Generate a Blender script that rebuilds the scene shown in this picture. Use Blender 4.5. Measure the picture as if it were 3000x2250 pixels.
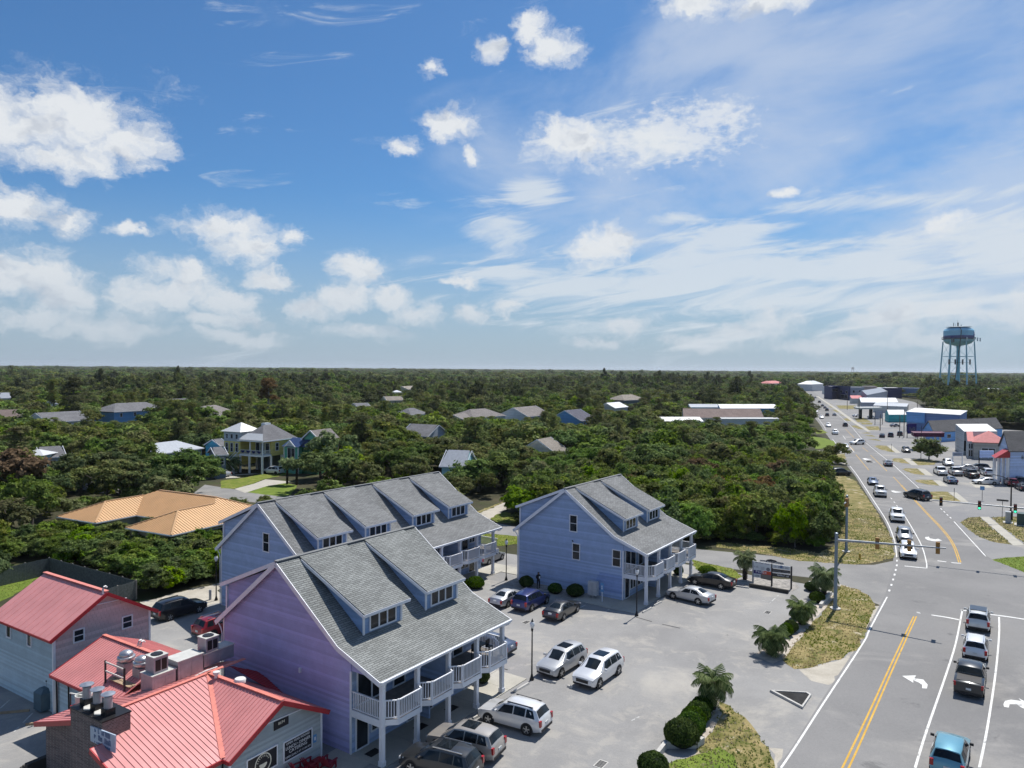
import bpy, bmesh, math, random
import numpy as np
from mathutils import Vector, Matrix
R = math.radians
random.seed(7)
for o in list(bpy.data.objects): bpy.data.objects.remove(o)
scene = bpy.context.scene
col = scene.collection
# ------------------------------------------------------------------ camera
F_PX, CAM_H, ROLL, PITCH = 2150.0, 23.5, R(0.42), R(1.17)
cd = bpy.data.cameras.new('camera'); cam = bpy.data.objects.new('camera', cd); col.objects.link(cam)
cd.sensor_width = 36.0; cd.lens = 36.0*F_PX/3000.0; cd.clip_start = 0.5; cd.clip_end = 30000
cam.matrix_world = Matrix.Translation((0, 0, CAM_H)) @ Matrix.Rotation(R(90)-PITCH, 4, 'X') @ Matrix.Rotation(ROLL, 4, 'Z')
scene.camera = cam
def ray(x, y):
    u, v = (x-1500.0)/F_PX, -(y-1125.0)/F_PX
    c, s = math.cos(ROLL), math.sin(ROLL)
    X, Y = u*c-v*s, u*s+v*c
    return Vector((X, math.cos(PITCH)+Y*math.sin(PITCH), -math.sin(PITCH)+Y*math.cos(PITCH)))
def G(x, y, z=0.0):                       # photo pixel -> point at height z
    d = ray(x, y); t = (z-CAM_H)/d.z
    return Vector((d.x*t, d.y*t, z))
def proj(p):
    X, Y, Z = p[0], p[1], p[2]-CAM_H
    cy = Y*math.cos(PITCH)-Z*math.sin(PITCH); vz = Y*math.sin(PITCH)+Z*math.cos(PITCH)
    c, s = math.cos(ROLL), math.sin(ROLL)
    return 1500+F_PX*(X*c+vz*s)/cy, 1125-F_PX*(-X*s+vz*c)/cy
# ------------------------------------------------------------------ sun, sky, exposure
SUN_EL, SUN_AZ = R(58.5), R(57.0)         # azimuth measured from +X towards +Y
sd = Vector((math.cos(SUN_AZ)*math.cos(SUN_EL), math.sin(SUN_AZ)*math.cos(SUN_EL), math.sin(SUN_EL)))
sl = bpy.data.lights.new('sun', 'SUN'); sl.energy = 4.9; sl.angle = R(0.53); sl.color = (1.0, 0.955, 0.89)
so = bpy.data.objects.new('sun', sl); col.objects.link(so); so.location = (40, 60, 90)
so.rotation_euler = sd.to_track_quat('Z', 'Y').to_euler()
scene.view_settings.view_transform = 'Standard'; scene.view_settings.look = 'None'
scene.view_settings.exposure = 0.22; scene.view_settings.gamma = 1.0
scene.view_settings.use_curve_mapping = False

class NT:                                  # tiny node-tree helper
    def __init__(s, tree): s.t = tree; s.n = tree.nodes; s.l = tree.links
    def new(s, typ, **kw):
        n = s.n.new(typ)
        for k, v in kw.items(): setattr(n, k, v)
        return n
    def put(s, sock, v):
        if isinstance(v, bpy.types.NodeSocket): s.l.new(v, sock)
        elif v is not None: sock.default_value = v
    def math(s, op, a, b=None, c=None, clamp=False):
        n = s.new('ShaderNodeMath', operation=op, use_clamp=clamp); s.put(n.inputs[0], a)
        if b is not None: s.put(n.inputs[1], b)
        if c is not None: s.put(n.inputs[2], c)
        return n.outputs[0]
    def vmath(s, op, a, b=None, out=0):
        n = s.new('ShaderNodeVectorMath', operation=op); s.put(n.inputs[0], a)
        if b is not None: s.put(n.inputs[1], b)
        return n.outputs[out]
    def comb(s, x, y, z):
        n = s.new('ShaderNodeCombineXYZ')
        for i, v in enumerate((x, y, z)): s.put(n.inputs[i], v)
        return n.outputs[0]
    def sep(s, v):
        n = s.new('ShaderNodeSeparateXYZ'); s.put(n.inputs[0], v); return n.outputs
    def noise(s, vec, scale, detail=4.0, rough=0.55, dist=0.0, out=0):
        n = s.new('ShaderNodeTexNoise'); s.put(n.inputs['Vector'], vec); n.inputs['Scale'].default_value = scale
        n.inputs['Detail'].default_value = detail; n.inputs['Roughness'].default_value = rough
        n.inputs['Distortion'].default_value = dist
        return n.outputs[out]
    def ss(s, v, a, b, lo=0.0, hi=1.0):
        n = s.new('ShaderNodeMapRange', interpolation_type='SMOOTHSTEP'); s.put(n.inputs[0], v)
        for i, q in enumerate((a, b, lo, hi)): n.inputs[i+1].default_value = q
        return n.outputs[0]
    def mix(s, f, a, b, typ='MIX'):
        n = s.new('ShaderNodeMix', data_type='RGBA', blend_type=typ); s.put(n.inputs[0], f)
        for i, v in ((6, a), (7, b)):
            if isinstance(v, (tuple, list)) and len(v) == 3: v = (*v, 1)
            s.put(n.inputs[i], v)
        return n.outputs[2]
world = bpy.data.worlds.new('World'); scene.world = world; world.use_nodes = True
world.cycles.sampling_method = 'MANUAL'; world.cycles.sample_map_resolution = 256
W = NT(world.node_tree); W.n.clear()
SKY_STRENGTH = 0.074
def build_sky():
    sky = W.new('ShaderNodeTexSky', sky_type='NISHITA', sun_disc=False)
    sky.sun_elevation = SUN_EL; sky.sun_rotation = R(90)-SUN_AZ
    sky.altitude = 0; sky.air_density = 1.0; sky.dust_density = 0.6; sky.ozone_density = 2.2
    d = W.new('ShaderNodeTexCoord').outputs['Generated']
    x, y, z = W.sep(d)
    az = W.math('ARCTAN2', x, y); el = W.math('ARCSINE', z)
    # px-like angular coordinates: u to the right, v up, both in radians
    uv = W.comb(az, W.math('MULTIPLY', el, 1.35), 0.0)
    def PX(px, py):
        r = ray(px, py); r.normalize(); return math.atan2(r.x, r.y), math.asin(r.z)
    warp = W.noise(uv, 9.0, 3.0, 0.6, out=1)
    uvw = W.vmath('ADD', uv, W.vmath('MULTIPLY', W.vmath('SUBTRACT', warp, (0.5, 0.5, 0.5)), (0.055, 0.05, 0)))
    uvw = W.vmath('ADD', uvw, W.vmath('MULTIPLY', W.vmath('SUBTRACT', W.noise(uv, 34.0, 4.0, 0.65, out=1), (0.5, 0.5, 0.5)), (0.045, 0.04, 0)))
    def blobs(lst, coords):
        best = None
        for px, py, rx, ry in lst:
            u0, v0 = PX(px, py); ru, rv = rx/F_PX, 1.35*ry/F_PX
            n = W.new('ShaderNodeVectorMath', operation='MULTIPLY_ADD'); W.put(n.inputs[0], coords)
            n.inputs[1].default_value = (1/ru, 1/rv, 0); n.inputs[2].default_value = (-u0/ru, -1.35*v0/rv, 0)
            q = W.vmath('LENGTH', n.outputs[0], out=1)
            best = q if best is None else W.math('MINIMUM', best, q)
        return W.math('SUBTRACT', 1.0, W.math('MINIMUM', best, 2.0))
    cumulus = [(60,345,330,140),(250,330,250,120),(400,410,110,70),(150,450,200,60),
        (40,600,130,70),(200,640,70,45),(380,670,60,30),(620,660,150,60),(720,715,160,70),(860,690,70,35),
        (70,800,190,95),(180,860,90,70),(530,795,150,50),(480,870,190,75),(680,880,120,55),(800,830,90,42),
        (1055,785,95,55),(1000,875,110,55),(890,905,80,45),(1340,830,80,24),(1240,920,120,40),(1370,920,80,40),
        (1320,360,120,55),(1190,430,60,40),(1370,455,40,25),(1450,140,60,40),(1260,190,40,30),(1545,90,60,55),(1620,130,110,60),
        (1700,430,160,80),(1620,420,110,70),(1750,735,130,60),(1810,690,90,55),(2270,940,120,55),(2140,970,90,40),
        (2600,950,130,55),(2800,900,160,60),(2960,920,120,70),(2770,635,90,38),(2310,560,50,20),(1830,960,90,35),
        (700,985,150,32),(1080,970,160,35),(300,960,200,40),(2450,1010,240,32),(2050,1000,180,28),(100,930,160,45),(2030,5,130,45),(2260,0,120,45),(1150,880,70,38),(620,930,150,35),(1480,905,60,22),(2700,1000,160,32),(1760,1000,130,26)]
    def cum_density(c2):
        b = blobs(cumulus, c2)
        n1 = W.math('ADD', W.math('MULTIPLY', W.noise(c2, 13.0, 5.0, 0.55), 0.62), W.math('MULTIPLY', W.noise(c2, 42.0, 5.0, 0.62), 0.38))
        # elsewhere on the dome: the same kind of scattered cumulus, drawn by low noise
        n0 = W.noise(W.vmath('ADD', c2, (3.7, 1.1, 0.4)), 3.4, 3.0, 0.5)
        far = W.ss(W.math('ABSOLUTE', az), 0.72, 1.0)
        gen = W.math('ADD', W.math('MULTIPLY', W.math('SUBTRACT', n0, 0.56), 4.0), W.math('SUBTRACT', far, 1.0))
        b = W.math('MAXIMUM', b, gen)
        return W.math('ADD', W.math('MULTIPLY', b, 1.15), W.math('MULTIPLY', W.math('SUBTRACT', n1, 0.5), 3.4))
    dn = cum_density(uvw)
    nlo = W.noise(uvw, 16.0, 3.0, 0.6); nhi = W.noise(W.vmath('ADD', uvw, (0.012, 0.026, 0.0)), 16.0, 3.0, 0.6)
    cov = W.ss(dn, -0.05, 0.95)
    base = W.ss(W.math('SUBTRACT', nhi, nlo), 0.0, 0.3)        # thicker towards the sun = shaded base
    # cirrus and stratus streaks, stronger on the right
    ca, sa = math.cos(R(-9)), math.sin(R(-9))
    sx = W.math('ADD', W.math('MULTIPLY', az, ca), W.math('MULTIPLY', el, -sa*1.0))
    sy = W.math('ADD', W.math('MULTIPLY', az, sa), W.math('MULTIPLY', el, ca))
    st = W.comb(W.math('MULTIPLY', sx, 2.2), W.math('MULTIPLY', sy, 12.0), 0.0)
    wv = W.noise(st, 1.6, 2.0, 0.5, out=1)
    st2 = W.vmath('ADD', st, W.vmath('MULTIPLY', W.vmath('SUBTRACT', wv, (0.5, 0.5, 0.5)), (0.9, 0.9, 0)))
    c1 = W.noise(st2, 2.4, 10.0, 0.64)
    strat = blobs([(1950,840,760,150),(2250,790,520,80),(2600,760,420,110),(2950,720,380,110),(2150,700,280,60),(2620,590,330,40),
                   (1900,400,230,95),(1460,660,160,80),(1480,800,190,36),(2330,880,600,70),(2230,668,190,24),(2650,585,260,26),(1560,570,110,60),(1980,640,120,30)], W.comb(az, W.math('MULTIPLY', el, 1.35), 0))
    rear = W.math('MULTIPLY', W.ss(W.math('ABSOLUTE', az), 0.72, 1.2), 0.35)
    sden = W.math('ADD', W.math('MULTIPLY', W.math('MAXIMUM', strat, W.math('SUBTRACT', rear, 0.3)), 1.15), W.math('MULTIPLY', W.math('SUBTRACT', c1, 0.5), 4.2))
    scov = W.math('MULTIPLY', W.ss(sden, 0.0, 0.9), 0.82)
    # mackerel ripples inside the mid cloud
    rip = W.noise(W.comb(W.math('MULTIPLY', az, 60.0), W.math('MULTIPLY', el, 110.0), 0.0), 1.0, 3.0, 0.6)
    rb = blobs([(1950,400,250,90),(2080,330,140,60)], uvw)
    rcov = W.math('MULTIPLY', W.ss(W.math('ADD', W.math('MULTIPLY', rb, 1.3), W.math('MULTIPLY', W.math('SUBTRACT', rip, 0.5), 2.6)), 0.0, 1.1), 0.75)
    # thin veil high on the right
    vl = W.noise(W.comb(W.math('MULTIPLY', sx, 1.5), W.math('MULTIPLY', sy, 3.0), 0.3), 1.8, 6.0, 0.6, 0.4)
    vm = blobs([(2500,250,900,480),(2900,520,600,330),(2150,120,420,200)], W.comb(az, W.math('MULTIPLY', el, 1.35), 0))
    veil = W.math('MULTIPLY', W.ss(W.math('ADD', vm, W.math('MULTIPLY', W.math('SUBTRACT', vl, 0.5), 4.4)), -0.2, 1.3), 0.66)
    hz = W.ss(el, 0.0, 0.24, 0.78, 0.0)                       # milky air near the horizon
    skyc = W.mix(1.0, sky.outputs[0], (0.53, 0.88, 1.18), 'MULTIPLY')
    c = W.mix(hz, skyc, (4.7, 5.7, 7.0))
    white = (9.3, 9.6, 9.9)
    c = W.mix(veil, c, (6.8, 7.7, 9.2))
    c = W.mix(scov, c, (8.0, 8.7, 9.4))
    c = W.mix(rcov, c, white)
    ccol = W.mix(base, white, (6.6, 7.1, 7.9))
    ccol = W.mix(W.ss(el, 0.0, 0.22, 0.6, 0.0), ccol, (6.3, 7.1, 8.0))
    c = W.mix(W.math('MULTIPLY', cov, W.ss(el, 0.0, 0.12, 0.55, 0.96)), c, ccol)
    low = W.ss(z, -0.02, 0.0)
    c = W.mix(low, (1.2, 1.4, 1.2), c)
    bg = W.new('ShaderNodeBackground'); W.put(bg.inputs[0], c); bg.inputs[1].default_value = SKY_STRENGTH
    out = W.new('ShaderNodeOutputWorld'); W.l.new(bg.outputs[0], out.inputs[0])
build_sky()
# ------------------------------------------------------------------ materials
MATS = {}
def newmat(name):
    m = bpy.data.materials.new(name); m.use_nodes = True
    t = NT(m.node_tree); b = t.n['Principled BSDF']; MATS[name] = m
    return m, t, b
def mat(name, c, rough=0.6, metal=0.0, var=0.12, scale=2.0, bump=0.0, bscale=30.0, spec=0.4, emit=None, coat=0.0):
    if name in MATS: return MATS[name]
    m, t, b = newmat(name)
    co = t.new('ShaderNodeTexCoord').outputs['Object']
    f = t.noise(co, scale, 5.0, 0.6)
    lo = tuple(max(0, q*(1-var)) for q in c); hi = tuple(min(1, q*(1+var)) for q in c)
    t.put(b.inputs['Base Color'], t.mix(t.ss(f, 0.25, 0.75), lo, hi))
    b.inputs['Roughness'].default_value = rough; b.inputs['Metallic'].default_value = metal
    b.inputs['Specular IOR Level'].default_value = spec; b.inputs['Coat Weight'].default_value = coat
    if coat: b.inputs['Coat Roughness'].default_value = 0.06
    if bump:
        bn = t.new('ShaderNodeBump'); bn.inputs['Strength'].default_value = bump; bn.inputs['Distance'].default_value = 0.02
        t.put(bn.inputs['Height'], t.noise(co, bscale, 4.0)); t.put(b.inputs['Normal'], bn.outputs[0])
    if emit: b.inputs['Emission Color'].default_value = (*emit[:3], 1); b.inputs['Emission Strength'].default_value = emit[3]
    return m
def siding(name, c, pitch=0.17, vert=False, var=0.13, rough=0.6, shake=False):
    if name in MATS: return MATS[name]
    m, t, b = newmat(name)
    co = t.new('ShaderNodeTexCoord').outputs['Object']; x, y, z = t.sep(co)
    q = t.math('FRACT', t.math('DIVIDE', t.math('ADD', x, y) if vert else z, pitch))
    f = t.noise(co, 1.1, 5.0, 0.62); f2 = t.noise(t.comb(t.math('MULTIPLY', x, 3.0), t.math('MULTIPLY', y, 3.0), t.math('FLOOR', t.math('DIVIDE', z, pitch))), 1.0, 2.0)
    wn = t.new('ShaderNodeTexWhiteNoise', noise_dimensions='1D'); t.put(wn.inputs['W'], t.math('FLOOR', t.math('DIVIDE', t.math('ADD', x, y) if vert else z, pitch)))
    k = t.math('ADD', t.math('MULTIPLY', f, 0.45), t.math('ADD', t.math('MULTIPLY', f2, 0.2), t.math('MULTIPLY', wn.outputs[0], 0.35)))
    lo = tuple(v*(1-var) for v in c); hi = tuple(min(1, v*(1+var)) for v in c)
    t.put(b.inputs['Base Color'], t.mix(t.ss(k, 0.3, 0.7), lo, hi))
    b.inputs['Roughness'].default_value = rough; b.inputs['Specular IOR Level'].default_value = 0.3
    h = t.math('ADD', t.math('MULTIPLY', q, -1.0), 1.0)
    if shake:
        row = t.math('FLOOR', t.math('DIVIDE', z, pitch))
        v = t.math('FRACT', t.math('ADD', t.math('DIVIDE', t.math('ADD', x, y), pitch*1.6), t.math('MULTIPLY', row, 0.37)))
        h = t.math('MULTIPLY', h, t.ss(v, 0.0, 0.12))
    bn = t.new('ShaderNodeBump'); bn.inputs['Strength'].default_value = 1.0; bn.inputs['Distance'].default_value = 0.05
    t.put(bn.inputs['Height'], h); t.put(b.inputs['Normal'], bn.outputs[0])
    return m
def shingles(name, c, var=0.17, w=0.30, h=0.16):
    if name in MATS: return MATS[name]
    m, t, b = newmat(name)
    co = t.new('ShaderNodeTexCoord').outputs['UV']
    br = t.new('ShaderNodeTexBrick'); t.put(br.inputs['Vector'], co); br.offset = 0.5
    br.inputs['Scale'].default_value = 1.0; br.inputs['Brick Width'].default_value = w*2; br.inputs['Row Height'].default_value = h
    br.inputs['Mortar Size'].default_value = 0.02; br.inputs['Mortar Smooth'].default_value = 0.3; br.inputs['Bias'].default_value = 0.1
    br.inputs['Color1'].default_value = (*[q*(1-var) for q in c], 1); br.inputs['Color2'].default_value = (*[min(1, q*(1+var)) for q in c], 1)
    br.inputs['Mortar'].default_value = (*[q*0.45 for q in c], 1)
    big = t.noise(co, 0.35, 4.0, 0.6); fine = t.noise(co, 22.0, 3.0, 0.7)
    k = t.math('MULTIPLY', t.ss(big, 0.25, 0.75, 0.86, 1.12), t.ss(fine, 0.2, 0.8, 0.7, 1.3))
    t.put(b.inputs['Base Color'], t.mix(1.0, br.outputs[0], t.comb(k, k, k), 'MULTIPLY'))
    b.inputs['Roughness'].default_value = 0.93; b.inputs['Specular IOR Level'].default_value = 0.15
    bn = t.new('ShaderNodeBump'); bn.inputs['Strength'].default_value = 0.8; bn.inputs['Distance'].default_value = 0.03
    t.put(bn.inputs['Height'], t.math('SUBTRACT', 1.0, br.outputs[1])); t.put(b.inputs['Normal'], bn.outputs[0])
    return m
def bricks(name, c):
    if name in MATS: return MATS[name]
    m, t, b = newmat(name)
    co = t.new('ShaderNodeTexCoord').outputs['Object']; x, y, z = t.sep(co)
    br = t.new('ShaderNodeTexBrick'); t.put(br.inputs['Vector'], t.comb(t.math('ADD', x, y), z, 0.0)); br.inputs['Scale'].default_value = 1.0
    br.inputs['Brick Width'].default_value = 0.22; br.inputs['Row Height'].default_value = 0.075; br.inputs['Mortar Size'].default_value = 0.009
    br.inputs['Color1'].default_value = (*[q*0.6 for q in c], 1); br.inputs['Color2'].default_value = (*[q*1.35 for q in c], 1); br.inputs['Mortar'].default_value = (0.25, 0.23, 0.22, 1)
    t.put(b.inputs['Base Color'], br.outputs[0]); b.inputs['Roughness'].default_value = 0.9
    bn = t.new('ShaderNodeBump'); bn.inputs['Strength'].default_value = 0.7; bn.inputs['Distance'].default_value = 0.01
    t.put(bn.inputs['Height'], t.math('SUBTRACT', 1.0, br.outputs[1])); t.put(b.inputs['Normal'], bn.outputs[0])
    return m
def glass(name, c=(0.012, 0.016, 0.02), rough=0.06):
    if name in MATS: return MATS[name]
    m, t, b = newmat(name)
    co = t.new('ShaderNodeTexCoord').outputs['Object']
    f = t.noise(co, 0.7, 2.0)
    t.put(b.inputs['Base Color'], t.mix(t.ss(f, 0.3, 0.7), tuple(q*0.6 for q in c), tuple(q*1.8 for q in c)))
    b.inputs['Roughness'].default_value = rough; b.inputs['Specular IOR Level'].default_value = 0.32
    bn = t.new('ShaderNodeBump'); bn.inputs['Strength'].default_value = 0.04; bn.inputs['Distance'].default_value = 0.02
    t.put(bn.inputs['Height'], t.noise(co, 1.3, 2.0)); t.put(b.inputs['Normal'], bn.outputs[0])
    return m
def foliage(name, dark, light, warm=None, trans=0.34):
    if name in MATS: return MATS[name]
    m, t, b = newmat(name)
    co = t.new('ShaderNodeTexCoord').outputs['Object']; oi = t.new('ShaderNodeObjectInfo')
    geo = t.new('ShaderNodeNewGeometry')
    f = t.noise(co, 0.9, 3.0, 0.6); rnd = geo.outputs['Random Per Island']
    k = t.math('ADD', t.math('MULTIPLY', f, 0.75), t.math('MULTIPLY', rnd, 0.45))
    c = t.mix(t.ss(k, 0.3, 0.95), dark, light)
    if warm: c = t.mix(t.ss(t.noise(t.vmath('ADD', co, t.comb(t.math('MULTIPLY', oi.outputs['Random'], 40.0), 0.0, 0.0)), 0.45, 3.0, 0.6), 0.5, 0.72, 0.0, 0.85), c, warm)
    hs = t.new('ShaderNodeHueSaturation'); t.put(hs.inputs['Color'], c)
    t.put(hs.inputs['Hue'], t.math('ADD', 0.485, t.math('MULTIPLY', oi.outputs['Random'], 0.03)))
    r2 = t.math('FRACT', t.math('MULTIPLY', oi.outputs['Random'], 7.31))
    t.put(hs.inputs['Value'], t.math('ADD', 0.72, t.math('MULTIPLY', r2, 0.6))); t.put(hs.inputs['Saturation'], t.math('ADD', 0.8, t.math('MULTIPLY', t.math('FRACT', t.math('MULTIPLY', oi.outputs['Random'], 3.7)), 0.35)))
    t.put(b.inputs['Base Color'], hs.outputs[0]); b.inputs['Roughness'].default_value = 0.8; b.inputs['Specular IOR Level'].default_value = 0.08
    tr = t.new('ShaderNodeBsdfTranslucent'); t.put(tr.inputs[0], hs.outputs[0])
    mx = t.new('ShaderNodeMixShader'); mx.inputs[0].default_value = trans
    out = t.n['Material Output']; t.l.new(b.outputs[0], mx.inputs[1]); t.l.new(tr.outputs[0], mx.inputs[2]); t.l.new(mx.outputs[0], out.inputs[0])
    return m
def ground_mat(name, stops, scale=0.3, fine=9.0, rough=0.95, bump=0.3, thr=(0.35, 0.65), extra=None):
    # stops: colours; noise picks between them; extra = (colour, scale, lo, hi) laid-on patches with their own shape
    if name in MATS: return MATS[name]
    m, t, b = newmat(name)
    co = t.new('ShaderNodeNewGeometry').outputs['Position']
    f = t.noise(co, scale, 8.0, 0.65); g = t.noise(co, fine, 4.0, 0.7)
    k = t.math('ADD', t.math('MULTIPLY', f, 0.7), t.math('MULTIPLY', g, 0.3))
    c = t.mix(t.ss(k, *thr), stops[0], stops[1])
    if len(stops) > 2: c = t.mix(t.ss(t.noise(t.vmath('ADD', co, (31, 17, 0)), scale*1.7, 6.0, 0.62), 0.5, 0.66), c, stops[2])
    for e in (extra or []):
        n = t.noise(t.vmath('ADD', co, (e[1]*91, 7, 0)), e[1], 8.0, 0.66, 0.6)
        c = t.mix(t.ss(n, e[2], e[3], 0.0, e[4] if len(e) > 4 else 1.0), c, e[0])
    gr = t.ss(t.noise(co, fine*6, 2.0, 0.8), 0.2, 0.8, 0.8, 1.2)
    t.put(b.inputs['Base Color'], t.mix(1.0, c, t.comb(gr, gr, gr), 'MULTIPLY'))
    b.inputs['Roughness'].default_value = rough; b.inputs['Specular IOR Level'].default_value = 0.2
    bn = t.new('ShaderNodeBump'); bn.inputs['Strength'].default_value = bump; bn.inputs['Distance'].default_value = 0.03
    t.put(bn.inputs['Height'], g); t.put(b.inputs['Normal'], bn.outputs[0])
    return m
# ------------------------------------------------------------------ mesh builder
class MB:
    def __init__(s): s.v = []; s.f = []; s.m = []; s.uv = {}
    def poly(s, pts, m=0, uv=None):
        i = len(s.v); s.v += [tuple(p) for p in pts]; s.f.append(tuple(range(i, i+len(pts)))); s.m.append(m)
        if uv: s.uv[len(s.f)-1] = uv
        return s
    def faces(s, pts, fs, m=0):
        i = len(s.v); s.v += [tuple(p) for p in pts]
        for f in fs: s.f.append(tuple(i+k for k in f)); s.m.append(m)
        return s
    def hexa(s, b, t, m=0):               # four bottom + four top corners
        return s.faces(list(b)+list(t), [(3,2,1,0),(4,5,6,7),(0,1,5,4),(1,2,6,5),(2,3,7,6),(3,0,4,7)], m)
    def box(s, x0, y0, z0, x1, y1, z1, m=0):
        return s.hexa([(x0,y0,z0),(x1,y0,z0),(x1,y1,z0),(x0,y1,z0)], [(x0,y0,z1),(x1,y0,z1),(x1,y1,z1),(x0,y1,z1)], m)
    def cbox(s, c, d, rz=0.0, m=0):       # centre-bottom box
        ca, sa = math.cos(rz), math.sin(rz); P = []
        for q in ((-1,-1),(1,-1),(1,1),(-1,1)):
            x, y = q[0]*d[0]/2, q[1]*d[1]/2; P.append((c[0]+x*ca-y*sa, c[1]+x*sa+y*ca))
        return s.hexa([(*p, c[2]) for p in P], [(*p, c[2]+d[2]) for p in P], m)
    def beam(s, p, q, w, h, m=0, up=(0,0,1)):
        p, q = Vector(p), Vector(q); d = (q-p).normalized(); u = Vector(up)
        sd_ = d.cross(u)
        if sd_.length < 1e-4: sd_ = d.cross(Vector((1, 0, 0)))
        sd_.normalize(); u = sd_.cross(d).normalized()
        a, b = sd_*w/2, u*h/2
        return s.hexa([p-a-b, p+a-b, p+a+b, p-a+b], [q-a-b, q+a-b, q+a+b, q-a+b], m)
    def tube(s, pts, rad, n=8, m=0, caps=True):
        pts = [Vector(p) for p in pts]; rr = rad if isinstance(rad, (list, tuple)) else [rad]*len(pts)
        i0 = len(s.v); ref = None
        for k, p in enumerate(pts):
            d = (pts[min(k+1, len(pts)-1)]-pts[max(k-1, 0)]).normalized()
            a = d.cross(Vector((0, 0, 1)) if abs(d.z) < 0.95 else Vector((1, 0, 0))).normalized(); b = d.cross(a)
            for j in range(n):
                an = 2*math.pi*j/n; s.v.append(tuple(p+(a*math.cos(an)+b*math.sin(an))*rr[k]))
        for k in range(len(pts)-1):
            for j in range(n):
                s.f.append((i0+k*n+j, i0+k*n+(j+1)%n, i0+(k+1)*n+(j+1)%n, i0+(k+1)*n+j)); s.m.append(m)
        if caps:
            s.f.append(tuple(i0+j for j in range(n))[::-1]); s.m.append(m)
            s.f.append(tuple(i0+(len(pts)-1)*n+j for j in range(n))); s.m.append(m)
        return s
    def lathe(s, prof, n=16, c=(0,0,0), m=0, axis='z'):
        i0 = len(s.v)
        for r, z in prof:
            for j in range(n):
                a = 2*math.pi*j/n; x, y = r*math.cos(a), r*math.sin(a)
                p = (x, y, z) if axis == 'z' else (x, z, y) if axis == 'y' else (z, x, y)
                s.v.append((p[0]+c[0], p[1]+c[1], p[2]+c[2]))
        for k in range(len(prof)-1):
            for j in range(n):
                s.f.append((i0+k*n+j, i0+k*n+(j+1)%n, i0+(k+1)*n+(j+1)%n, i0+(k+1)*n+j)); s.m.append(m)
        s.f.append(tuple(i0+j for j in range(n))[::-1]); s.m.append(m)
        s.f.append(tuple(i0+(len(prof)-1)*n+j for j in range(n))); s.m.append(m)
        return s
    def prism(s, poly, z0, z1, m=0):
        n = len(poly); b = [(p[0], p[1], z0) for p in poly]; t = [(p[0], p[1], z1) for p in poly]
        return s.faces(b+t, [tuple(range(n))[::-1], tuple(range(n, 2*n))]+[(i, (i+1)%n, n+(i+1)%n, n+i) for i in range(n)], m)
    def extr(s, poly, off, m=0):          # any flat polygon pushed along a vector
        n = len(poly); o = Vector(off); b = [Vector(p) for p in poly]; t = [p+o for p in b]
        return s.faces(b+t, [tuple(range(n))[::-1], tuple(range(n, 2*n))]+[(i, (i+1)%n, n+(i+1)%n, n+i) for i in range(n)], m)
    def mesh(s, name, mats, smooth=None, fix=True):
        me = bpy.data.meshes.new(name); me.from_pydata(s.v, [], s.f)
        for mm in (mats if isinstance(mats, (list, tuple)) else [mats]): me.materials.append(MATS[mm] if isinstance(mm, str) else mm)
        if len(set(s.m)) > 1: me.polygons.foreach_set('material_index', s.m)
        if s.uv:
            ul = me.uv_layers.new(name='UVMap')
            for fi, uv in s.uv.items():
                for k, li in enumerate(me.polygons[fi].loop_indices): ul.data[li].uv = uv[k]
        if fix:
            bm = bmesh.new(); bm.from_mesh(me); bmesh.ops.recalc_face_normals(bm, faces=bm.faces); bm.to_mesh(me); bm.free()
        if smooth is not None:
            me.polygons.foreach_set('use_smooth', [True]*len(me.polygons))
            if smooth: me.set_sharp_from_angle(angle=R(smooth))
        me.update(); return me
    def build(s, name, mats, parent=None, smooth=None, fix=True):
        return link(name, s.mesh(name, mats, smooth, fix), parent)
def link(name, me, parent=None):
    o = bpy.data.objects.new(name, me); col.objects.link(o); o.parent = parent
    return o
def tag(o, label=None, cat=None, group=None, kind=None):
    if label: o['label'] = label
    if cat: o['category'] = cat
    if group: o['group'] = group
    if kind: o['kind'] = kind
    return o
def empty(name, loc=(0,0,0), rz=0.0, label=None, cat=None, group=None):
    o = bpy.data.objects.new(name, None); col.objects.link(o); o.location = loc; o.rotation_euler = (0, 0, rz)
    o.empty_display_size = 0.2
    return tag(o, label, cat, group)
KIDS = {}
def copy_tree(o, parent=None, depth=0):
    c = o.copy(); col.objects.link(c); c.parent = parent
    for ch in list(o.children): copy_tree(ch, c, depth+1)
    return c
JAG = {'road_verge':.22,'lawn':.16,'sandy_shoulder':.3,'planting_bed':.1,'dirt_track':.35,'gravel_lane':.3}
def jagged(pts, a):                        # uneven natural edge instead of a ruled one
    out = []; n = len(pts)
    for i in range(n):
        p, q = Vector((pts[i][0], pts[i][1], 0)), Vector((pts[(i+1) % n][0], pts[(i+1) % n][1], 0)); L = (q-p).length; k = max(1, min(60, int(L/.7)))
        nn = Vector((-(q-p).y, (q-p).x, 0)).normalized()
        for j in range(k): out.append(p.lerp(q, j/k)+nn*(random.uniform(-a, a) if j else 0))
    return out
def flat(name, pts, z, m, kind='structure', parent=None, label=None):
    if name in JAG: pts = jagged(pts, JAG[name])
    mb = MB(); mb.poly([(p[0], p[1], z) for p in pts]); o = mb.build(name, m, parent, fix=False)
    me = o.data
    if me.polygons[0].normal.z < 0: me.flip_normals()
    if kind: o['kind'] = kind
    return o
def PXL(lst, z=0.0): return [G(x, y, z) for x, y in lst]
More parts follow.
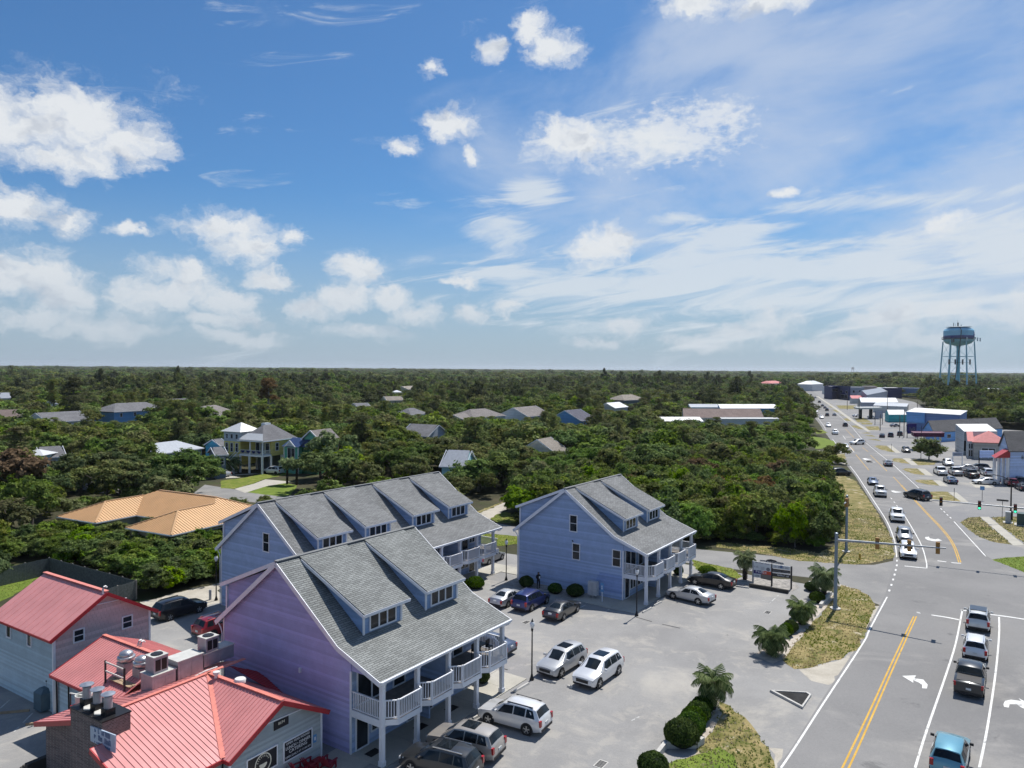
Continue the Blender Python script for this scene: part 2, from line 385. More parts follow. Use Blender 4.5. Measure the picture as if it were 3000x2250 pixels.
def scribble(n, w, h, m, parent, loc, xdir, seed=1, name='lettering'):   # lettering too small to read
    g = random.Random(seed); X = Vector(xdir).normalized(); Z = X.cross(Vector((0,0,1))); mb = MB(); s = w/n
    for i in range(n):
        if g.random() < .15: continue
        c = Vector(loc)+X*(-w/2+s*(i+.5)); hh = h*g.choice((1,1,.7,.75)); f = g.random()
        mb.beam(c-X*s*.26-Vector((0,0,h/2)), c-X*s*.26+Vector((0,0,hh-h/2)), s*.2, .012, up=Z)
        if f < .7: mb.beam(c-X*s*.3+Vector((0,0,hh*g.choice((.9,.5,.1))-h/2)), c+X*s*.3+Vector((0,0,hh*g.choice((.9,.5,.1))-h/2)), h*.16, .012, up=Z)
        if f > .35: mb.beam(c+X*s*.26-Vector((0,0,h/2)), c+X*s*.26+Vector((0,0,hh-h/2)), s*.2, .012, up=Z)
    return mb.build(name, m, parent)
def text(s, size, m, parent, loc, xdir, ydir, name='lettering', depth=0.004, align='CENTER', width=None):
    cu = bpy.data.curves.new(name, 'FONT'); cu.body = s; cu.size = size; cu.extrude = depth; cu.align_x = align; cu.align_y = 'CENTER'
    cu.resolution_u = 2
    o = bpy.data.objects.new(name, cu); col.objects.link(o)
    bpy.context.view_layer.update()
    me = bpy.data.meshes.new_from_object(o.evaluated_get(bpy.context.evaluated_depsgraph_get()))
    bpy.data.objects.remove(o); me.materials.clear(); me.materials.append(MATS[m] if isinstance(m, str) else m)
    xs = [v.co.x for v in me.vertices]
    k = (width/(max(xs)-min(xs))) if width and xs else 1.0
    X, Y = Vector(xdir).normalized(), Vector(ydir).normalized(); Z = X.cross(Y)
    for v in me.vertices: v.co = Vector(loc)+X*v.co.x*k+Y*v.co.y+Z*v.co.z
    return link(name, me, parent)
# ================================================================== setting
UA = R(55.5)                                # direction of the road and the blue houses
U = Vector((math.cos(UA), math.sin(UA), 0)); GD = Vector((math.sin(UA), -math.cos(UA), 0))
B1O = G(600+1350/3.16, 1800+1300/3.16)
def L1(s, t, z=0.0): p = B1O+GD*s+U*t; return Vector((p.x, p.y, z))
def sc(x0, y0, k): return lambda lst: [(x0+x/k, y0+y/k) for x, y in lst]
r3 = sc(2560, 1230, 5.027); r6 = sc(1900, 1700, 3.016); r7 = sc(2400, 1350, 3.318); r8 = sc(2500, 1750, 3.318)
zA = sc(2300, 1080, 3.16); z5 = sc(1400, 1350, 3.16); z4 = sc(1200, 1700, 3.016); zS = sc(2100, 1580, 5.53)
z1 = sc(0, 1600, 2.553); z8 = sc(0, 1900, 3.16); z7 = sc(0, 1350, 3.16); zY = sc(600, 1230, 5.53); zb = sc(680, 2050, 6.9125)
z3 = sc(600, 1800, 3.16); z2 = sc(600, 1350, 3.016); zH = sc(2300, 1200, 4.762); zF = sc(2350, 1090, 5.53); zK = sc(2650, 1200, 6.32)
ground_mat('soil', [(0.030, 0.034, 0.017), (0.075, 0.066, 0.038), (0.05, 0.06, 0.02)], 0.12, 2.0)
ground_mat('lot_asphalt', [(0.225, 0.222, 0.218), (0.30, 0.295, 0.285)], 0.10, 6.0, extra=[((0.42, 0.395, 0.35), 0.13, 0.50, 0.70, 0.7), ((0.37, 0.35, 0.315), 0.45, 0.52, 0.66, 0.55), ((0.11, 0.11, 0.11), 0.9, 0.66, 0.72, 0.5)])
ground_mat('road_asphalt', [(0.185, 0.183, 0.181), (0.235, 0.231, 0.226)], 0.07, 5.0, extra=[((0.295, 0.285, 0.27), 0.09, 0.52, 0.68, 0.8), ((0.10, 0.10, 0.102), 0.35, 0.60, 0.70, 0.55)])
ground_mat('street_asphalt', [(0.20, 0.198, 0.195), (0.26, 0.255, 0.245)], 0.2, 5.0, extra=[((0.33, 0.31, 0.28), 0.3, 0.55, 0.7, 0.6)])
ground_mat('far_lot_asphalt', [(0.20, 0.20, 0.205), (0.26, 0.257, 0.25)], 0.06, 3.0, extra=[((0.36, 0.34, 0.30), 0.12, 0.5, 0.7, 0.7)])
ground_mat('dry_grass', [(0.10, 0.105, 0.022), (0.33, 0.26, 0.125), (0.085, 0.10, 0.02)], 0.55, 6.0, bump=0.8, extra=[((0.46, 0.40, 0.30), 0.45, 0.56, 0.68, 0.8)])
ground_mat('green_grass', [(0.085, 0.13, 0.014), (0.17, 0.20, 0.03), (0.22, 0.20, 0.06)], 0.6, 6.0, bump=0.8)
ground_mat('lush_grass', [(0.095, 0.15, 0.018), (0.165, 0.215, 0.035)], 0.6, 6.0, bump=0.8)
ground_mat('sand', [(0.36, 0.33, 0.275), (0.47, 0.435, 0.37)], 0.5, 8.0, extra=[((0.25, 0.24, 0.22), 0.6, 0.55, 0.65, 0.6)])
ground_mat('shell_gravel', [(0.36, 0.31, 0.26), (0.55, 0.50, 0.43)], 2.0, 30.0, bump=0.9)
ground_mat('rock_gravel', [(0.17, 0.165, 0.16), (0.42, 0.39, 0.35)], 2.0, 14.0, bump=1.0)
ground_mat('concrete', [(0.36, 0.345, 0.30), (0.44, 0.42, 0.365)], 0.5, 9.0, bump=0.15)
ground_mat('kerb_concrete', [(0.42, 0.41, 0.385), (0.55, 0.535, 0.50)], 1.5, 12.0, bump=0.3)
ground_mat('white_line', [(0.60, 0.60, 0.58), (0.78, 0.78, 0.76)], 1.0, 10.0, extra=[((0.25, 0.25, 0.245), 1.6, 0.56, 0.66, 0.75)])
ground_mat('worn_line', [(0.38, 0.38, 0.37), (0.60, 0.60, 0.58)], 1.0, 10.0, extra=[((0.24, 0.24, 0.235), 1.3, 0.48, 0.6, 0.9)])
ground_mat('yellow_line', [(0.50, 0.30, 0.055), (0.64, 0.40, 0.09)], 1.0, 10.0, extra=[((0.22, 0.19, 0.13), 1.6, 0.58, 0.68, 0.7)])
ground_mat('dark_line', [(0.02, 0.02, 0.02), (0.04, 0.04, 0.04)], 1.0, 8.0)
# terrain: one sheet to the horizon
flat('terrain', [(-9000, -60), (9000, -60), (16000, 16000), (-16000, 16000)], -0.012, 'soil')
# left lot round the blue houses
flat('parking_lot', [L1(*p) for p in ((-38,-14),(4,-30),(30,-30),(30,30),(22,50),(14,54),(-2,54),(-8,47),(-33,44),(-34,16),(-38,6))], 0.0, 'lot_asphalt')
LEFT = [(2250,2330),(2282,2250),(2331,2180),(2411,2053),(2526,1878),(2548,1838),(2597,1742),(2606,1712),(2617,1672),(2622,1640),(2621,1610),(2614,1572),(2594,1525),(2553,1463),(2509,1393),(2487,1365),(2468,1330),(2436,1286),(2417,1260),(2404,1240),(2376,1203),(2370,1184),(2362,1159),(2349,1143),(2337,1136)]
RIGHT = [(2372,1141),(2400,1160),(2426,1181),(2452,1207),(2471,1224),(2496,1246),(2515,1267),(2541,1296),(2622,1362),(2697,1430),(2760,1487),(2801,1528),(2893,1630),(2912,1642),(3000,1678),(3200,1750),(3400,2400)]
def subdiv(l, n=4):                       # smooth the traced edge in world space
    w = [G(*p) for p in l]; out = []
    for i in range(len(w)-1):
        p0, p1, p2, p3 = w[max(i-1, 0)], w[i], w[i+1], w[min(i+2, len(w)-1)]
        for k in range(n):
            t = k/n; out.append(0.5*((2*p1)+(p2-p0)*t+(2*p0-5*p1+4*p2-p3)*t*t+(3*p1-p0-3*p2+p3)*t**3))
    return out+[w[-1]]
LEFT = [(x-5,y) for x, y in LEFT]
flat('main_road', subdiv(LEFT)+subdiv(RIGHT[:13])+[G(*p) for p in RIGHT[13:]], 0.008, 'road_asphalt')
flat('side_street', PXL([(2632,1640),(2560,1655),(2500,1654),(2440,1648),(2300,1632),(2100,1614),(1900,1595),(1700,1572),(1514,1543),(1440,1531),(1200,1500),(830,1448),(730,1440),(600,1420),(560,1450),(730,1470),(900,1490),(1405,1560),(1514,1571),(1900,1632),(2100,1662),(2390,1694),(2470,1722),(2530,1755),(2585,1775),(2612,1735)]), 0.004, 'street_asphalt')
flat('commercial_lot', PXL([(2350,1150),(2430,1222),(2495,1290),(2640,1425),(2710,1485),(2750,1525),(2850,1640),(2960,1690),(3250,1740),(3600,1560),(3500,1310),(3050,1268),(2960,1258),(2770,1247),(2725,1205),(2680,1178),(2560,1152),(2440,1140)]), 0.0, 'far_lot_asphalt')
def patch(name, px, z, m, par=None): return flat(name, PXL(px), z, m, 'structure' if par is None else None, par)
# verges and lawns
VERGES = []
def grass(name, px, m='dry_grass', z=0.012):
    o = patch(name, px, z, m); VERGES.append(([(p.x, p.y) for p in PXL(px)], m)); return o
grass('road_verge', r7([(60,100),(260,150),(360,200),(510,420),(640,640),(725,800),(728,940),(540,985),(350,1010),(190,1000),(-200,975),(-700,880),(-1000,840),(-1000,790),(-300,850),(0,900),(200,800),(200,500)]))
grass('road_verge', r6([(1600,190),(1700,45),(1850,80),(1960,150),(2000,230),(1960,330),(1850,600),(1700,700),(1450,770),(1290,785),(1180,700),(1280,560),(1380,440),(1500,330)]))
grass('road_verge', r6([(600,1060),(720,1110),(850,1210),(950,1330),(1060,1480),(1110,1600),(1110,1800),(60,1800),(130,1640),(420,1540),(470,1440),(590,1290),(560,1200)]))
grass('lawn', zS([(-400,330),(-200,380),(0,420),(240,470),(420,600),(330,640),(200,650),(0,600),(-350,480)]), 'green_grass')
grass('lawn', r6([(200,1680),(180,1620),(420,1545),(620,1470),(760,1560),(800,1700),(640,1800),(160,1800)]), 'lush_grass', 0.016)
grass('lawn', r7([(1680,960),(1830,940),(1991,930),(2300,925),(2400,1250),(1990,1085)]), 'lush_grass')
grass('lawn', z5([(10,675),(180,680),(370,700),(372,770),(200,790),(10,760)]), 'green_grass')
grass('lawn', z7([(-60,1000),(390,1060),(120,1250),(-60,1330)]), 'lush_grass')
grass('lawn', zY([(262,985),(600,945),(800,900),(1430,805),(1440,870),(960,960),(800,1030),(480,1115),(250,1110)]), 'green_grass')
grass('lawn', zY([(690,1175),(1000,1075),(1310,1025),(1500,1060),(1380,1225),(1280,1250)]), 'lush_grass')
grass('lawn', zH([(230,385),(400,375),(560,400),(680,440),(710,490),(560,540),(430,550)]), 'lush_grass')
grass('road_verge', zH([(570,640),(830,610),(850,680),(800,710),(580,700)]))
grass('road_verge', zH([(420,300),(520,280),(600,325),(440,340)]), 'green_grass')
for isl, walk in (([(5,390),(60,375),(180,380),(320,480),(230,470),(100,440)], [(195,380),(265,378),(400,490),(325,490)]),
                  ([(270,580),(300,565),(420,570),(540,650),(400,635),(290,610)], [(425,567),(530,567),(655,672),(555,668)]),
                  ([(410,725),(470,712),(640,718),(755,815),(600,800),(480,760)], [(640,715),(750,722),(880,825),(765,818)]),
                  ([(600,890),(700,880),(865,885),(965,970),(800,955),(640,920)], [(880,890),(980,895),(1100,985),(970,975)]),
                  ([(840,1060),(1000,1055),(1090,1060),(1280,1205),(1100,1190),(860,1170),(830,1110)], [(1100,1065),(1220,1070),(1400,1215),(1290,1210)])):
    grass('road_verge', r3(isl)); patch('pavement', r3(walk), 0.016, 'concrete')
grass('lawn', r3([(540,590),(700,578),(960,610),(880,662),(650,670)]), 'dry_grass')
patch('pavement', r3([(1400,920),(1640,945),(1760,1000),(1500,1000)]), 0.012, 'concrete')
grass('road_verge', r7([(1365,600),(1450,555),(1560,545),(1880,815),(1700,790),(1550,740)]))
patch('pavement', r7([(1562,545),(1650,545),(1995,820),(1888,825)]), 0.016, 'concrete')
grass('road_verge', r7([(1665,550),(1850,540),(2100,560),(2200,850),(2010,815)]))
for q in ([(650,760),(770,740),(860,805),(720,790)], [(780,870),(880,865),(1010,930),(900,920)], [(590,690),(640,690),(720,720)], [(480,610),(570,610),(640,660),(560,650)], [(420,560),(480,555),(560,600)], [(380,510),(450,510),(500,540)], [(940,820),(1140,820),(1130,850),(980,850)], [(1020,880),(1240,880),(1260,940),(1080,940)], [(840,750),(1000,740),(1120,810),(900,815)], [(550,540),(860,540),(870,600),(610,595)], [(950,990),(1060,975),(1120,1000)], [(1000,1030),(1130,1020),(1190,1050)], [(1060,1090),(1200,1085),(1290,1120)]):
    patch('road_verge', zF(q), 0.012, 'dry_grass')
patch('pavement', zF([(230,390),(260,390),(640,640),(860,800),(1110,960),(1060,965),(820,815),(600,650)]), 0.016, 'concrete')
# sandy shoulders, gravel and beds
patch('sandy_shoulder', r6([(2000,230),(2045,225),(1965,410),(1885,545),(1735,810),(1640,850),(1590,925),(1440,890),(1330,790),(1450,770),(1700,700),(1850,600),(1960,330)]), 0.0045, 'sand')
patch('sandy_shoulder', r6([(1060,1480),(1190,1490),(1180,1570),(1130,1800),(1110,1800),(1110,1600)]), 0.0045, 'sand')
patch('sandy_shoulder', zS([(1950,720),(2212,800),(2300,900),(2330,1000),(2200,950),(2050,800)]), 0.0045, 'sand')
patch('gravel_lane', z1([(1040,420),(1400,330),(1640,275),(1660,420),(1560,440),(1100,545)]), 0.005, 'sand')
patch('dirt_track', sc(1330,1420,10.37)([(780,870),(1000,780),(1600,480),(1850,390),(1900,420),(1800,520),(1500,790),(1100,1060),(950,980)]), 0.006, 'sand')
grass('road_verge', sc(1330,1420,10.37)([(700,810),(1000,700),(1600,470),(1640,490),(1000,770),(780,860)]))
grass('lawn', sc(1330,1420,10.37)([(1100,1040),(1300,900),(1600,820),(1900,1000),(1900,1180),(1350,1150)]), 'green_grass')
patch('planting_bed', r6([(930,670),(1180,450),(1400,300),(1590,110),(1650,160),(1480,330),(1200,700),(1100,740)]), 0.018, 'shell_gravel')
patch('planting_bed', r6([(380,1430),(380,1300),(520,1080),(620,1060),(650,1180),(590,1290),(475,1440)]), 0.018, 'shell_gravel')
patch('planting_bed', zS([(280,740),(300,650),(560,620),(1190,650),(1340,770),(1220,840),(620,760),(520,780)]), 0.018, 'rock_gravel')
patch('planting_bed', [proj(L1(*p)) for p in ((-12.8,34.3),(-4.3,34.0),(-4.3,36.7),(-13.2,36.7))], 0.016, 'rock_gravel')
patch('driveway', zY([(480,1120),(800,1035),(980,965),(1400,1000),(1310,1025),(1000,1075),(650,1185)]), 0.016, 'concrete')
patch('driveway', zY([(270,950),(580,935),(430,905),(900,875),(760,870),(250,905)]), 0.018, 'concrete')
patch('driveway', zH([(440,570),(560,575),(540,600),(450,600)]), 0.013, 'concrete'); patch('driveway', zH([(580,700),(790,710),(900,770),(620,740)]), 0.013, 'concrete')
patch('driveway', z7([(720,150),(1000,160),(1340,240),(1290,290),(900,300),(700,250)]), 0.013, 'street_asphalt')
grass('lawn', z7([(900,110),(1040,95),(1050,140),(950,150)]), 'lush_grass'); grass('lawn', z7([(1110,240),(1230,235),(1220,262),(1120,262)]), 'lush_grass')
# concrete slabs, each its own piece
def slabs(name, O, pieces, z=0.05, m='concrete'):
    root = None
    for p in pieces:
        q = [Vector((*(O+GD*s+U*t).xy, 0)) for s, t in p]; c = sum(q, Vector())/len(q)
        q = [c+(v-c)*0.994 for v in q]
        mb = MB(); mb.prism([(v.x, v.y) for v in q], 0.002, z)
        o = mb.build('slab' if root else name, m, root)
        if root is None: root = o; o['kind'] = 'structure'
    return root
def grid(s0, s1, t0, t1, n): return [((s0, t0+(t1-t0)*i/n), (s1, t0+(t1-t0)*i/n), (s1, t0+(t1-t0)*(i+1)/n), (s0, t0+(t1-t0)*(i+1)/n)) for i in range(n)]
B2O = L1(-18.6, 12.3); B3O = G(*z5([(1340, 1295)])[0])
slabs('walkway', B1O, grid(0.02, 2.75, 0, 13.0, 4)+grid(0.02, 2.75, 13.0, 15.3, 1)+grid(-1.6, 0.0, 12.9, 15.3, 1), m='concrete')
slabs('walkway', B2O, grid(0.02, 2.75, 10, 25.8, 6)+grid(0.02, 2.75, 25.8, 28.4, 1)+grid(2.75, 6.0, 25.8, 28.4, 1))
slabs('walkway', B3O, grid(0.02, 2.75, -3.0, 13.0, 5)+[((-4.2,-2.8),(0,-3.0),(0,-0.02),(-4.2,-0.02))])
# kerbs and low walls
def wall_path(name, px, w, h, m, label, cat, group=None):
    mb = MB(); P = PXL(px)
    for a, b in zip(P[:-1], P[1:]):
        mb.beam(a+Vector((0,0,h/2)), b+Vector((0,0,h/2)), w, h)
    return tag(mb.build(name, m), label, cat, group)
mat('dark_timber', (0.05, 0.046, 0.042), 0.85); mat('timber', (0.34, 0.25, 0.16), 0.8, var=0.25); mat('white_paint', (0.78, 0.79, 0.80), 0.45, var=0.04)
wall_path('retaining_wall', r6([(60,1600),(150,1480),(420,1480),(480,1440)]), 0.25, 0.42, 'kerb_concrete', 'low pale kerb wall wrapping the clipped shrubs at the lot entrance', 'wall')
wall_path('retaining_wall', zS([(530,770),(850,825),(1160,880)]), 0.25, 0.38, 'dark_timber', 'dark timber wall holding the gravel bed under the business sign', 'wall')
wall_path('retaining_wall', zS([(1500,720),(1700,860)]), 0.2, 0.3, 'kerb_concrete', 'short pale kerb wall beside the palm behind the signal pole', 'wall')
wall_path('retaining_wall', zS([(1840,900),(1680,1110)]), 0.3, 0.4, 'kerb_concrete', 'pale sloping kerb wall left of the signal pole foot', 'wall')
ti = empty('traffic_island', G(*r6([(1350,1060)])[0]), 0, 'small triangular kerbed island at the lot entrance', 'island')
pp = [p-ti.location for p in PXL(r6([(1070,985),(1405,1003),(1440,1025),(1362,1140)]))]
mb = MB(); cc = sum(pp, Vector())/4
for a, b in zip(pp, pp[1:]+pp[:1]):
    ai, bi = a+(cc-a)*0.16, b+(cc-b)*0.16
    mb.hexa([(*a.xy,0),(*b.xy,0),(*bi.xy,0),(*ai.xy,0)], [(*(a*0.99).xy,0.16),(*(b*0.99).xy,0.16),(*bi.xy,0.16),(*ai.xy,0.16)])
mb.build('kerb', 'kerb_concrete', ti)
mb = MB(); mb.poly([(*(a+(cc-a)*0.16).xy, 0.11) for a in pp]); mb.build('infill', 'dark_line', ti)
# markings -------------------------------------------------------------
def strip_(pts, w, z, m, name):
    mb = MB(); n = len(pts)
    for i in range(n-1):
        a, b = pts[i], pts[i+1]
        da = (pts[min(i+1, n-1)]-pts[max(i-1, 0)]); db = (pts[min(i+2, n-1)]-pts[i])
        na, nb = Vector((-da.y, da.x, 0)).normalized()*w/2, Vector((-db.y, db.x, 0)).normalized()*w/2
        mb.poly([(*(a-na).xy, z), (*(b-nb).xy, z), (*(b+nb).xy, z), (*(a+na).xy, z)])
    o = mb.build(name, m); o['kind'] = 'structure'; return o
def line(px, w=0.13, m='white_line', n=4, name='road_marking', z=0.0125): return strip_(subdiv(px, n), w, z, m, name)
line([(2288,2250),(2331,2187),(2414,2058),(2530,1882),(2548,1844),(2599,1749)])
line([(2627,1633),(2624,1603),(2618,1576),(2597,1525),(2557,1463),(2513,1395),(2490,1365)])
line([(2471,1330),(2439,1286)]); line([(2420,1260),(2408,1240),(2379,1203)])
line([(2888,1630),(2795,1528)]); line([(2692,1430),(2617,1362)]); line([(2612,1358),(2534,1295),(2509,1267),(2490,1246),(2446,1207)])
for q in r7([(680,1270),(700,1215),(717,1163),(731,1115),(742,1070),(753,1025),(755,980)]): line([q, (q[0]+1, q[1]-5)], 0.18, n=1)
for q in r7([(1180,462),(1210,490),(1240,520),(1270,547)]): line([q, (q[0]+4, q[1]+4)], 0.16, n=1)
for dx in (-2.6, 2.6):
    line([(2474+dx*3.6,2256),(2500+dx*3.4,2202),(2560+dx*2.6,2072),(2620+dx*2.1,1938),(2681+dx*1.5,1806)], 0.12, 'yellow_line')
    line([(2812+dx*1.2,1648),(2792+dx,1594),(2759+dx,1549),(2713+dx*.8,1501),(2665+dx*.7,1449),(2640+dx*.6,1421)], 0.12, 'yellow_line')
line([(2640,1421),(2617,1397)], 0.12, 'yellow_line'); line(zA([(945,950),(790,800)]), 0.12, 'yellow_line'); line(zA([(775,940),(655,795)]), 0.12, 'yellow_line')
line(zA([(770,770),(715,730)]), 0.12, 'yellow_line'); line(zA([(640,760),(590,710)]), 0.12, 'yellow_line'); line(zA([(640,640),(560,560)]), 0.12, 'yellow_line')
line([(2681,2250),(2715,2140),(2767,1990),(2800,1885),(2818,1795),(2821,1786)], 0.14); line([(2869,2250),(2893,2130),(2917,1970),(2927,1860),(2927,1808)], 0.14)
line([(2729,1802),(2775,1809),(2814,1817)], 0.3); line([(2815,1788),(2850,1791)], 0.3); line([(2900,1800),(2960,1808),(3010,1816)], 0.3)
line([(2686,1795),(2696,1796)], 0.5, 'worn_line'); line([(2715,1665),(2713,1642),(2695,1588),(2650,1510)]); line(r7([(1050,1045),(830,1023)]), 0.3); line(r7([(1378,998),(1285,990)]), 0.3); line(r7([(1150,972),(1235,983)]), 0.3)
for q in r7([(695,360),(725,397),(750,432)]): line([q, (q[0]+4, q[1]+4)], 0.15, n=1)
for q in (zA([(640,775),(600,725)]), zA([(560,655),(535,620)]), zA([(500,590),(480,560)])): line(q, 0.15)
def blob(px, name='arrow_marking', m='white_line', z=0.0125): return patch(name, px, z, m)
blob(r8([(475,765),(610,760),(592,788),(680,800),(722,850),(715,887),(668,885),(670,852),(640,832),(582,806),(583,832)]))
blob(r8([(1458,1040),(1475,1008),(1530,996),(1595,1003),(1635,1012),(1605,980),(1720,1040),(1659,1082),(1625,1068),(1590,1040),(1520,1040),(1510,1075),(1465,1065)]))
blob(r7([(1030,742),(1065,738),(1075,755),(1130,765),(1155,758),(1195,775),(1120,783),(1060,772),(1032,757)]))
blob(r7([(695,292),(725,290),(740,296),(805,305),(740,311),(715,304)])); blob(r7([(450,5),(480,2),(545,15),(470,18)])); blob(zA([(715,832),(740,830),(800,840),(740,845)])); blob(zA([(740,858),(770,855),(832,865),(770,872)]))
for a, b in ([(445,1440),(360,1513)], ) : pass
for q in (z5([(890,1385),(1000,1335)]), z5([(1180,1400),(1220,1370)]), zS([(850,1040),(1000,905)]), zS([(740,990),(880,1020)]), z8([(0,555),(90,475)]), z8([(130,770),(310,590)]), z4([(880,830),(915,820)]), z4([(1960,1240),(2030,1205)])):
    line(q, 0.1, 'worn_line', 1, 'parking_line', 0.006)
for q in (z5([(1450,1443),(1612,1490)]), z5([(1705,1513),(1872,1550)]), z4([(830,780),(866,792)])): line(q, 0.12, 'dark_line', 1, 'dark_strip', 0.006)  # narrow near-black strips lying flat on the lot
# wheel stops ------------------------------------------------------------
def wheel_stop(a, b, label, m='kerb_concrete', z=0.0):
    a, b = G(*a), G(*b); mb = MB(); c = (a+b)/2; d = (b-a); L = min(d.length, 1.8); d.normalize(); n = Vector((-d.y, d.x, 0))
    sec = [(-0.09, 0), (0.09, 0), (0.06, 0.13), (-0.06, 0.13)]
    A = [-d*L/2+n*s+Vector((0,0,h)) for s, h in sec]; B = [d*L/2+n*s+Vector((0,0,h)) for s, h in sec]
    mb.faces(A+B, [(0,1,2,3)[::-1], (4,5,6,7), (0,1,5,4), (1,2,6,5), (2,3,7,6), (3,0,4,7)])
    o = mb.build('wheel_stop', m); o.location = (c.x, c.y, 0.004); return tag(o, label, 'wheel stop', 'concrete wheel stops')
for a, b, l in ((z4([(915,995),(1060,912)]) + ['wheel stop beside the lamp post between the near blue houses']), (z4([(560,1228),(630,1195)])+['wheel stop in front of the white suv under the porch']),
                (z5([(1520,1412),(1612,1362)])+['wheel stop nearest the lamp post at the right blue house']), (z5([(1630,1345),(1700,1310)])+['wheel stop between the lamp post and the silver sedan']),
                (z5([(1650,1320),(1735,1275)])+['wheel stop hidden by the silver sedan nose']), (z4([(1180,890),(1295,912)])+['wheel stop under the nose of the silver suv facing us']),
                (z4([(1395,940),(1440,955)])+['wheel stop under the nose of the white suv facing us']), (z8([(0,605),(270,580)])+['yellowed wheel stop beside the light blue wall']), (z8([(240,710),(370,700)])+['yellowed wheel stop at the brick wall corner']), (zS([(310,765),(520,795)])+['long pale wheel stop behind the black sedan'])):
    wheel_stop(a, b, l, 'timber' if 'yellowed' in l else 'kerb_concrete')
# drain grates -------------------------------------------------------------
mat('iron', (0.03, 0.03, 0.032), 0.6, 0.4)
def grate(c, rz, label):
    p = G(*c); mb = MB(); mb.box(-0.45,-0.3,0.0,0.45,0.3,0.012)
    o = mb.build('drain_grate', 'kerb_concrete'); o.location = (p.x, p.y, 0.002); o.rotation_euler = (0,0,rz)
    b2 = MB()
    for i in range(6): b2.box(-0.38+i*0.13,-0.24,0.012,-0.29+i*0.13,0.24,0.02)
    b2.build('bar', 'iron', o); return tag(o, label, 'drain')
grate(z4([(1690,1625)])[0], UA, 'iron drain grate in the lot near the clipped shrubs'); grate(z4([(1030,372)])[0], UA, 'iron drain grate by the lamp post between the houses'); grate(zS([(825,1185)])[0], UA, 'iron drain grate near the palms in the lot')
# ================================================================== the three blue houses
BLUE = (0.335, 0.435, 0.62)
siding('blue_siding', BLUE); siding('flare_tinted_siding', (0.40, 0.375, 0.61)); siding('dormer_siding', (0.25, 0.37, 0.58))  # nearest house: same blue with the violet of lens flare mixed into its colour
shingles('grey_shingles', (0.215, 0.22, 0.22)); shingles('green_grey_shingles', (0.225, 0.235, 0.228))
mat('trim_white', (0.70, 0.72, 0.76), 0.5, var=0.05); mat('deck_boards', (0.22, 0.20, 0.185), 0.8, var=0.2); mat('door_blue', (0.09, 0.13, 0.22), 0.5)
glass('window_glass'); glass('porch_glass', (0.02, 0.024, 0.03)); mat('blind', (0.42, 0.42, 0.40), 0.8)
mat('black_metal', (0.018, 0.018, 0.02), 0.45, 0.3); mat('grey_metal', (0.34, 0.36, 0.38), 0.5, 0.3)
def roof_slab(mb, pts, th=0.12, m=0, along=None):
    # flat sheet with thickness; UV: u along the eave, v down the slope (metres)
    P = [Vector(p) for p in pts]; n = (P[1]-P[0]).cross(P[2]-P[0]).normalized()
    if n.z < 0: P = P[::-1]; n = -n
    down = Vector((n.x, n.y, 0)); dz = Vector((n.x*n.z, n.y*n.z, -(n.x**2+n.y**2)))
    v = dz.normalized() if down.length > 1e-4 else Vector((1,0,0)); u = n.cross(v)
    mb.poly(P, m, [(p.dot(u), p.dot(v)) for p in P])
    Q = [p-n*th for p in P]; k = len(P)
    mb.poly(Q[::-1], m, [(q.dot(u), q.dot(v)) for q in Q[::-1]])
    for i in range(k):
        j = (i+1) % k; mb.poly([P[i], Q[i], Q[j], P[j]], m, [(0,0),(0,.1),(.3,.1),(.3,0)])
def window(parent, plane, s0, s1, z0, z1, t=0.07, split='h', name='window', frame='trim_white', g='window_glass', out=1):
    """plane: function (s,z,d)->point, d = distance in front of the wall"""
    mb = MB(); w = 0.09
    def bar(a0, a1, b0, b1, d0=0.0, d1=t):
        mb.hexa([plane(a0,b0,d0), plane(a1,b0,d0), plane(a1,b1,d0), plane(a0,b1,d0)], [plane(a0,b0,d1), plane(a1,b0,d1), plane(a1,b1,d1), plane(a0,b1,d1)])
    bar(s0-w, s0, z0-w, z1+w); bar(s1, s1+w, z0-w, z1+w); bar(s0, s1, z0-w, z0); bar(s0, s1, z1, z1+w)
    panes = []
    if split == 'h':
        zm = (z0+z1)/2; bar(s0, s1, zm-0.025, zm+0.025, 0.0, t*0.8); panes = [(s0,s1,z0,zm-0.025), (s0,s1,zm+0.025,z1)]
    elif split == '3':
        a, b = s0+(s1-s0)/3, s0+2*(s1-s0)/3; bar(a-.06,a+.06,z0,z1); bar(b-.06,b+.06,z0,z1); panes = [(s0,a-.06,z0,z1),(a+.06,b-.06,z0,z1),(b+.06,s1,z0,z1)]
    elif split == '2':
        a = (s0+s1)/2; bar(a-.05,a+.05,z0,z1); panes = [(s0,a-.05,z0,z1),(a+.05,s1,z0,z1)]
    else: panes = [(s0,s1,z0,z1)]
    w_ = mb.build(name, frame, parent)
    for q in panes:
        p = MB(); p.hexa([plane(q[0],q[2],0.004),plane(q[1],q[2],0.004),plane(q[1],q[3],0.004),plane(q[0],q[3],0.004)], [plane(q[0],q[2],0.02),plane(q[1],q[2],0.02),plane(q[1],q[3],0.02),plane(q[0],q[3],0.02)])
        p.build('pane', g, w_)
    return w_
def gable_plane(y, sgn=-1): return lambda s, z, d: Vector((s, y+sgn*d, z))
def front_plane(x, sgn=1): return lambda t, z, d: Vector((x+sgn*d, t, z))
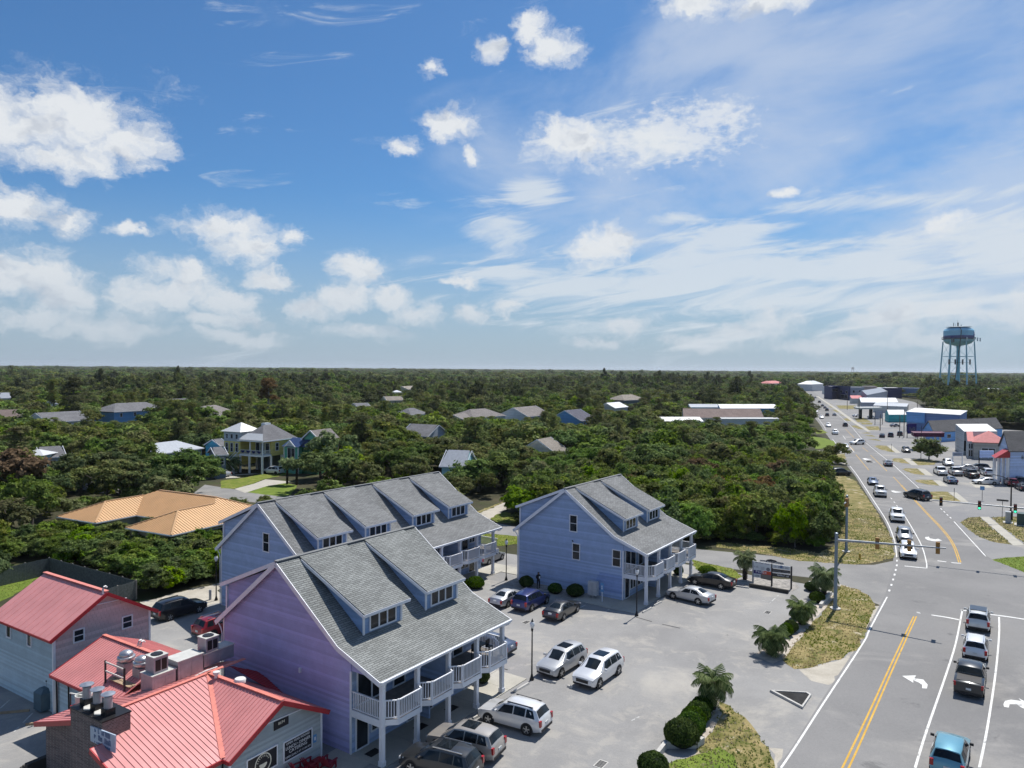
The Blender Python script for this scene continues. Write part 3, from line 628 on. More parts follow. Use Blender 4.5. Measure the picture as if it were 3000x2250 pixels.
def rail(mb_rail, mb_bal, a, b, z0, z1, n):
    a, b = Vector((*a, 0)), Vector((*b, 0)); up = Vector((0,0,1))
    mb_rail.beam(a+up*z1, b+up*z1, 0.10, 0.06); mb_rail.beam(a+up*(z0+0.08), b+up*(z0+0.08), 0.06, 0.06)
    for i in range(n):
        p = a.lerp(b, (i+0.5)/n); mb_bal.cbox((p.x, p.y, z0+0.1), (0.045, 0.045, z1-z0-0.12))
def townhouse(O, units, label, wall_m='blue_siding', roof_m='grey_shingles', windows=(), full=True):
    W_, RZ, RS = 12.8, 10.8, -6.75
    L = 12.8*units
    h = empty('townhouse', O, UA-R(90), label, 'house', 'blue houses round the parking lot')
    # walls: one closed shell
    prof = [(-W_,0),(0,0),(0,6.06),(-0.9,6.42),(RS,10.63),(-W_,6.0)]
    mb = MB(); n = len(prof)
    A = [(s, 0.0, z) for s, z in prof]; B = [(s, L, z) for s, z in prof]
    mb.faces(A+B, [tuple(range(n)), tuple(range(n, 2*n))[::-1]]+[(i, (i+1)%n, n+(i+1)%n, n+i) for i in (0,1,5)])
    mb.build('wall', wall_m, h)
    # porch gable infill at both ends
    for y in (0.06, L-0.16):
        mb = MB(); mb.extr([(0.01,y,5.12),(2.45,y,5.12),(2.45,y,5.2),(0.01,y,6.05)], (0,0.1,0)); mb.build('porch_gable', wall_m, h)
    # rear shed dormer wall
    mb = MB(); y0, y1 = 0.32, L-0.32
    mb.extr([(-W_+0.02,y0,5.9),(RS,y0,10.5),(-W_+0.02,y0,8.12)], (0,y1-y0,0)); mb.build('rear_dormer_wall', wall_m, h)
    # roofs
    mb = MB(); a, b = -0.28, L+0.28
    roof_slab(mb, [(RS,a,RZ),(-0.9,a,6.56),(-0.9,b,6.56),(RS,b,RZ)]); roof_slab(mb, [(-0.9,a,6.56),(2.72,a,5.22),(2.72,b,5.22),(-0.9,b,6.56)])
    roof_slab(mb, [(RS,a,RZ),(RS,b,RZ),(-13.35,b,5.62),(-13.35,a,5.62)])
    roof = mb.build('roof', roof_m, h)
    mb = MB(); roof_slab(mb, [(RS-0.02,0.02,RZ+0.07),(-13.25,0.02,8.24),(-13.25,L-0.02,8.24),(RS-0.02,L-0.02,RZ+0.07)]); mb.build('rear_dormer_roof', roof_m, h)
    mb = MB(); mb.beam((RS,a,RZ+0.03),(RS,b,RZ+0.03),0.32,0.07); mb.build('ridge_cap', mat('ridge_grey',(0.2,0.205,0.205),.9), h)
    # white trim along rakes and eaves
    for y in (a-0.03, b+0.03):
        mb = MB(); d = -0.16
        for p, q in (((RS,RZ),(-0.9,6.56)),((-0.9,6.56),(2.72,5.22)),((RS,RZ),(-13.35,5.62))):
            mb.beam((p[0],y,p[1]+d),(q[0],y,q[1]+d),0.05,0.30)
        mb.build('rake_trim', 'trim_white', h)
    mb = MB(); mb.beam((RS-0.02,0.0,RZ-0.07),(-13.25,0.0,8.08),0.05,0.26); mb.beam((-13.27,0,8.1),(-13.27,L,8.1),0.05,0.22); mb.build('dormer_trim', 'trim_white', h)
    mb = MB(); mb.beam((2.74,a,5.1),(2.74,b,5.1),0.06,0.22); mb.build('eave_trim', 'trim_white', h); mb = MB(); mb.beam((-13.38,a,5.5),(-13.38,b,5.5),0.06,0.22); mb.build('eave_trim', 'trim_white', h)
    mb = MB(); mb.beam((2.84,a,5.16),(2.84,b,5.16),0.12,0.11); mb.build('gutter', 'trim_white', h)
    mb = MB()
    for s in (-W_+0.04, 0.0): mb = MB(); mb.cbox((s, -0.005, 0), (0.14, 0.06, 5.9 if s else 5.1)); mb.build('corner_trim', 'trim_white', h)
    mb = MB(); mb.cbox((-W_+0.02, 0.26, 6.1), (0.14, 0.14, 1.95)); mb.build('corner_trim', 'trim_white', h)
    mb = MB(); mb.tube([(-13.3,-0.1,5.45),(-12.95,-0.12,5.1),(-12.86,-0.1,4.8),(-12.86,-0.1,0.1)], 0.045, 6); mb.build('downspout', 'trim_white', h)
    mb = MB(); mb.tube([(2.84,b-0.05,5.1),(2.75,b-0.3,4.9),(2.58,b-0.55,4.85)], 0.045, 6); mb.build('downspout', 'trim_white', h)
    # front dormers
    for u in range(2*units):
        t0 = 1.9+5.95*(u % 2)+12.8*(u//2); t1 = t0+3.5
        mb = MB(); zf = 8.08
        mb.faces([(-0.93,t0,6.45),(-0.93,t1,6.45),(-0.93,t1,zf),(-0.93,t0,zf),(RS+0.5,t0,10.45),(RS+0.5,t1,10.45),(RS+0.7,t0,10.0),(RS+0.7,t1,10.0)],
                 [(0,1,2,3),(0,3,4,6),(1,7,5,2),(3,2,5,4)])
        d = mb.build('dormer', 'dormer_siding', h)
        mb = MB(); e = 0.35; roof_slab(mb, [(RS+0.02,t0-e,RZ+0.06),(-0.45,t0-e,8.06),(-0.45,t1+e,8.06),(RS+0.02,t1+e,RZ+0.06)], 0.1); mb.build('dormer_roof', roof_m, d)
        mb = MB()
        for t in (t0-e-0.03, t1+e+0.03): mb.beam((RS+0.3,t,RZ-0.24),(-0.45,t,7.88),0.05,0.2)
        mb.beam((-0.43,t0-e,7.93),(-0.43,t1+e,7.93),0.05,0.2)
        for t in (t0+0.03, t1-0.03): mb.cbox((-0.91,t,6.5),(0.07,0.16,1.45))
        mb.build('dormer_trim', 'trim_white', d)
        pl = front_plane(-0.93); mb = MB(); w0, w1 = t0+0.62, t1-0.62
        for q0, q1, r0, r1 in ((w0-.1,w0,6.66,7.9),(w1,w1+.1,6.66,7.9),(w0,w1,6.66,6.76),(w0,w1,7.8,7.9),(w0+(w1-w0)/3-.06,w0+(w1-w0)/3+.06,6.76,7.8),(w0+2*(w1-w0)/3-.06,w0+2*(w1-w0)/3+.06,6.76,7.8)):
            mb.hexa([pl(q0,r0,0),pl(q1,r0,0),pl(q1,r1,0),pl(q0,r1,0)],[pl(q0,r0,.07),pl(q1,r0,.07),pl(q1,r1,.07),pl(q0,r1,.07)])
        mb.build('window_frame', 'trim_white', d)
        for k in range(3):
            q0 = w0+(w1-w0)*k/3+(0.06 if k else 0); q1 = w0+(w1-w0)*(k+1)/3-(0.06 if k < 2 else 0)
            mb = MB(); mb.box(-0.925,q0,6.76,-0.905,q1,7.8); mb.build('pane', 'window_glass', d)
    # gable windows
    for s0, s1, z0, z1 in windows: window(h, gable_plane(0.0), s0, s1, z0, z1)
    # porch: posts, decks, rails
    nb = 4*units; bw = 12.8/4.2
    ts = [0.14+bw*i for i in range(nb+1)]; ts[-1] = min(ts[-1], L-0.2)
    for t in ts:
        mb = MB(); mb.cbox((2.5,t,0.05),(0.26,0.26,5.05)); mb.cbox((2.5,t,0.05),(0.34,0.34,0.3)); mb.cbox((2.5,t,4.85),(0.34,0.34,0.25)); mb.build('post', 'trim_white', h)
    mb = MB(); mb.box(0.02,0.1,2.62,2.6,L-0.1,2.78); mb.build('balcony_floor', 'deck_boards', h)
    mb = MB(); mb.box(2.42,0.06,2.34,2.62,L-0.05,2.76); mb.box(0.02,0.02,2.34,2.42,0.12,2.76); mb.box(0.02,L-0.12,2.34,2.42,L-0.02,2.76); mb.build('balcony_beam', 'trim_white', h)
    for y in (0.08, L-0.1):
        r_, b_ = MB(), MB(); rail(r_, b_, (0.1, y), (2.4, y), 2.78, 3.88, 16); rr = r_.build('railing', 'trim_white', h); b_.build('balusters', 'trim_white', rr)
    for i in range(nb):
        a_, b_ = ts[i], ts[i+1]; p = [(2.56,a_+0.1),(3.18,a_+0.65),(3.18,b_-0.42),(2.56,b_-0.02)]
        mb = MB(); mb.prism([(2.6,a_+0.1)]+p[1:3]+[(2.6,b_-0.04)], 2.6, 2.79); bal = mb.build('bay_balcony', 'deck_boards', h)
        r_, q_ = MB(), MB(); f = MB()
        for k, (u, v) in enumerate(zip(p[:-1], p[1:])):
            ln = math.dist(u, v); rail(r_, q_, u, v, 2.8, 3.9, max(3, int(ln/0.145)))
            U_, V_ = Vector((*u, 2.6)), Vector((*v, 2.6)); f.beam(U_, V_, 0.05, 0.34)
        for u in p[1:3]: r_.cbox((*u, 2.45), (0.11, 0.11, 1.52))
        r_.build('railing', 'trim_white', bal); q_.build('balusters', 'trim_white', bal); f.build('fascia', 'trim_white', bal)
    # partitions, doors and windows behind the porch
    mb = MB(); mb.box(0.001,0.08,0.02,0.012,L-0.1,5.9); mb.build('porch_wall', 'blue_siding', h)
    pf = front_plane(0.012)
    for i in range(nb+1):
        if i % 2 == 0 and 0 < i < nb:
            for z0, z1 in ((0.05, 2.34), (2.78, 5.6)):
                mb = MB(); xe = 2.3 if z0 > 1 else 0.9; za, zb_ = (5.95, 5.12) if z0 > 1 else (z1, z1)
                mb.extr([(0.01,ts[i]-.07,z0),(xe,ts[i]-.07,z0),(xe,ts[i]-.07,zb_),(0.01,ts[i]-.07,za)], (0,.14,0)); mb.build('partition', 'blue_siding', h)
    for i in range(nb):
        a_, b_ = ts[i]+0.3, ts[i+1]-0.3; mid = (a_+b_)/2
        if i % 2 == 0:
            window(h, pf, a_, a_+0.95, 0.12, 2.15, split='1', name='door', g='porch_glass'); window(h, pf, a_+1.3, b_, 0.8, 2.1, split='2', g='porch_glass')
            window(h, pf, a_+0.1, b_, 2.9, 5.0, split='2', name='door', g='porch_glass')
        else:
            window(h, pf, a_, b_-1.1, 0.8, 2.1, split='2', g='porch_glass'); window(h, pf, b_-0.95, b_, 0.12, 2.15, split='1', name='door', g='porch_glass')
            window(h, pf, a_+0.2, a_+1.2, 2.9, 4.9, split='1', name='door', g='porch_glass'); window(h, pf, a_+1.55, b_, 3.5, 4.8, split='2', g='porch_glass')
    # first bay side light on the gable return, as seen at the corner
    return h
gw = ((-6.2,-5.4,6.35,8.0),(-5.85,-5.05,3.42,5.03),(-1.13,-0.3,3.43,5.03))
hB1 = townhouse(B1O, 1, 'nearest blue house whose long shingled roof has two dormers', 'flare_tinted_siding', 'green_grey_shingles')
hB2 = townhouse(B2O, 2, 'long blue house behind the nearest one with four roof dormers', 'blue_siding', 'grey_shingles', ((-6.2,-5.4,6.35,8.0),))
hB3 = townhouse(B3O, 1, 'blue house on the right with three windows in its end wall', 'blue_siding', 'grey_shingles', gw)
# small fittings on the end walls
mb = MB(); mb.cbox((-4.6,-0.06,3.95),(0.16,0.12,0.3)); mb.build('meter_box', 'trim_white', hB1)
mb = MB(); mb.tube([(-5.9,-0.03,5.35),(-5.9,-0.12,5.35),(-5.75,-0.14,5.25)], 0.05, 6); mb.build('wall_lamp', 'black_metal', hB3)
# patched newer siding on the right house
siding('newer_blue_siding', (0.27, 0.365, 0.60))
mb = MB()
for k, (s0, s1) in enumerate(((-3.6,-0.1),(-3.4,-0.1),(-3.3,-0.1),(-3.0,-0.1),(-2.9,-0.1),(-2.7,-0.1))):
    mb.box(s0, -0.012, 0.6+0.32*k, s1, 0.002, 0.6+0.32*(k+1)-0.004)
mb.build('siding_patch', 'newer_blue_siding', hB3)
# utility box, sign and bollard at the right house
def local(h, s, t, z=0.0): q = Matrix.Rotation(UA-R(90), 3, 'Z') @ Vector((s, t, z)); return Vector(h.location)+q
ub = empty('utility_cabinet', local(hB3, -2.85, -1.0), UA-R(90), 'pale grey utility cabinet standing against the right blue house', 'cabinet')
mb = MB(); mb.box(-0.5,-0.25,0.35,0.5,0.25,1.75); mb.build('cabinet', mat('cabinet_grey', (0.45,0.47,0.48), 0.5), ub)
mb = MB(); mb.box(-0.1,-0.1,0,0.1,0.1,0.35); mb.build('foot', 'grey_metal', ub); mb = MB(); mb.box(-0.004,-0.262,0.42,0.004,-0.25,1.68); mb.build('door_seam', 'black_metal', ub)
mat('sign_blue', (0.12, 0.30, 0.55), 0.4)
def post_sign(loc, rz, hgt, w, hh, m, label, sym=None, post='trim_white', pr=0.04):
    e = empty('sign_post', loc, rz, label, 'sign'); mb = MB(); mb.cbox((0,0,0),(pr*2,pr*2,hgt)); mb.build('post', post, e)
    mb = MB(); mb.box(-w/2,-0.06,hgt-hh,w/2,-0.04,hgt); mb.build('panel', m, e)
    if sym: text(sym, hh*0.5, 'white_paint', e, (0,-0.064,hgt-hh/2), (1,0,0), (0,0,1))
    return e
e = post_sign(local(hB3, -1.5, -1.6), UA-R(90), 1.95, 0.34, 0.9, 'sign_blue', 'blue accessible parking sign on a white post by the right house')
mb = MB(); mb.lathe([(0.0,-0.075),(0.07,-0.075),(0.07,-0.062),(0.0,-0.062)], 12, (0.0,0,1.62), axis='y'); mb.box(-0.05,-0.075,1.3,0.06,-0.062,1.5); mb.build('wheelchair_symbol', 'white_paint', e)
# ------------------------------------------------------------------ lamp posts
glass('lamp_globe', (0.55, 0.56, 0.56), 0.25); MATS['lamp_globe'].node_tree.nodes['Principled BSDF'].inputs['Roughness'].default_value = 0.3
def lamp(p, label):
    e = empty('lamp_post', (p.x, p.y, 0), 0, label, 'lamp', 'lamp posts of the blue houses')
    mb = MB(); mb.lathe([(0.17,0),(0.17,0.1),(0.11,0.25),(0.06,0.5),(0.048,3.7),(0.07,3.72),(0.10,3.85),(0.07,3.95)], 10); mb.build('post', 'black_metal', e, 40)
    mb = MB(); mb.lathe([(0.08,3.95),(0.17,4.12),(0.19,4.28),(0.14,4.42),(0.05,4.5)], 12); mb.build('globe', 'lamp_globe', e, 60)
    mb = MB(); mb.lathe([(0.12,4.44),(0.05,4.56),(0.015,4.68)], 8); mb.build('finial', 'black_metal', e)
    return e
lamp(G(1558,1992), 'lamp post between the nearest blue house and the two facing suvs'); lamp(G(*z5([(1470,1435)])[0]), 'lamp post at the porch corner of the right blue house')
lamp(G(*z5([(262,1105)])[0]), 'lamp post between the long blue house and the right one'); lamp(G(*z1([(1617,405)])[0]), 'lamp post at the left back corner behind the blue houses')
# ================================================================== red-roofed restaurant (left foreground)
scene.cycles.use_denoising = True; scene.cycles.denoiser = 'OPENIMAGEDENOISE'; scene.cycles.denoising_input_passes = 'RGB_ALBEDO_NORMAL'; scene.cycles.denoising_prefilter = 'ACCURATE'; scene.cycles.max_bounces = 6; scene.cycles.diffuse_bounces = 3; scene.cycles.glossy_bounces = 3; scene.cycles.transmission_bounces = 3; scene.cycles.caustics_reflective = False
class Root:
    """a thing whose parts are drawn in world coordinates"""
    def __init__(s, name, loc, label, cat, group=None):
        s.o = empty(name, loc, 0, label, cat, group); s.p = Vector(loc)
    def add(s, mb, name, m, parent=None, smooth=None, fix=True):
        mb.v = [tuple(Vector(v)-s.p) for v in mb.v]; return mb.build(name, m, parent or s.o, smooth, fix)
    def panels(s, pts, w, m, parent=None, rib=0.036, ribw=0.045, off=0.0, name='roof_panel'):
        P = [Vector(p) for p in pts]; n = (P[1]-P[0]).cross(P[2]-P[0]).normalized()
        if n.z < 0: n = -n
        v = Vector((n.x*n.z, n.y*n.z, -(n.x**2+n.y**2))).normalized(); u = v.cross(n)
        o = P[0]; Q = [((p-o).dot(u), (p-o).dot(v)) for p in P]
        def clip(poly, a, keep):
            out = []
            for i in range(len(poly)):
                p, q = poly[i], poly[(i+1) % len(poly)]; ip, iq = keep(p[0]-a), keep(q[0]-a)
                if ip: out.append(p)
                if ip != iq: t = (a-p[0])/(q[0]-p[0]); out.append((a, p[1]+(q[1]-p[1])*t))
            return out
        lo, hi = min(q[0] for q in Q), max(q[0] for q in Q); k = max(1, round((hi-lo)/w)); w = (hi-lo)/k
        W3 = lambda a, b, h=0.0: o+u*a+v*b+n*(h+off)
        for i in range(k):
            a, b = lo+i*w, lo+(i+1)*w
            c = clip(clip(Q, a, lambda d: d >= -1e-6), b, lambda d: d <= 1e-6)
            if len(c) < 3: continue
            mb = MB(); mb.extr([W3(*p) for p in c], -n*0.03)
            e = clip(clip(Q, a+0.001, lambda d: d >= 0), a+0.002, lambda d: d <= 0)
            if len(e) >= 2 and rib:
                v0, v1 = min(p[1] for p in e), max(p[1] for p in e)
                if v1-v0 > 0.15: mb.hexa([W3(a,v0), W3(a+ribw,v0), W3(a+ribw,v1), W3(a,v1)], [W3(a+.01,v0,rib), W3(a+ribw-.01,v0,rib), W3(a+ribw-.01,v1,rib), W3(a+.01,v1,rib)])
            s.add(mb, name, m, parent)
    def slab(s, pts, th, name, m, parent=None):
        mb = MB(); roof_slab(mb, pts, th); return s.add(mb, name, m, parent)
def up(p, z): return Vector((p.x, p.y, z))
RA = R(57.5); U2 = Vector((math.cos(RA), math.sin(RA), 0)); G2 = Vector((math.sin(RA), -math.cos(RA), 0))
def onplane(px, P, d):                     # pixel -> point on the vertical plane through P along d
    r = ray(*px); n = Vector((-d.y, d.x, 0)); t = n.dot(P)/n.dot(r); return Vector((r.x*t, r.y*t, CAM_H+r.z*t))
mat('red_metal', (0.60, 0.245, 0.235), 0.42, 0.0, var=0.10, scale=0.6, spec=0.5); mat('red_trim', (0.40, 0.03, 0.035), 0.45, var=0.1); mat('salmon_cap', (0.66, 0.22, 0.17), 0.4)
siding('pink_shake', (0.60, 0.465, 0.45), 0.24, shake=True, var=0.13); siding('pale_teal_siding', (0.44, 0.54, 0.58), 0.14); siding('grey_teal_siding', (0.39, 0.43, 0.43), 0.14)
bricks('brown_brick', (0.15, 0.105, 0.095)); mat('galvanised', (0.52, 0.52, 0.53), 0.32, 0.75, var=0.2); mat('duct_grey', (0.36, 0.36, 0.39), 0.5, 0.35, var=0.15); mat('unit_beige', (0.50, 0.50, 0.47), 0.55)
mat('sign_black', (0.012, 0.012, 0.018), 0.4); mat('cream_paint', (0.72, 0.68, 0.56), 0.5); mat('cap_stone', (0.55, 0.54, 0.50), 0.8)
mat('chair_red', (0.23, 0.012, 0.028), 0.5, var=0.2); mat('grill_blue', (0.07, 0.12, 0.15), 0.5)
AP = G(*z8([(1930,230)])[0], 4.75); PK = AP+G2*6.75; E_ = AP-U2*7.1
rest = Root('restaurant', up(AP, 0), 'restaurant with ribbed red metal roofs and a brick chimney', 'restaurant')
hw, ze = 3.5, 2.85
# walls
gL, gR = PK-G2*0.4-U2*3.2, PK-G2*0.4+U2*3.2
mb = MB(); pk = PK-G2*0.4
mb.extr([up(gL,0), up(gR,0), up(gR,3.0), up(pk,4.62), up(gL,3.0)], -G2*0.2); rest.add(mb, 'gable_wall', 'grey_teal_siding')
mb = MB(); q = gR-G2*6.2; mb.extr([up(gR-G2*.2,0), up(q,0), up(q,3.0), up(gR-G2*.2,3.0)], -U2*0.15); q = gL-G2*0.5; mb.extr([up(gL-G2*.2,0), up(q,0), up(q,3.0), up(gL-G2*.2,3.0)], U2*0.15); rest.add(mb, 'side_wall', 'grey_teal_siding')
IC = AP+G2*6.2-U2*hw
w0, w1 = E_+U2*0.35+G2*5.7, IC-G2*0.5+U2*0.3
mb = MB(); mb.extr([up(w0,0), up(w1,0), up(w1,2.95), up(w0,2.95)], -G2*0.2); rest.add(mb, 'front_wall', 'grey_teal_siding')
mb = MB(); b0, b1 = E_+U2*0.4-G2*5.5, E_+U2*0.4+G2*5.6
mb.extr([up(b0,0), up(b1,0), up(b1,3.0), up(E_+U2*.4,4.6), up(b0,3.05)], U2*0.25); rest.add(mb, 'brick_wall', 'brown_brick')
q = b0+U2*8; mb = MB(); mb.extr([up(b0+U2*.25,0), up(q,0), up(q,3.0), up(b0+U2*.25,3.0)], G2*0.2); rest.add(mb, 'back_wall', 'brown_brick')
# roofs
Z = lambda p, z: up(p, z)
rest.panels([AP, PK, Z(PK-U2*hw, ze), Z(IC, ze)], 0.30, 'red_metal'); rest.panels([AP, PK, Z(PK+U2*hw, ze), Z(AP+U2*hw, ze)], 0.30, 'red_metal')
rest.panels([AP, E_, Z(E_+G2*6.2, ze), Z(IC, ze)], 0.30, 'red_metal', off=0.012)
s0, s1 = E_+G2*1.9, E_+G2*6.2; zz = lambda p: 4.75-(4.75-ze)*((p-E_).dot(G2))/6.2
rest.panels([Z(s0,zz(s0)), Z(s1,zz(s1)), Z(s1-U2*1.0,zz(s1)), Z(s0-U2*1.0,zz(s0))], 0.30, 'red_metal', off=0.012)
e2 = AP+U2*2.6; rest.panels([E_, e2, Z(e2-G2*6.0, 3.0), Z(E_-G2*6.0, 3.0)], 0.30, 'red_metal')
e3 = AP+U2*9.0-G2*1.0; rest.panels([Z(e2-G2*1.5,4.0), Z(AP+U2*hw+G2*3,ze-.25), Z(AP+U2*hw+G2*3+U2*.2,2.5), Z(e2+U2*2.2-G2*1.5,2.5)], 0.4, 'red_trim', rib=0.03)
mb = MB(); up3 = Vector((0,0,0.05))
for a, b in ((AP,PK),(AP,E_),(AP,e2),(AP,Z(IC,ze))): mb.beam(a+up3, b+up3, 0.26, 0.05)
rest.add(mb, 'ridge_cap', 'salmon_cap')
mb = MB()
for a, b in ((PK,Z(PK-U2*hw,ze)),(PK,Z(PK+U2*hw,ze)),(Z(E_-G2*6.0,3.0),E_),(Z(E_+G2*1.9-U2,zz(s0)),Z(E_+G2*6.2-U2,ze)),(Z(s0,zz(s0)),Z(s0-U2,zz(s0)))): mb.beam(a-up3*2.4, b-up3*2.4, 0.07, 0.26)
for a, b in ((Z(E_+G2*6.22,ze),Z(IC+G2*.02,ze)),(Z(PK-U2*hw,ze),Z(IC,ze)),(Z(E_-G2*6.02,3.0),Z(e2-G2*6.02,3.0))): mb.beam(a-up3*2.2, b-up3*2.2, 0.08, 0.2)
rest.add(mb, 'fascia', 'red_trim')
# chimney
c0 = E_-U2*0.3-G2*1.35; c1 = E_-U2*0.3+G2*1.75
mb = MB(); mb.extr([up(c0,0), up(c1,0), up(c1,5.15), up(c0,5.15)], U2*1.5); ch = rest.add(mb, 'chimney', 'brown_brick')
mb = MB(); m_ = (c0+c1)/2+U2*.75; mb.cbox((m_.x,m_.y,5.15),(3.2,1.58,0.07),RA-R(90)); rest.add(mb, 'chimney_cap', 'black_metal', ch)
for k in range(3):
    f = c0+G2*(0.45+1.05*k)+U2*(0.62)
    mb = MB(); mb.cbox((f.x,f.y,5.2),(0.5,0.5,0.38),RA); rest.add(mb, 'flue_base', 'black_metal', ch)
    mb = MB(); mb.lathe([(0.21,5.5),(0.21,6.2),(0.17,6.22)], 14, (f.x,f.y,0)); rest.add(mb, 'flue', 'duct_grey', ch, 40)
    mb = MB(); mb.lathe([(0.36,6.30),(0.35,6.33),(0.05,6.42)], 16, (f.x,f.y,0))
    for j in range(3): mb.cbox((f.x+.19*math.cos(j*2.1),f.y+.19*math.sin(j*2.1),6.18),(0.03,0.03,0.14))
    rest.add(mb, 'flue_cap', 'galvanised', ch, 40)
    if k < 2:
        g_ = c0+G2*(0.97+1.05*k)+U2*0.5; mb = MB(); mb.lathe([(0.34,5.2),(0.34,5.27),(0.3,5.29)], 6, (g_.x,g_.y,0)); rest.add(mb, 'cap_stone', 'cap_stone', ch)
# wall sign on the chimney side
mat('sign_pale_blue', (0.42, 0.50, 0.60), 0.5); mat('letter_blue', (0.10, 0.16, 0.30), 0.5)
sp = c0-U2*0.02; cr = [onplane(p, sp, G2) for p in z8([(845,712),(1078,800),(1072,965),(848,850)])]
sg = Root('wall_sign', up(sp, 0), 'pale blue lettered board fixed to the brick chimney wall', 'sign')
mb = MB(); mb.extr(cr, -U2*0.06); sg.add(mb, 'board', 'sign_pale_blue')
cxy = sum(cr, Vector())/4-U2*0.075-sg.p
for dz, n_, w, h_ in ((0.30,9,1.5,.26),(-.04,8,1.6,.28),(-.34,16,1.5,.12)): scribble(n_, w, h_, 'letter_blue', sg.o, cxy+Vector((0,0,dz)), G2, n_)
# gable signs
gp = gL+G2*0.0
def board(px, label, m='sign_black', frame='trim_white', fr=0.07, th=0.05):
    C = [onplane(p, gp, U2) for p in px]; r_ = Root('wall_sign', up(C[0], 0), label, 'sign')
    a0, a1 = min((c-gp).dot(U2) for c in C), max((c-gp).dot(U2) for c in C); b0_, b1_ = min(c.z for c in C), max(c.z for c in C)
    zl = [(c-gp).dot(U2) for c in C]; zl.sort(); a0, a1 = (zl[0]+zl[1])/2, (zl[2]+zl[3])/2
    zs = sorted(c.z for c in C); b0_, b1_ = (zs[0]+zs[1])/2, (zs[2]+zs[3])/2
    pt = lambda a, z, d=0.0: up(gp+U2*a+G2*d, z)
    mb = MB(); mb.extr([pt(a0,b0_), pt(a1,b0_), pt(a1,b1_), pt(a0,b1_)], G2*th); r_.add(mb, 'board', m)
    if frame:
        for (x0,x1,y0,y1) in ((a0-fr,a1+fr,b1_,b1_+fr),(a0-fr,a1+fr,b0_-fr,b0_),(a0-fr,a0,b0_,b1_),(a1,a1+fr,b0_,b1_)):
            mb = MB(); mb.extr([pt(x0,y0),pt(x1,y0),pt(x1,y1),pt(x0,y1)], G2*(th+0.03)); r_.add(mb, 'frame', frame)
    return r_, pt, a0, a1, b0_, b1_
r_, pt, a0, a1, q0, q1 = board(zb([(1040,890),(1600,570),(1590,960),(1050,1240)]), 'black framed menu board announcing lunch, dinner and catering', 'sign_black')
wd = a1-a0; hh = q1-q0
for f, tx, w, sz in ((0.86,'OPEN YEAR ROUND',0.86,0.17),(0.62,'LUNCH • DINNER',0.9,0.24),(0.40,'CATERING',0.66,0.26),(0.14,'OPEN DAILY AT 11:00 AM',0.92,0.16)):
    text(tx, hh*sz, 'white_paint', r_.o, pt((a0+a1)/2, q0+hh*f, 0.055)-r_.p, U2, (0,0,1), width=wd*w)
r_, pt, a0, a1, q0, q1 = board(zb([(842,450),(1132,320),(1132,490),(842,620)]), 'small black number board under the restaurant gable peak', 'sign_black', None)
text('8694', (q1-q0)*0.5, 'cream_paint', r_.o, pt((a0+a1)/2, q0+(q1-q0)*.6, 0.055)-r_.p, U2, (0,0,1), width=(a1-a0)*.45)
r_, pt, a0, a1, q0, q1 = board(zb([(300,1200),(890,960),(890,1330),(300,1600)]), 'black framed board with a round cream emblem behind the red chairs', 'sign_black')
cx_, cz_ = (a0+a1)/2+0.05, (q0+q1)/2-0.05
mb = MB(); ring = []
for j in range(24):
    a, b = 2*math.pi*j/24, 2*math.pi*(j+1)/24; f = lambda t, r, d: pt(cx_+r*math.cos(t), cz_+r*math.sin(t), d)
    mb.hexa([f(a,.50,.05),f(b,.50,.05),f(b,.56,.05),f(a,.56,.05)], [f(a,.50,.06),f(b,.50,.06),f(b,.56,.06),f(a,.56,.06)])
r_.add(mb, 'emblem_ring', 'cream_paint')
mb = MB(); mb.extr([pt(cx_+.24*math.cos(t)*1.1, cz_-.1+.13*math.sin(t)+.05*math.cos(2*t), .05) for t in [2*math.pi*j/14 for j in range(14)]], G2*.01); r_.add(mb, 'emblem', 'cream_paint')
for j in range(9):
    t = R(160-17*j); q = pt(cx_+.40*math.cos(t), cz_+.40*math.sin(t), .055)
    mb = MB(); mb.beam(q-(U2*math.cos(t)+Vector((0,0,math.sin(t))))*.05, q+(U2*math.cos(t)+Vector((0,0,math.sin(t))))*.05, .03, .008, up=G2); r_.add(mb, 'emblem_ray', 'cream_paint')
mb = MB(); C = [onplane(p, gp, U2) for p in zb([(1640,715),(1705,690),(1700,850),(1640,875)])]; mb.extr(C, G2*0.03); rr = Root('wall_sign', up(C[0],0), 'small blue accessibility plate beside the menu board', 'sign'); rr.add(mb, 'plate', 'sign_blue')
mb = MB(); c = sum(C, Vector())/4+G2*.035; mb.cbox((c.x,c.y,c.z-.1),(.1,.01,.2),RA); rr.add(mb, 'symbol', 'white_paint')
mb = MB(); a = pt(0.3,3.05,.02); t0 = onplane(zb([(660,505)])[0], gp, U2); t1 = onplane(zb([(1410,180)])[0], gp, U2); mb.beam(t0+G2*.03, t1+G2*.03, .05, .06); rest.add(mb, 'gable_trim', 'trim_white')
mb = MB(); mb.cbox((gR.x,gR.y,0),(.12,.12,2.9),RA); rest.add(mb, 'corner_trim', 'trim_white'); mb = MB(); mb.cbox((gL.x,gL.y,0),(.12,.12,2.9),RA); rest.add(mb, 'corner_trim', 'trim_white')
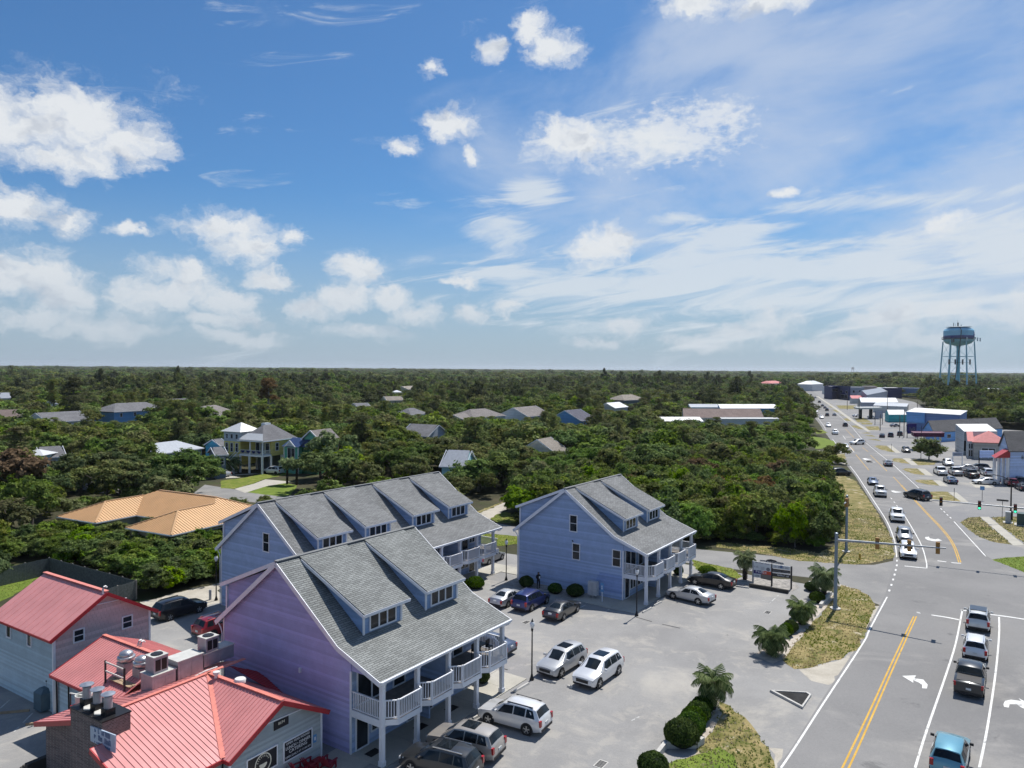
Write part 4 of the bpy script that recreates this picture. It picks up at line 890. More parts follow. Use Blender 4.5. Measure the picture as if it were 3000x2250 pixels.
# ------------------------------------------------------------------ middle wing of the restaurant
me_ = G(*z8([(460,245)])[0], 3.5); mp = me_+U2*3.5
ln = 7.5
rest.panels([Z(mp,5.0), Z(mp+G2*ln,5.0), Z(me_+G2*ln,3.5), Z(me_,3.5)], 0.26, 'red_metal', off=0.02); rest.panels([Z(mp,5.0), Z(mp+G2*ln,5.0), Z(mp+U2*3.5+G2*ln,3.5), Z(mp+U2*3.5,3.5)], 0.3, 'red_metal', off=0.02)
mb = MB(); mb.beam(Z(mp,5.07), Z(mp+G2*ln,5.07), .26, .05); rest.add(mb, 'ridge_cap', 'salmon_cap')
mb = MB(); mb.beam(Z(me_,3.42), Z(mp,4.92), .07, .24); mb.beam(Z(me_,3.42), Z(me_+G2*5,3.42), .08, .16); rest.add(mb, 'fascia', 'red_trim')
a, b = me_+U2*.35+G2*.3, me_+U2*6.6+G2*.3
mb = MB(); mb.extr([up(a,0), up(a+G2*5,0), up(a+G2*5,3.5), up(a,3.5)], U2*.2); mb.extr([up(a,0), up(b,0), up(b,3.4), Z(mp+G2*.3,4.9), up(a,3.4)], G2*.2); rest.add(mb, 'middle_wall', 'pale_teal_siding')
for k in (0.4, 1.9):
    q = me_+U2*.1+G2*k; mb = MB(); mb.tube([Z(q,3.35), Z(q+U2*.12,3.1), Z(q+U2*.16,.1)], .05, 6); rest.add(mb, 'downspout', 'black_metal')
# ------------------------------------------------------------------ pink two-storey house behind
pc = G(*z1([(405,1250)])[0]); PW, PL, ZE, ZR = 6.75, 8.0, 5.35, 7.4
pink = Root('two_storey_house', pc, 'two storey house with pink shake end wall and flat red metal roof', 'house')
c2 = pc+U2*PW; bk = pc-G2*PL; bk2 = c2-G2*PL
mb = MB(); mb.poly([up(pc,0), up(c2,0), up(c2,ZE), up(pc+U2*PW/2,ZR-.08), up(pc,ZE)]); pink.add(mb, 'gable_wall', 'pink_shake')
mb = MB(); mb.poly([up(bk,0), up(bk2,0), up(bk2,ZE), up(bk+U2*PW/2,ZR-.08), up(bk,ZE)]); pink.add(mb, 'rear_wall', 'pink_shake')
mb = MB(); mb.poly([up(pc,0), up(bk,0), up(bk,ZE), up(pc,ZE)]); pink.add(mb, 'left_wall', 'pale_teal_siding'); mb = MB(); mb.poly([up(c2,0), up(bk2,0), up(bk2,ZE), up(c2,ZE)]); pink.add(mb, 'right_wall', 'pale_teal_siding')
o1 = G2*.4; rm = pc+U2*PW/2; sl_ = (ZR-ZE)/(PW/2); ov = .45
for sg_ in (-1, 1):
    e0 = rm+U2*sg_*(PW/2+ov); zz2 = ZE-sl_*ov+.06
    pink.panels([Z(rm+o1,ZR+.06), Z(rm-G2*PL-o1,ZR+.06), Z(e0-G2*PL-o1,zz2), Z(e0+o1,zz2)], 0.75, 'red_metal', rib=.022, ribw=.05)
    mb = MB(); mb.beam(Z(rm+o1*1.05,ZR-.06), Z(e0+o1*1.05,zz2-.12), .06, .24); pink.add(mb, 'rake_trim', 'red_trim'); mb = MB(); mb.beam(Z(e0+o1,zz2-.09), Z(e0-G2*PL,zz2-.09), .06, .15); pink.add(mb, 'fascia', 'red_trim')
mb = MB(); mb.beam(Z(rm+o1,ZR+.12), Z(rm-G2*PL-o1,ZR+.12), .3, .05); pink.add(mb, 'ridge_cap', 'salmon_cap')
mb = MB(); mb.cbox((*pc.xy,0),(.16,.16,ZE),RA); pink.add(mb, 'corner_trim', 'trim_white'); mb = MB(); mb.cbox((*c2.xy,0),(.14,.14,ZE),RA); pink.add(mb, 'corner_trim', 'trim_white')
mb = MB(); mb.beam(pc+U2*2.2+G2*.03+Vector((0,0,6.65)), pc+U2*5.0+G2*.03+Vector((0,0,6.55)), .05, .06); pink.add(mb, 'gable_trim', 'trim_white')
def pxwin(root, px, P, d, nrm, split='h', frame='trim_white', name='window'):
    C = [onplane(p, P, d) for p in px]; s0, s1 = sorted(((c-P).dot(d) for c in C))[0], sorted(((c-P).dot(d) for c in C))[-1]
    zs = sorted(c.z for c in C); z0, z1 = (zs[0]+zs[1])/2, (zs[2]+zs[3])/2
    fn = lambda s, z, q: up(P+d*s+nrm*q, z)-root.p
    return window(root.o, fn, s0+.08, s1-.08, z0+.08, z1-.08, split=split, frame=frame, name=name)
pxwin(pink, z1([(545,630),(630,605),(630,705),(545,728)]), pc, U2, G2); pxwin(pink, z1([(910,528),(990,508),(990,605),(910,622)]), pc, U2, G2)
pxwin(pink, z1([(52,530),(85,540),(85,690),(52,680)]), pc, -G2, -U2, '1'); pxwin(pink, z1([(207,592),(240,605),(240,758),(207,745)]), pc, -G2, -U2, '1')
# roof-top equipment ---------------------------------------------------------
mat('pvc_white', (0.68,0.68,0.66), 0.5)
def gooseneck(p, label, n=1, r=.07, h=.35):
    rt = Root('roof_vent', p, label, 'vent', 'white roof vent pipes')
    for k in range(n):
        q = p+G2*.28*k; mb = MB(); mb.tube([q, q+Vector((0,0,h)), q+Vector((0,0,h+.14))+U2*.06, q+Vector((0,0,h+.16))+U2*.18, q+Vector((0,0,h+.05))+U2*.26], r, 8); rt.add(mb, 'pipe', 'pvc_white', None, 50)
gooseneck(G(*z1([(770,358)])[0], 7.5), 'white gooseneck vent on the ridge of the two storey house'); gooseneck(G(*z1([(1035,765)])[0], 4.9), 'pair of white gooseneck vents on the middle red roof', 2)
def mushroom(p, label, s=1.0, base='duct_grey'):
    rt = Root('exhaust_fan', p, label, 'fan'); x, y, z = p
    mb = MB(); mb.cbox((x,y,z),(.8*s,.8*s,.75*s),RA); rt.add(mb, 'curb', base)
    mb = MB(); mb.lathe([(.36*s,z+.75*s),(.40*s,z+.85*s),(.52*s,z+.9*s),(.55*s,z+1.0*s),(.52*s,z+1.1*s),(.44*s,z+1.13*s)], 20, (x,y,0)); rt.add(mb, 'wind_band', 'galvanised', None, 40)
    mb = MB(); mb.lathe([(.40*s,z+1.12*s),(.42*s,z+1.25*s),(.36*s,z+1.36*s),(.2*s,z+1.45*s),(.05*s,z+1.47*s)], 20, (x,y,0)); rt.add(mb, 'motor_dome', 'galvanised', None, 40)
mushroom(G(*z1([(945,950)])[0], 4.15), 'round silver exhaust fan left of the other on the timber platform'); mushroom(G(*z1([(1060,985)])[0], 4.15), 'round silver exhaust fan next to the rooftop air unit', .95)
pf_ = G(*z1([(930,1010)])[0], 4.0); pt_ = Root('timber_platform', up(pf_,4.0)-Vector((0,0,.2)), 'small timber platform with a rail beside the exhaust fans', 'platform')
for k in range(5):
    q = pf_-G2*.9+U2*(.2+.28*k)-U2*.6; mb = MB(); mb.beam(Z(q,4.12), Z(q+G2*2.3,4.12), .24, .04); pt_.add(mb, 'plank', 'timber')
for k in (0, 1):
    q = pf_-U2*.65-G2*.95+G2*2.1*k; mb = MB(); mb.cbox((q.x,q.y,3.55),(.09,.09,1.75),RA); pt_.add(mb, 'post', 'dark_timber')
for z_ in (4.65, 5.2):
    q = pf_-U2*.65-G2*.95; mb = MB(); mb.beam(Z(q,z_), Z(q+G2*2.1,z_), .05, .09); pt_.add(mb, 'rail', 'cap_stone')
def ac_unit(p, rz, d, label, fan=True, m='duct_grey'):
    rt = Root('air_unit', p, label, 'air conditioner', 'rooftop air units'); x, y, z = p
    mb = MB(); mb.cbox((x,y,z),d,rz); rt.add(mb, 'casing', m)
    mb = MB(); mb.cbox((x,y,z+d[2]),(d[0]*1.06,d[1]*1.06,.06),rz); rt.add(mb, 'top', 'unit_beige')
    if fan:
        mb = MB(); mb.lathe([(.36,z+d[2]+.06),(.34,z+d[2]+.1),(.1,z+d[2]+.11)], 16, (x,y,0)); rt.add(mb, 'fan_grille', 'black_metal')
    for k in (-1, 1):
        mb = MB(); n = Vector((math.cos(rz),math.sin(rz),0)); q = Vector((x,y,0))-Vector((-n.y,n.x,0))*(d[1]/2+.005)+n*k*d[0]*.22
        mb.cbox((q.x,q.y,z+d[2]*.15),(d[0]*.36,.02,d[2]*.7),rz); rt.add(mb, 'louvre', 'black_metal' if fan else m)
h1 = G(*z1([(1185,1075)])[0], 3.9)
ac_unit(h1, RA, (1.5,1.2,1.15), 'large grey duct box nearest the round exhaust fans', False); ac_unit(h1+Vector((0,0,1.22))-U2*.1, RA, (.9,.9,.95), 'dark condenser on top of the nearest duct box')
ac_unit(h1+U2*1.75, RA, (1.7,1.25,1.5), 'tall grey duct box with a pale flat top on the red roof', False); ac_unit(h1+U2*3.9+Vector((0,0,.5)), RA, (2.2,.9,.8), 'long grey duct box farthest along the red roof', False); ac_unit(h1+U2*3.4+Vector((0,0,1.38)), RA, (.9,.9,.85), 'black louvred condenser farthest from the round fans')
mb = MB(); mb.tube([Z(h1+U2*1+G2*1.2,4.35), Z(h1+U2*2.2+G2*1.4,4.6), Z(h1+U2*3.0+G2*1.5,4.62)], .05, 6); rp_ = Root('conduit_pipe', Z(h1+G2,4.2), 'white conduit pipe running along the red roof ridge', 'pipe'); rp_.add(mb, 'pipe', 'pvc_white')
kf = G(*z8([(775,590)])[0], 3.55); kt = Root('kitchen_exhaust', kf, 'open white drum exhaust on a brick curb near the chimney', 'exhaust'); x, y, z = kf
mb = MB(); mb.cbox((x,y,z-.1),(1.0,1.0,.55),RA); kt.add(mb, 'curb', 'red_trim'); mb = MB(); mb.lathe([(.25,z+.45),(.42,z+.6),(.45,z+1.05),(.40,z+1.05),(.38,z+.7),(.0,z+.68)], 20, (x,y,0)); kt.add(mb, 'drum', 'unit_beige', None, 40)
mb = MB(); mb.beam((x-.1,y,z+1.0),Vector((x,y,z+.75))-G2*1.5, .09, .03); kt.add(mb, 'arm', 'cap_stone'); mb = MB(); q = Vector((x,y,0))-G2*1.45; mb.cbox((q.x,q.y,z-.4),(.05,.05,1.1)); kt.add(mb, 'arm_post', 'black_metal')
mb = MB(); q = AP+G2*2.6+U2*.3; mb.lathe([(.34,4.7),(.36,4.86),(.30,4.95),(.05,4.98)], 10, (q.x,q.y,0)); rv = Root('roof_vent', up(q,4.6), 'low white roof vent on the ridge nearest the blue house', 'vent'); rv.add(mb, 'hood', 'pvc_white', None, 50)
mb = MB(); q = AP+G2*.9-U2*.1; mb.lathe([(.12,4.72),(.12,4.95),(.2,4.97),(.2,5.1),(.05,5.15)], 10, (q.x,q.y,0)); rv = Root('roof_vent', up(q,4.6), 'small white cap vent beside the hip of the red roof', 'vent'); rv.add(mb, 'cap', 'pvc_white', None, 50)
# grill and steps by the pale wall
g_ = G(*z8([(440,560)])[0]); gt = Root('smoker_grill', g_, 'dark blue smoker standing against the pale blue wall', 'smoker'); mb = MB(); mb.cbox((g_.x,g_.y,.15),(1.3,1.0,1.15),RA); gt.add(mb, 'body', 'grill_blue')
mb = MB(); P = [(g_+U2*a*.65+G2*b*.5) for a, b in ((-1,-1),(1,-1),(1,1),(-1,1))]; mb.hexa([up(p,1.3) for p in P], [up(g_+(p-g_)*.6,1.55) for p in P]); gt.add(mb, 'lid', 'grill_blue'); mb = MB(); mb.lathe([(.07,1.5),(.07,1.9),(.12,1.92),(.1,2.0)], 8, (g_.x,g_.y,0)); gt.add(mb, 'flue', 'black_metal')
st = G(*z8([(380,1075)])[0]); stp = Root('entrance_steps', up(st,0), 'dark wooden steps against the brick wall at the bottom edge', 'steps')
for k in range(4):
    q = st-U2*0.2+G2*(.3*k); mb = MB(); mb.cbox((q.x,q.y,0),(2.0,.32,.25+.2*k),RA); stp.add(mb, 'step', 'dark_timber')
# red adirondack chairs along the sign wall ------------------------------------
def adirondack(p, rz, label):
    e = empty('adirondack_chair', (p.x,p.y,0), rz, label, 'chair', 'red adirondack chairs in front of the restaurant')
    mb = MB(); mb.faces([(-.28,.3,.38),(.28,.3,.38),(.28,-.25,.27),(-.28,-.25,.27),(-.28,.3,.35),(.28,.3,.35),(.28,-.25,.24),(-.28,-.25,.24)], [(0,1,2,3),(4,7,6,5),(0,4,5,1),(2,6,7,3),(1,5,6,2),(3,7,4,0)]); mb.build('seat', 'chair_red', e)
    for k in range(5):
        x = -.24+.12*k; h = .98-.05*abs(k-2)**1.5; mb = MB(); mb.beam((x*1.0,-.22,.26),(x*1.35,-.52,h), .105, .022, up=(0,1,.3)); mb.build('back_slat', 'chair_red', e)
    for s in (-1, 1):
        mb = MB(); mb.box(s*.36-.07,-.38,.56,s*.36+.07,.36,.585); mb.build('arm', 'chair_red', e)
        mb = MB(); mb.box(s*.33-.02,.22,0,s*.33+.02,.32,.56); mb.build('front_leg', 'chair_red', e)
        mb = MB(); mb.beam((s*.30,.28,.34),(s*.30,-.6,.03), .03, .11); mb.build('rear_leg', 'chair_red', e)
    return e
fa = RA-R(90)-R(90)
for k, (px, l) in enumerate(((zb([(1950,1290)])[0],'red adirondack chair nearest the blue house wall'),(zb([(1590,1330)])[0],'red adirondack chair second from the blue house wall'),(zb([(1360,1440)])[0],'red adirondack chair below the menu board'),(zb([(1060,1560)])[0],'red adirondack chair left of the one below the menu board'),(zb([(760,1600)])[0],'red adirondack chair in front of the round emblem board'))):
    p = G(*px, .3); adirondack(p, fa+R(90)+R(random.uniform(-12,12)), l)
p = G(*zb([(1740,1300)])[0], .2); tb = empty('side_table', (p.x,p.y,0), RA, 'small red table between the two chairs nearest the blue wall', 'table'); mb = MB(); mb.box(-.28,-.28,.42,.28,.28,.46); mb.build('top', 'chair_red', tb)
for a in (-1,1):
    for b in (-1,1): mb = MB(); mb.box(a*.22-.03,b*.22-.03,0,a*.22+.03,b*.22+.03,.42); mb.build('leg', 'chair_red', tb)
flat('walkway', [up(gL+G2*.05,0), up(gR+G2*.05+U2*2.2,0), up(gR+G2*3.0+U2*2.2,0), up(gL+G2*3.0,0)], 0.03, 'concrete')
# ------------------------------------------------------------------ wooden fence (left)
mat('fence_wood', (0.105, 0.12, 0.115), 0.85, var=0.3, scale=5); mat('fence_wood_weathered', (0.24, 0.225, 0.20), 0.85, var=0.2, scale=5)  # rails and posts use a paler, more weathered wood than the boards
FH = 1.85
def fence(pts, label, m):
    rt = Root('wooden_fence', pts[0], label, 'fence')
    for a, b in zip(pts[:-1], pts[1:]):
        n = max(1, round((b-a).length/2.4)); d = (b-a).normalized(); nn = Vector((-d.y,d.x,0))
        for i in range(n):
            p, q = a.lerp(b, i/n), a.lerp(b, (i+1)/n); L = (q-p).length; mb = MB(); k = int(L/.15)
            for j in range(k):
                c = p+d*(j+.5)*L/k; h_ = FH+random.uniform(-.03,.03); mb.cbox((c.x,c.y,.05),(L/k-.015,.022,h_),math.atan2(d.y,d.x))
            pn = rt.add(mb, 'picket_section', m); pn['kind'] = 'stuff'
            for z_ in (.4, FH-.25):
                mb = MB(); mb.beam(p-nn*.04+Vector((0,0,z_)), q-nn*.04+Vector((0,0,z_)), .05, .09); rt.add(mb, 'rail', 'fence_wood_weathered')
            mb = MB(); mb.cbox((p.x-nn.x*.05,p.y-nn.y*.05,0),(.12,.12,FH+.12),math.atan2(d.y,d.x)); rt.add(mb, 'post', 'fence_wood_weathered')
fc = [G(*p) for p in z1([(-150,330),(0,285),(375,190)])]
c_ = [G(*p, FH) for p in z1([(-200,215),(0,165),(370,92),(1015,262)])]
c_ = [up(p, 0) for p in c_]; lastp = up(G(*z1([(740,345)])[0], FH), 0)
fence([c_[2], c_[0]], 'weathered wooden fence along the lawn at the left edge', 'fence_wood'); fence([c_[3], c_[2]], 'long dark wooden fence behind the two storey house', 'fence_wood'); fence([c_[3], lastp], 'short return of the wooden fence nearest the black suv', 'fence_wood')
# ================================================================== orange metal roofed house
mat('orange_metal', (0.60, 0.37, 0.185), 0.38, 0.15, var=0.07, scale=0.4, spec=0.5); mat('stucco_tan', (0.42, 0.33, 0.21), 0.9, var=0.1); mat('garage_dark', (0.03,0.03,0.035), 0.6)
oa = G(*z7([(525,515)])[0], 3.0); OX = Vector((math.cos(R(-27.3)), math.sin(R(-27.3)), 0)); OY = Vector((-OX.y, OX.x, 0))
def OV(x, y, z=3.0): return up(oa+OX*x+OY*y, z)
V = dict(a=OV(0,0), b=OV(8.4,0), r1=OV(4.2,4.2,4.76), c=OV(8.4,5.8), w1=OV(4.2,10,4.76), h1=OV(5.7,11.5,5.4), h2=OV(17.4,11.5,5.4), bl=OV(0,17.2), br=OV(23.1,17.2), in1=OV(14.4,5.8), d=OV(14.4,0), e=OV(23.1,0), k1=OV(18.75,4.35,4.83), w2=OV(18.75,10.15,4.83))
org = Root('metal_roof_house', up(V['e'],0), 'low tan house with an orange standing seam metal roof', 'house')
for f in (('a','b','r1'), ('b','c','w1','r1'), ('a','r1','w1','h1','bl'), ('c','in1','w2','h2','h1','w1'), ('d','e','k1'), ('e','br','h2','w2','k1'), ('d','k1','w2','in1'), ('bl','br','h2','h1')):
    org.panels([V[k] for k in f], 0.42, 'orange_metal', rib=.06, ribw=.05)
mb = MB()
for a, b in (('a','r1'),('b','r1'),('r1','w1'),('h1','h2'),('h2','br'),('h1','bl'),('d','k1'),('e','k1'),('k1','w2')): mb.beam(V[a]+Vector((0,0,.06)), V[b]+Vector((0,0,.06)), .22, .05)
org.add(mb, 'ridge_cap', 'orange_metal')
mb = MB()
for a, b in (('a','b'),('b','c'),('c','in1'),('d','in1'),('d','e'),('e','br')): mb.beam(V[a]-Vector((0,0,.1)), V[b]-Vector((0,0,.1)), .12, .14)
org.add(mb, 'gutter', 'trim_white')
def wall_run(root, pts, z1_, m, name='wall', inset=0.0):
    for a, b in zip(pts[:-1], pts[1:]):
        mb = MB(); d = (b-a); n = Vector((-d.y,d.x,0)).normalized(); mb.extr([up(a,0),up(b,0),up(b,z1_),up(a,z1_)], n*.18); root.add(mb, name, m)
w_ = lambda x, y: OV(x, y, 0)
mat('stucco_green_grey', (0.30,0.31,0.25), .9)
wall_run(org, [w_(.4,16.8), w_(.4,.4), w_(8,.4), w_(8,6.2), w_(14.8,6.2)], 2.95, 'stucco_green_grey'); wall_run(org, [w_(14.8,6.2), w_(14.8,.4), w_(22.7,.4), w_(22.7,16.8)], 2.95, 'stucco_tan')
e_, f_ = w_(22.7,.4), w_(22.7,9.0); dd = (f_-e_).normalized(); nn = Vector((dd.y,-dd.x,0)); nn = nn if nn.dot(OX) > 0 else -nn
wf = lambda s, z, q: up(e_+dd*s+nn*q, z)-org.p
LL = (f_-e_).length
for s0, s1, gm in ((.22*LL,.52*LL,'unit_beige'),(.60*LL,.96*LL,'garage_dark')): window(org.o, wf, s0, s1, .1, 2.4, split='1', name='garage_door', g=gm)
window(org.o, lambda s, z, q: w_(14.8+s,.4)-OY*q+Vector((0,0,z))-org.p, .7, 1.7, 1.0, 2.3)
# ================================================================== houses among the trees
KEEP = []                                  # photo windows (x0,y0,x1,y1,depth) that no nearer tree may cover
zL = sc(0,1050,3.403); zM = sc(600,1050,3.403); zN = sc(1200,1050,3.16); zO = sc(1800,1050,3.687)
for n_, c_ in dict(roof_grey=(0.19,0.19,0.20), roof_brown=(0.21,0.165,0.15), roof_tan=(0.29,0.26,0.225), roof_slate=(0.13,0.13,0.16), roof_taupe=(0.235,0.215,0.205), roof_char=(0.10,0.10,0.105)).items(): shingles(n_, c_, .12)
mat('roof_white_metal',(0.62,0.63,0.63),.4,.2,var=.06); mat('roof_flat_white',(0.66,0.66,0.64),.7,var=.06); mat('roof_blue_metal',(0.045,0.075,0.17),.35,.2); mat('roof_metal_grey',(0.33,0.35,0.38),.45,.3); mat('roof_pink_metal',(0.52,0.22,0.21),.8,spec=.1)
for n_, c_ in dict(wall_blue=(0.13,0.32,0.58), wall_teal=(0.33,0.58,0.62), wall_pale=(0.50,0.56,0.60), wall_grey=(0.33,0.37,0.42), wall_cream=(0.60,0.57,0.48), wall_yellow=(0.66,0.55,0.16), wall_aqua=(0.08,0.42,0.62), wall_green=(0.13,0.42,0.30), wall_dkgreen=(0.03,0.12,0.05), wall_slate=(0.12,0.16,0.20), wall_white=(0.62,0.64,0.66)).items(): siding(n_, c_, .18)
def keep(px, depth): xs = [p[0] for p in px]; ys = [p[1] for p in px]; KEEP.append((min(xs), min(ys), max(xs), max(ys), depth))
def house(r1, r2, zr, hw_, ze, wall, roof, label, hip=True, kp=None, nwin=3, trim='trim_white'):
    A, B = G(*r1, zr), G(*r2, zr)
    if (B-A).x < 0: A, B = B, A
    d = up(B-A, 0); d.normalize(); n = Vector((-d.y, d.x, 0))
    if n.y > 0: n = -n                                       # n points to the camera
    ex = hw_*.85 if hip else .5
    c = up((A+B)/2, 0); rt = Root('house', c, label, 'house', 'houses among the trees')
    E1, E2 = A-d*ex, B+d*ex; P = lambda q, s, z: up(q+n*s*hw_, z)
    for s in (1, -1): rt.slab([A, B, P(E2,s,ze), P(E1,s,ze)], .15, 'roof', roof)
    if hip:
        rt.slab([A, P(E1,1,ze), P(E1,-1,ze)], .15, 'roof', roof); rt.slab([B, P(E2,1,ze), P(E2,-1,ze)], .15, 'roof', roof)
    k = .93; W1, W2 = (E1+d*.5, E2-d*.5) if hip else (A, B)
    mb = MB(); q = [up(W1+n*hw_*k,0), up(W2+n*hw_*k,0), up(W2-n*hw_*k,0), up(W1-n*hw_*k,0)]; z1_ = ze-.02
    mb.faces(q+[up(p,z1_) for p in q]+[up(W1,zr-.12),up(W2,zr-.12)], [(0,1,5,4),(1,2,6,5),(2,3,7,6),(3,0,4,7)]+([] if hip else [(4,7,8),(5,6,9)])); rt.add(mb, 'wall', wall)
    mb = MB(); mb.beam(P(E1,1,ze-.1), P(E2,1,ze-.1), .1, .2); rt.add(mb, 'fascia', trim)
    if not hip:
        for e in (A-d*.45, B+d*.45):
            mb = MB(); mb.beam(up(e,zr-.1), P(e,1,ze-.1), .08, .22); mb.beam(up(e,zr-.1), P(e,-1,ze-.1), .08, .22); rt.add(mb, 'rake_trim', trim)
    L = (W2-W1).length
    for i in range(nwin):
        s0 = L*(i+.5)/nwin-.5; o_ = up(W1+n*hw_*k,0)
        window(rt.o, lambda s, z, q: o_+d*s+n*q+Vector((0,0,z))-rt.p, s0, s0+1.0, ze-2.1, ze-.7)
    if kp: keep(kp, c.y-hw_)
    return rt, A, B, d, n
house(zL([(1150,447)])[0], zL([(1450,434)])[0], 8.3, 7, 5.2, 'wall_blue', 'roof_grey', 'bright blue house with a wide grey hip roof', kp=zL([(990,435),(1480,640)]), nwin=4)
house(zL([(365,542)])[0], zL([(780,522)])[0], 7.5, 7, 4.5, 'wall_pale', 'roof_grey', 'grey gabled roof left of the bright blue house', False, zL([(430,525),(760,600)]))
house(zL([(-60,512)])[0], zL([(205,507)])[0], 7.5, 7, 4.5, 'wall_cream', 'roof_brown', 'brown gabled roof at the far left edge', False, zL([(0,505),(180,590)]))
house(zL([(2020,475)])[0], zL([(2150,462)])[0], 8.2, 7.5, 4.6, 'wall_pale', 'roof_taupe', 'taupe roofed house behind the large spreading oak', True, zM([(0,460),(180,590)]))
house(zL([(1530,845)])[0], zL([(1760,818)])[0], 6.5, 4.5, 4.6, 'wall_grey', 'roof_metal_grey', 'low house with a light metal roof below the spreading oak', True, zL([(1560,815),(1900,900)]), 2)
house(zL([(390,882)])[0], zL([(600,870)])[0], 6.2, 4, 4.2, 'wall_grey', 'roof_grey', 'grey roofed house behind the small white pavilion', False, zL([(400,870),(520,960)]), 1)
house(zL([(372,905)])[0], zL([(392,905)])[0], 6.0, 2.8, 5.0, 'wall_teal', 'roof_white_metal', 'small pale teal pavilion with a white metal cap roof', True, zL([(320,900),(470,1050)]), 1)
house(zL([(-80,342)])[0], zL([(90,340)])[0], 8.0, 6, 5, 'wall_pale', 'roof_metal_grey', 'pale metal roof at the far left among distant trees', False, zL([(0,338),(80,375)]), 0)
house(zL([(1700,402)])[0], zL([(1860,398)])[0], 8.0, 6, 5, 'wall_pale', 'roof_grey', 'grey roof just behind the crown of the spreading oak', True, None, 0)
house(zL([(480,425)])[0], zL([(540,415)])[0], 7.0, 5, 5, 'wall_pale', 'roof_metal_grey', 'sliver of pale roof beside the tall pine on the left', False, zL([(475,415),(520,465)]), 0)
house(zN([(20,603)])[0], zN([(262,615)])[0], 7.5, 5.5, 4.6, 'wall_grey', 'roof_grey', 'grey roof with a skylight above the end of the long blue house', False, zN([(0,600),(265,715)]), 0)
house(zM([(1960,278)])[0], zM([(2070,272)])[0], 8, 6, 5.5, 'wall_cream', 'roof_tan', 'tan roof peeking from the far tree tops', False, zM([(1955,272),(2075,320)]), 0)
house(zM([(1910,316)])[0], zM([(1918,316)])[0], 7.6, 4, 6.2, 'wall_white', 'roof_white_metal', 'small white pointed roof among far trees', True, zM([(1880,312),(1950,345)]), 0)
house(zM([(1790,378)])[0], zM([(1950,376)])[0], 7.4, 5, 5.2, 'wall_cream', 'roof_tan', 'pale tan gabled house among the far trees', False, zM([(1760,372),(1960,430)]), 1)
house(zM([(1490,445)])[0], zM([(1610,442)])[0], 7, 4, 5.5, 'wall_grey', 'roof_grey', 'thin strip of grey roof over the middle oaks', False, zM([(1490,440),(1610,465)]), 0)
house(zM([(2030,495)])[0], zM([(2080,492)])[0], 7.4, 5, 5, 'wall_pale', 'roof_grey', 'grey roof corner left of the multi gabled house', True, zM([(2030,492),(2130,540)]), 0)
house(zN([(560,470)])[0], zN([(700,462)])[0], 8.0, 6.5, 5.2, 'wall_pale', 'roof_taupe', 'multi gabled house with a light taupe roof in the middle distance', True, zN([(520,440),(860,520)]), 0)
house(zN([(400,520)])[0], zN([(520,500)])[0], 6.8, 4.5, 5.0, 'wall_slate', 'roof_taupe', 'lower taupe gable in front of the multi gabled house', False, zN([(400,500),(500,540)]), 0)
house(zN([(960,455)])[0], zN([(1165,437)])[0], 8.2, 7, 4.8, 'wall_pale', 'roof_taupe', 'grey roofed house with a pale blue gable end', False, zN([(880,440),(1155,550)]), 2)
house(zN([(1440,480)])[0], zN([(1575,467)])[0], 8.2, 7, 4.5, 'wall_blue', 'roof_slate', 'slate roofed house with a blue gable end', False, zN([(1410,465),(1670,600)]), 2)
house(zN([(1960,336)])[0], zN([(2060,333)])[0], 8.6, 7, 5.6, 'wall_slate', 'roof_tan', 'tan hip roof with dark walls in the distance', True, zN([(1900,330),(2090,395)]), 0)
house(zN([(1820,412)])[0], zN([(1940,402)])[0], 7.2, 5, 4.8, 'wall_white', 'roof_white_metal', 'white metal roof below the tan hip roof', False, zN([(1800,405),(2070,480)]), 0)
house(zN([(1185,748)])[0], zN([(1300,727)])[0], 7.2, 5, 4.2, 'wall_cream', 'roof_tan', 'plain beige roof deep in the middle of the oaks', False, zN([(1190,727),(1375,820)]), 0)
house(zN([(360,845)])[0], zN([(556,852)])[0], 7.4, 4.2, 4.6, 'wall_teal', 'roof_metal_grey', 'aqua gabled house behind the twisted pine', False, zN([(380,840),(600,990)]), 0)
house(zM([(80,885)])[0], zM([(170,880)])[0], 6.4, 3.2, 5.0, 'wall_slate', 'roof_grey', 'slate grey house left of the yellow stilt house', False, zM([(80,880),(165,1040)]), 1)
house(zM([(85,805)])[0], zM([(150,798)])[0], 6.6, 2.6, 5.2, 'wall_aqua', 'roof_grey', 'small aqua gable left of the yellow tower', False, zM([(80,795),(165,875)]), 0)
house(zO([(1640,243)])[0], zO([(1740,240)])[0], 11, 9, 8, 'wall_cream', 'roof_pink_metal', 'pale orange roof standing above distant trees near the road', True, zO([(1600,235),(1780,285)]), 0)
house(zO([(2080,242)])[0], zO([(2160,240)])[0], 12, 9, 8, 'wall_white', 'roof_white_metal', 'white roofed house at the far end of the road', True, zO([(2050,238),(2180,300)]), 0)
house((2942,1110), (2992,1112), 9, 9, 6.5, 'wall_white', 'roof_white_metal', 'white roofed house in the far woods at the right edge', True, [(2915,1105),(3000,1122)], 0)
house((2895,1137), (2960,1139), 8.5, 8, 5.5, 'wall_white', 'roof_metal_grey', 'pale low roof in the woods right of the water tower', False, [(2890,1134),(2990,1150)], 0)
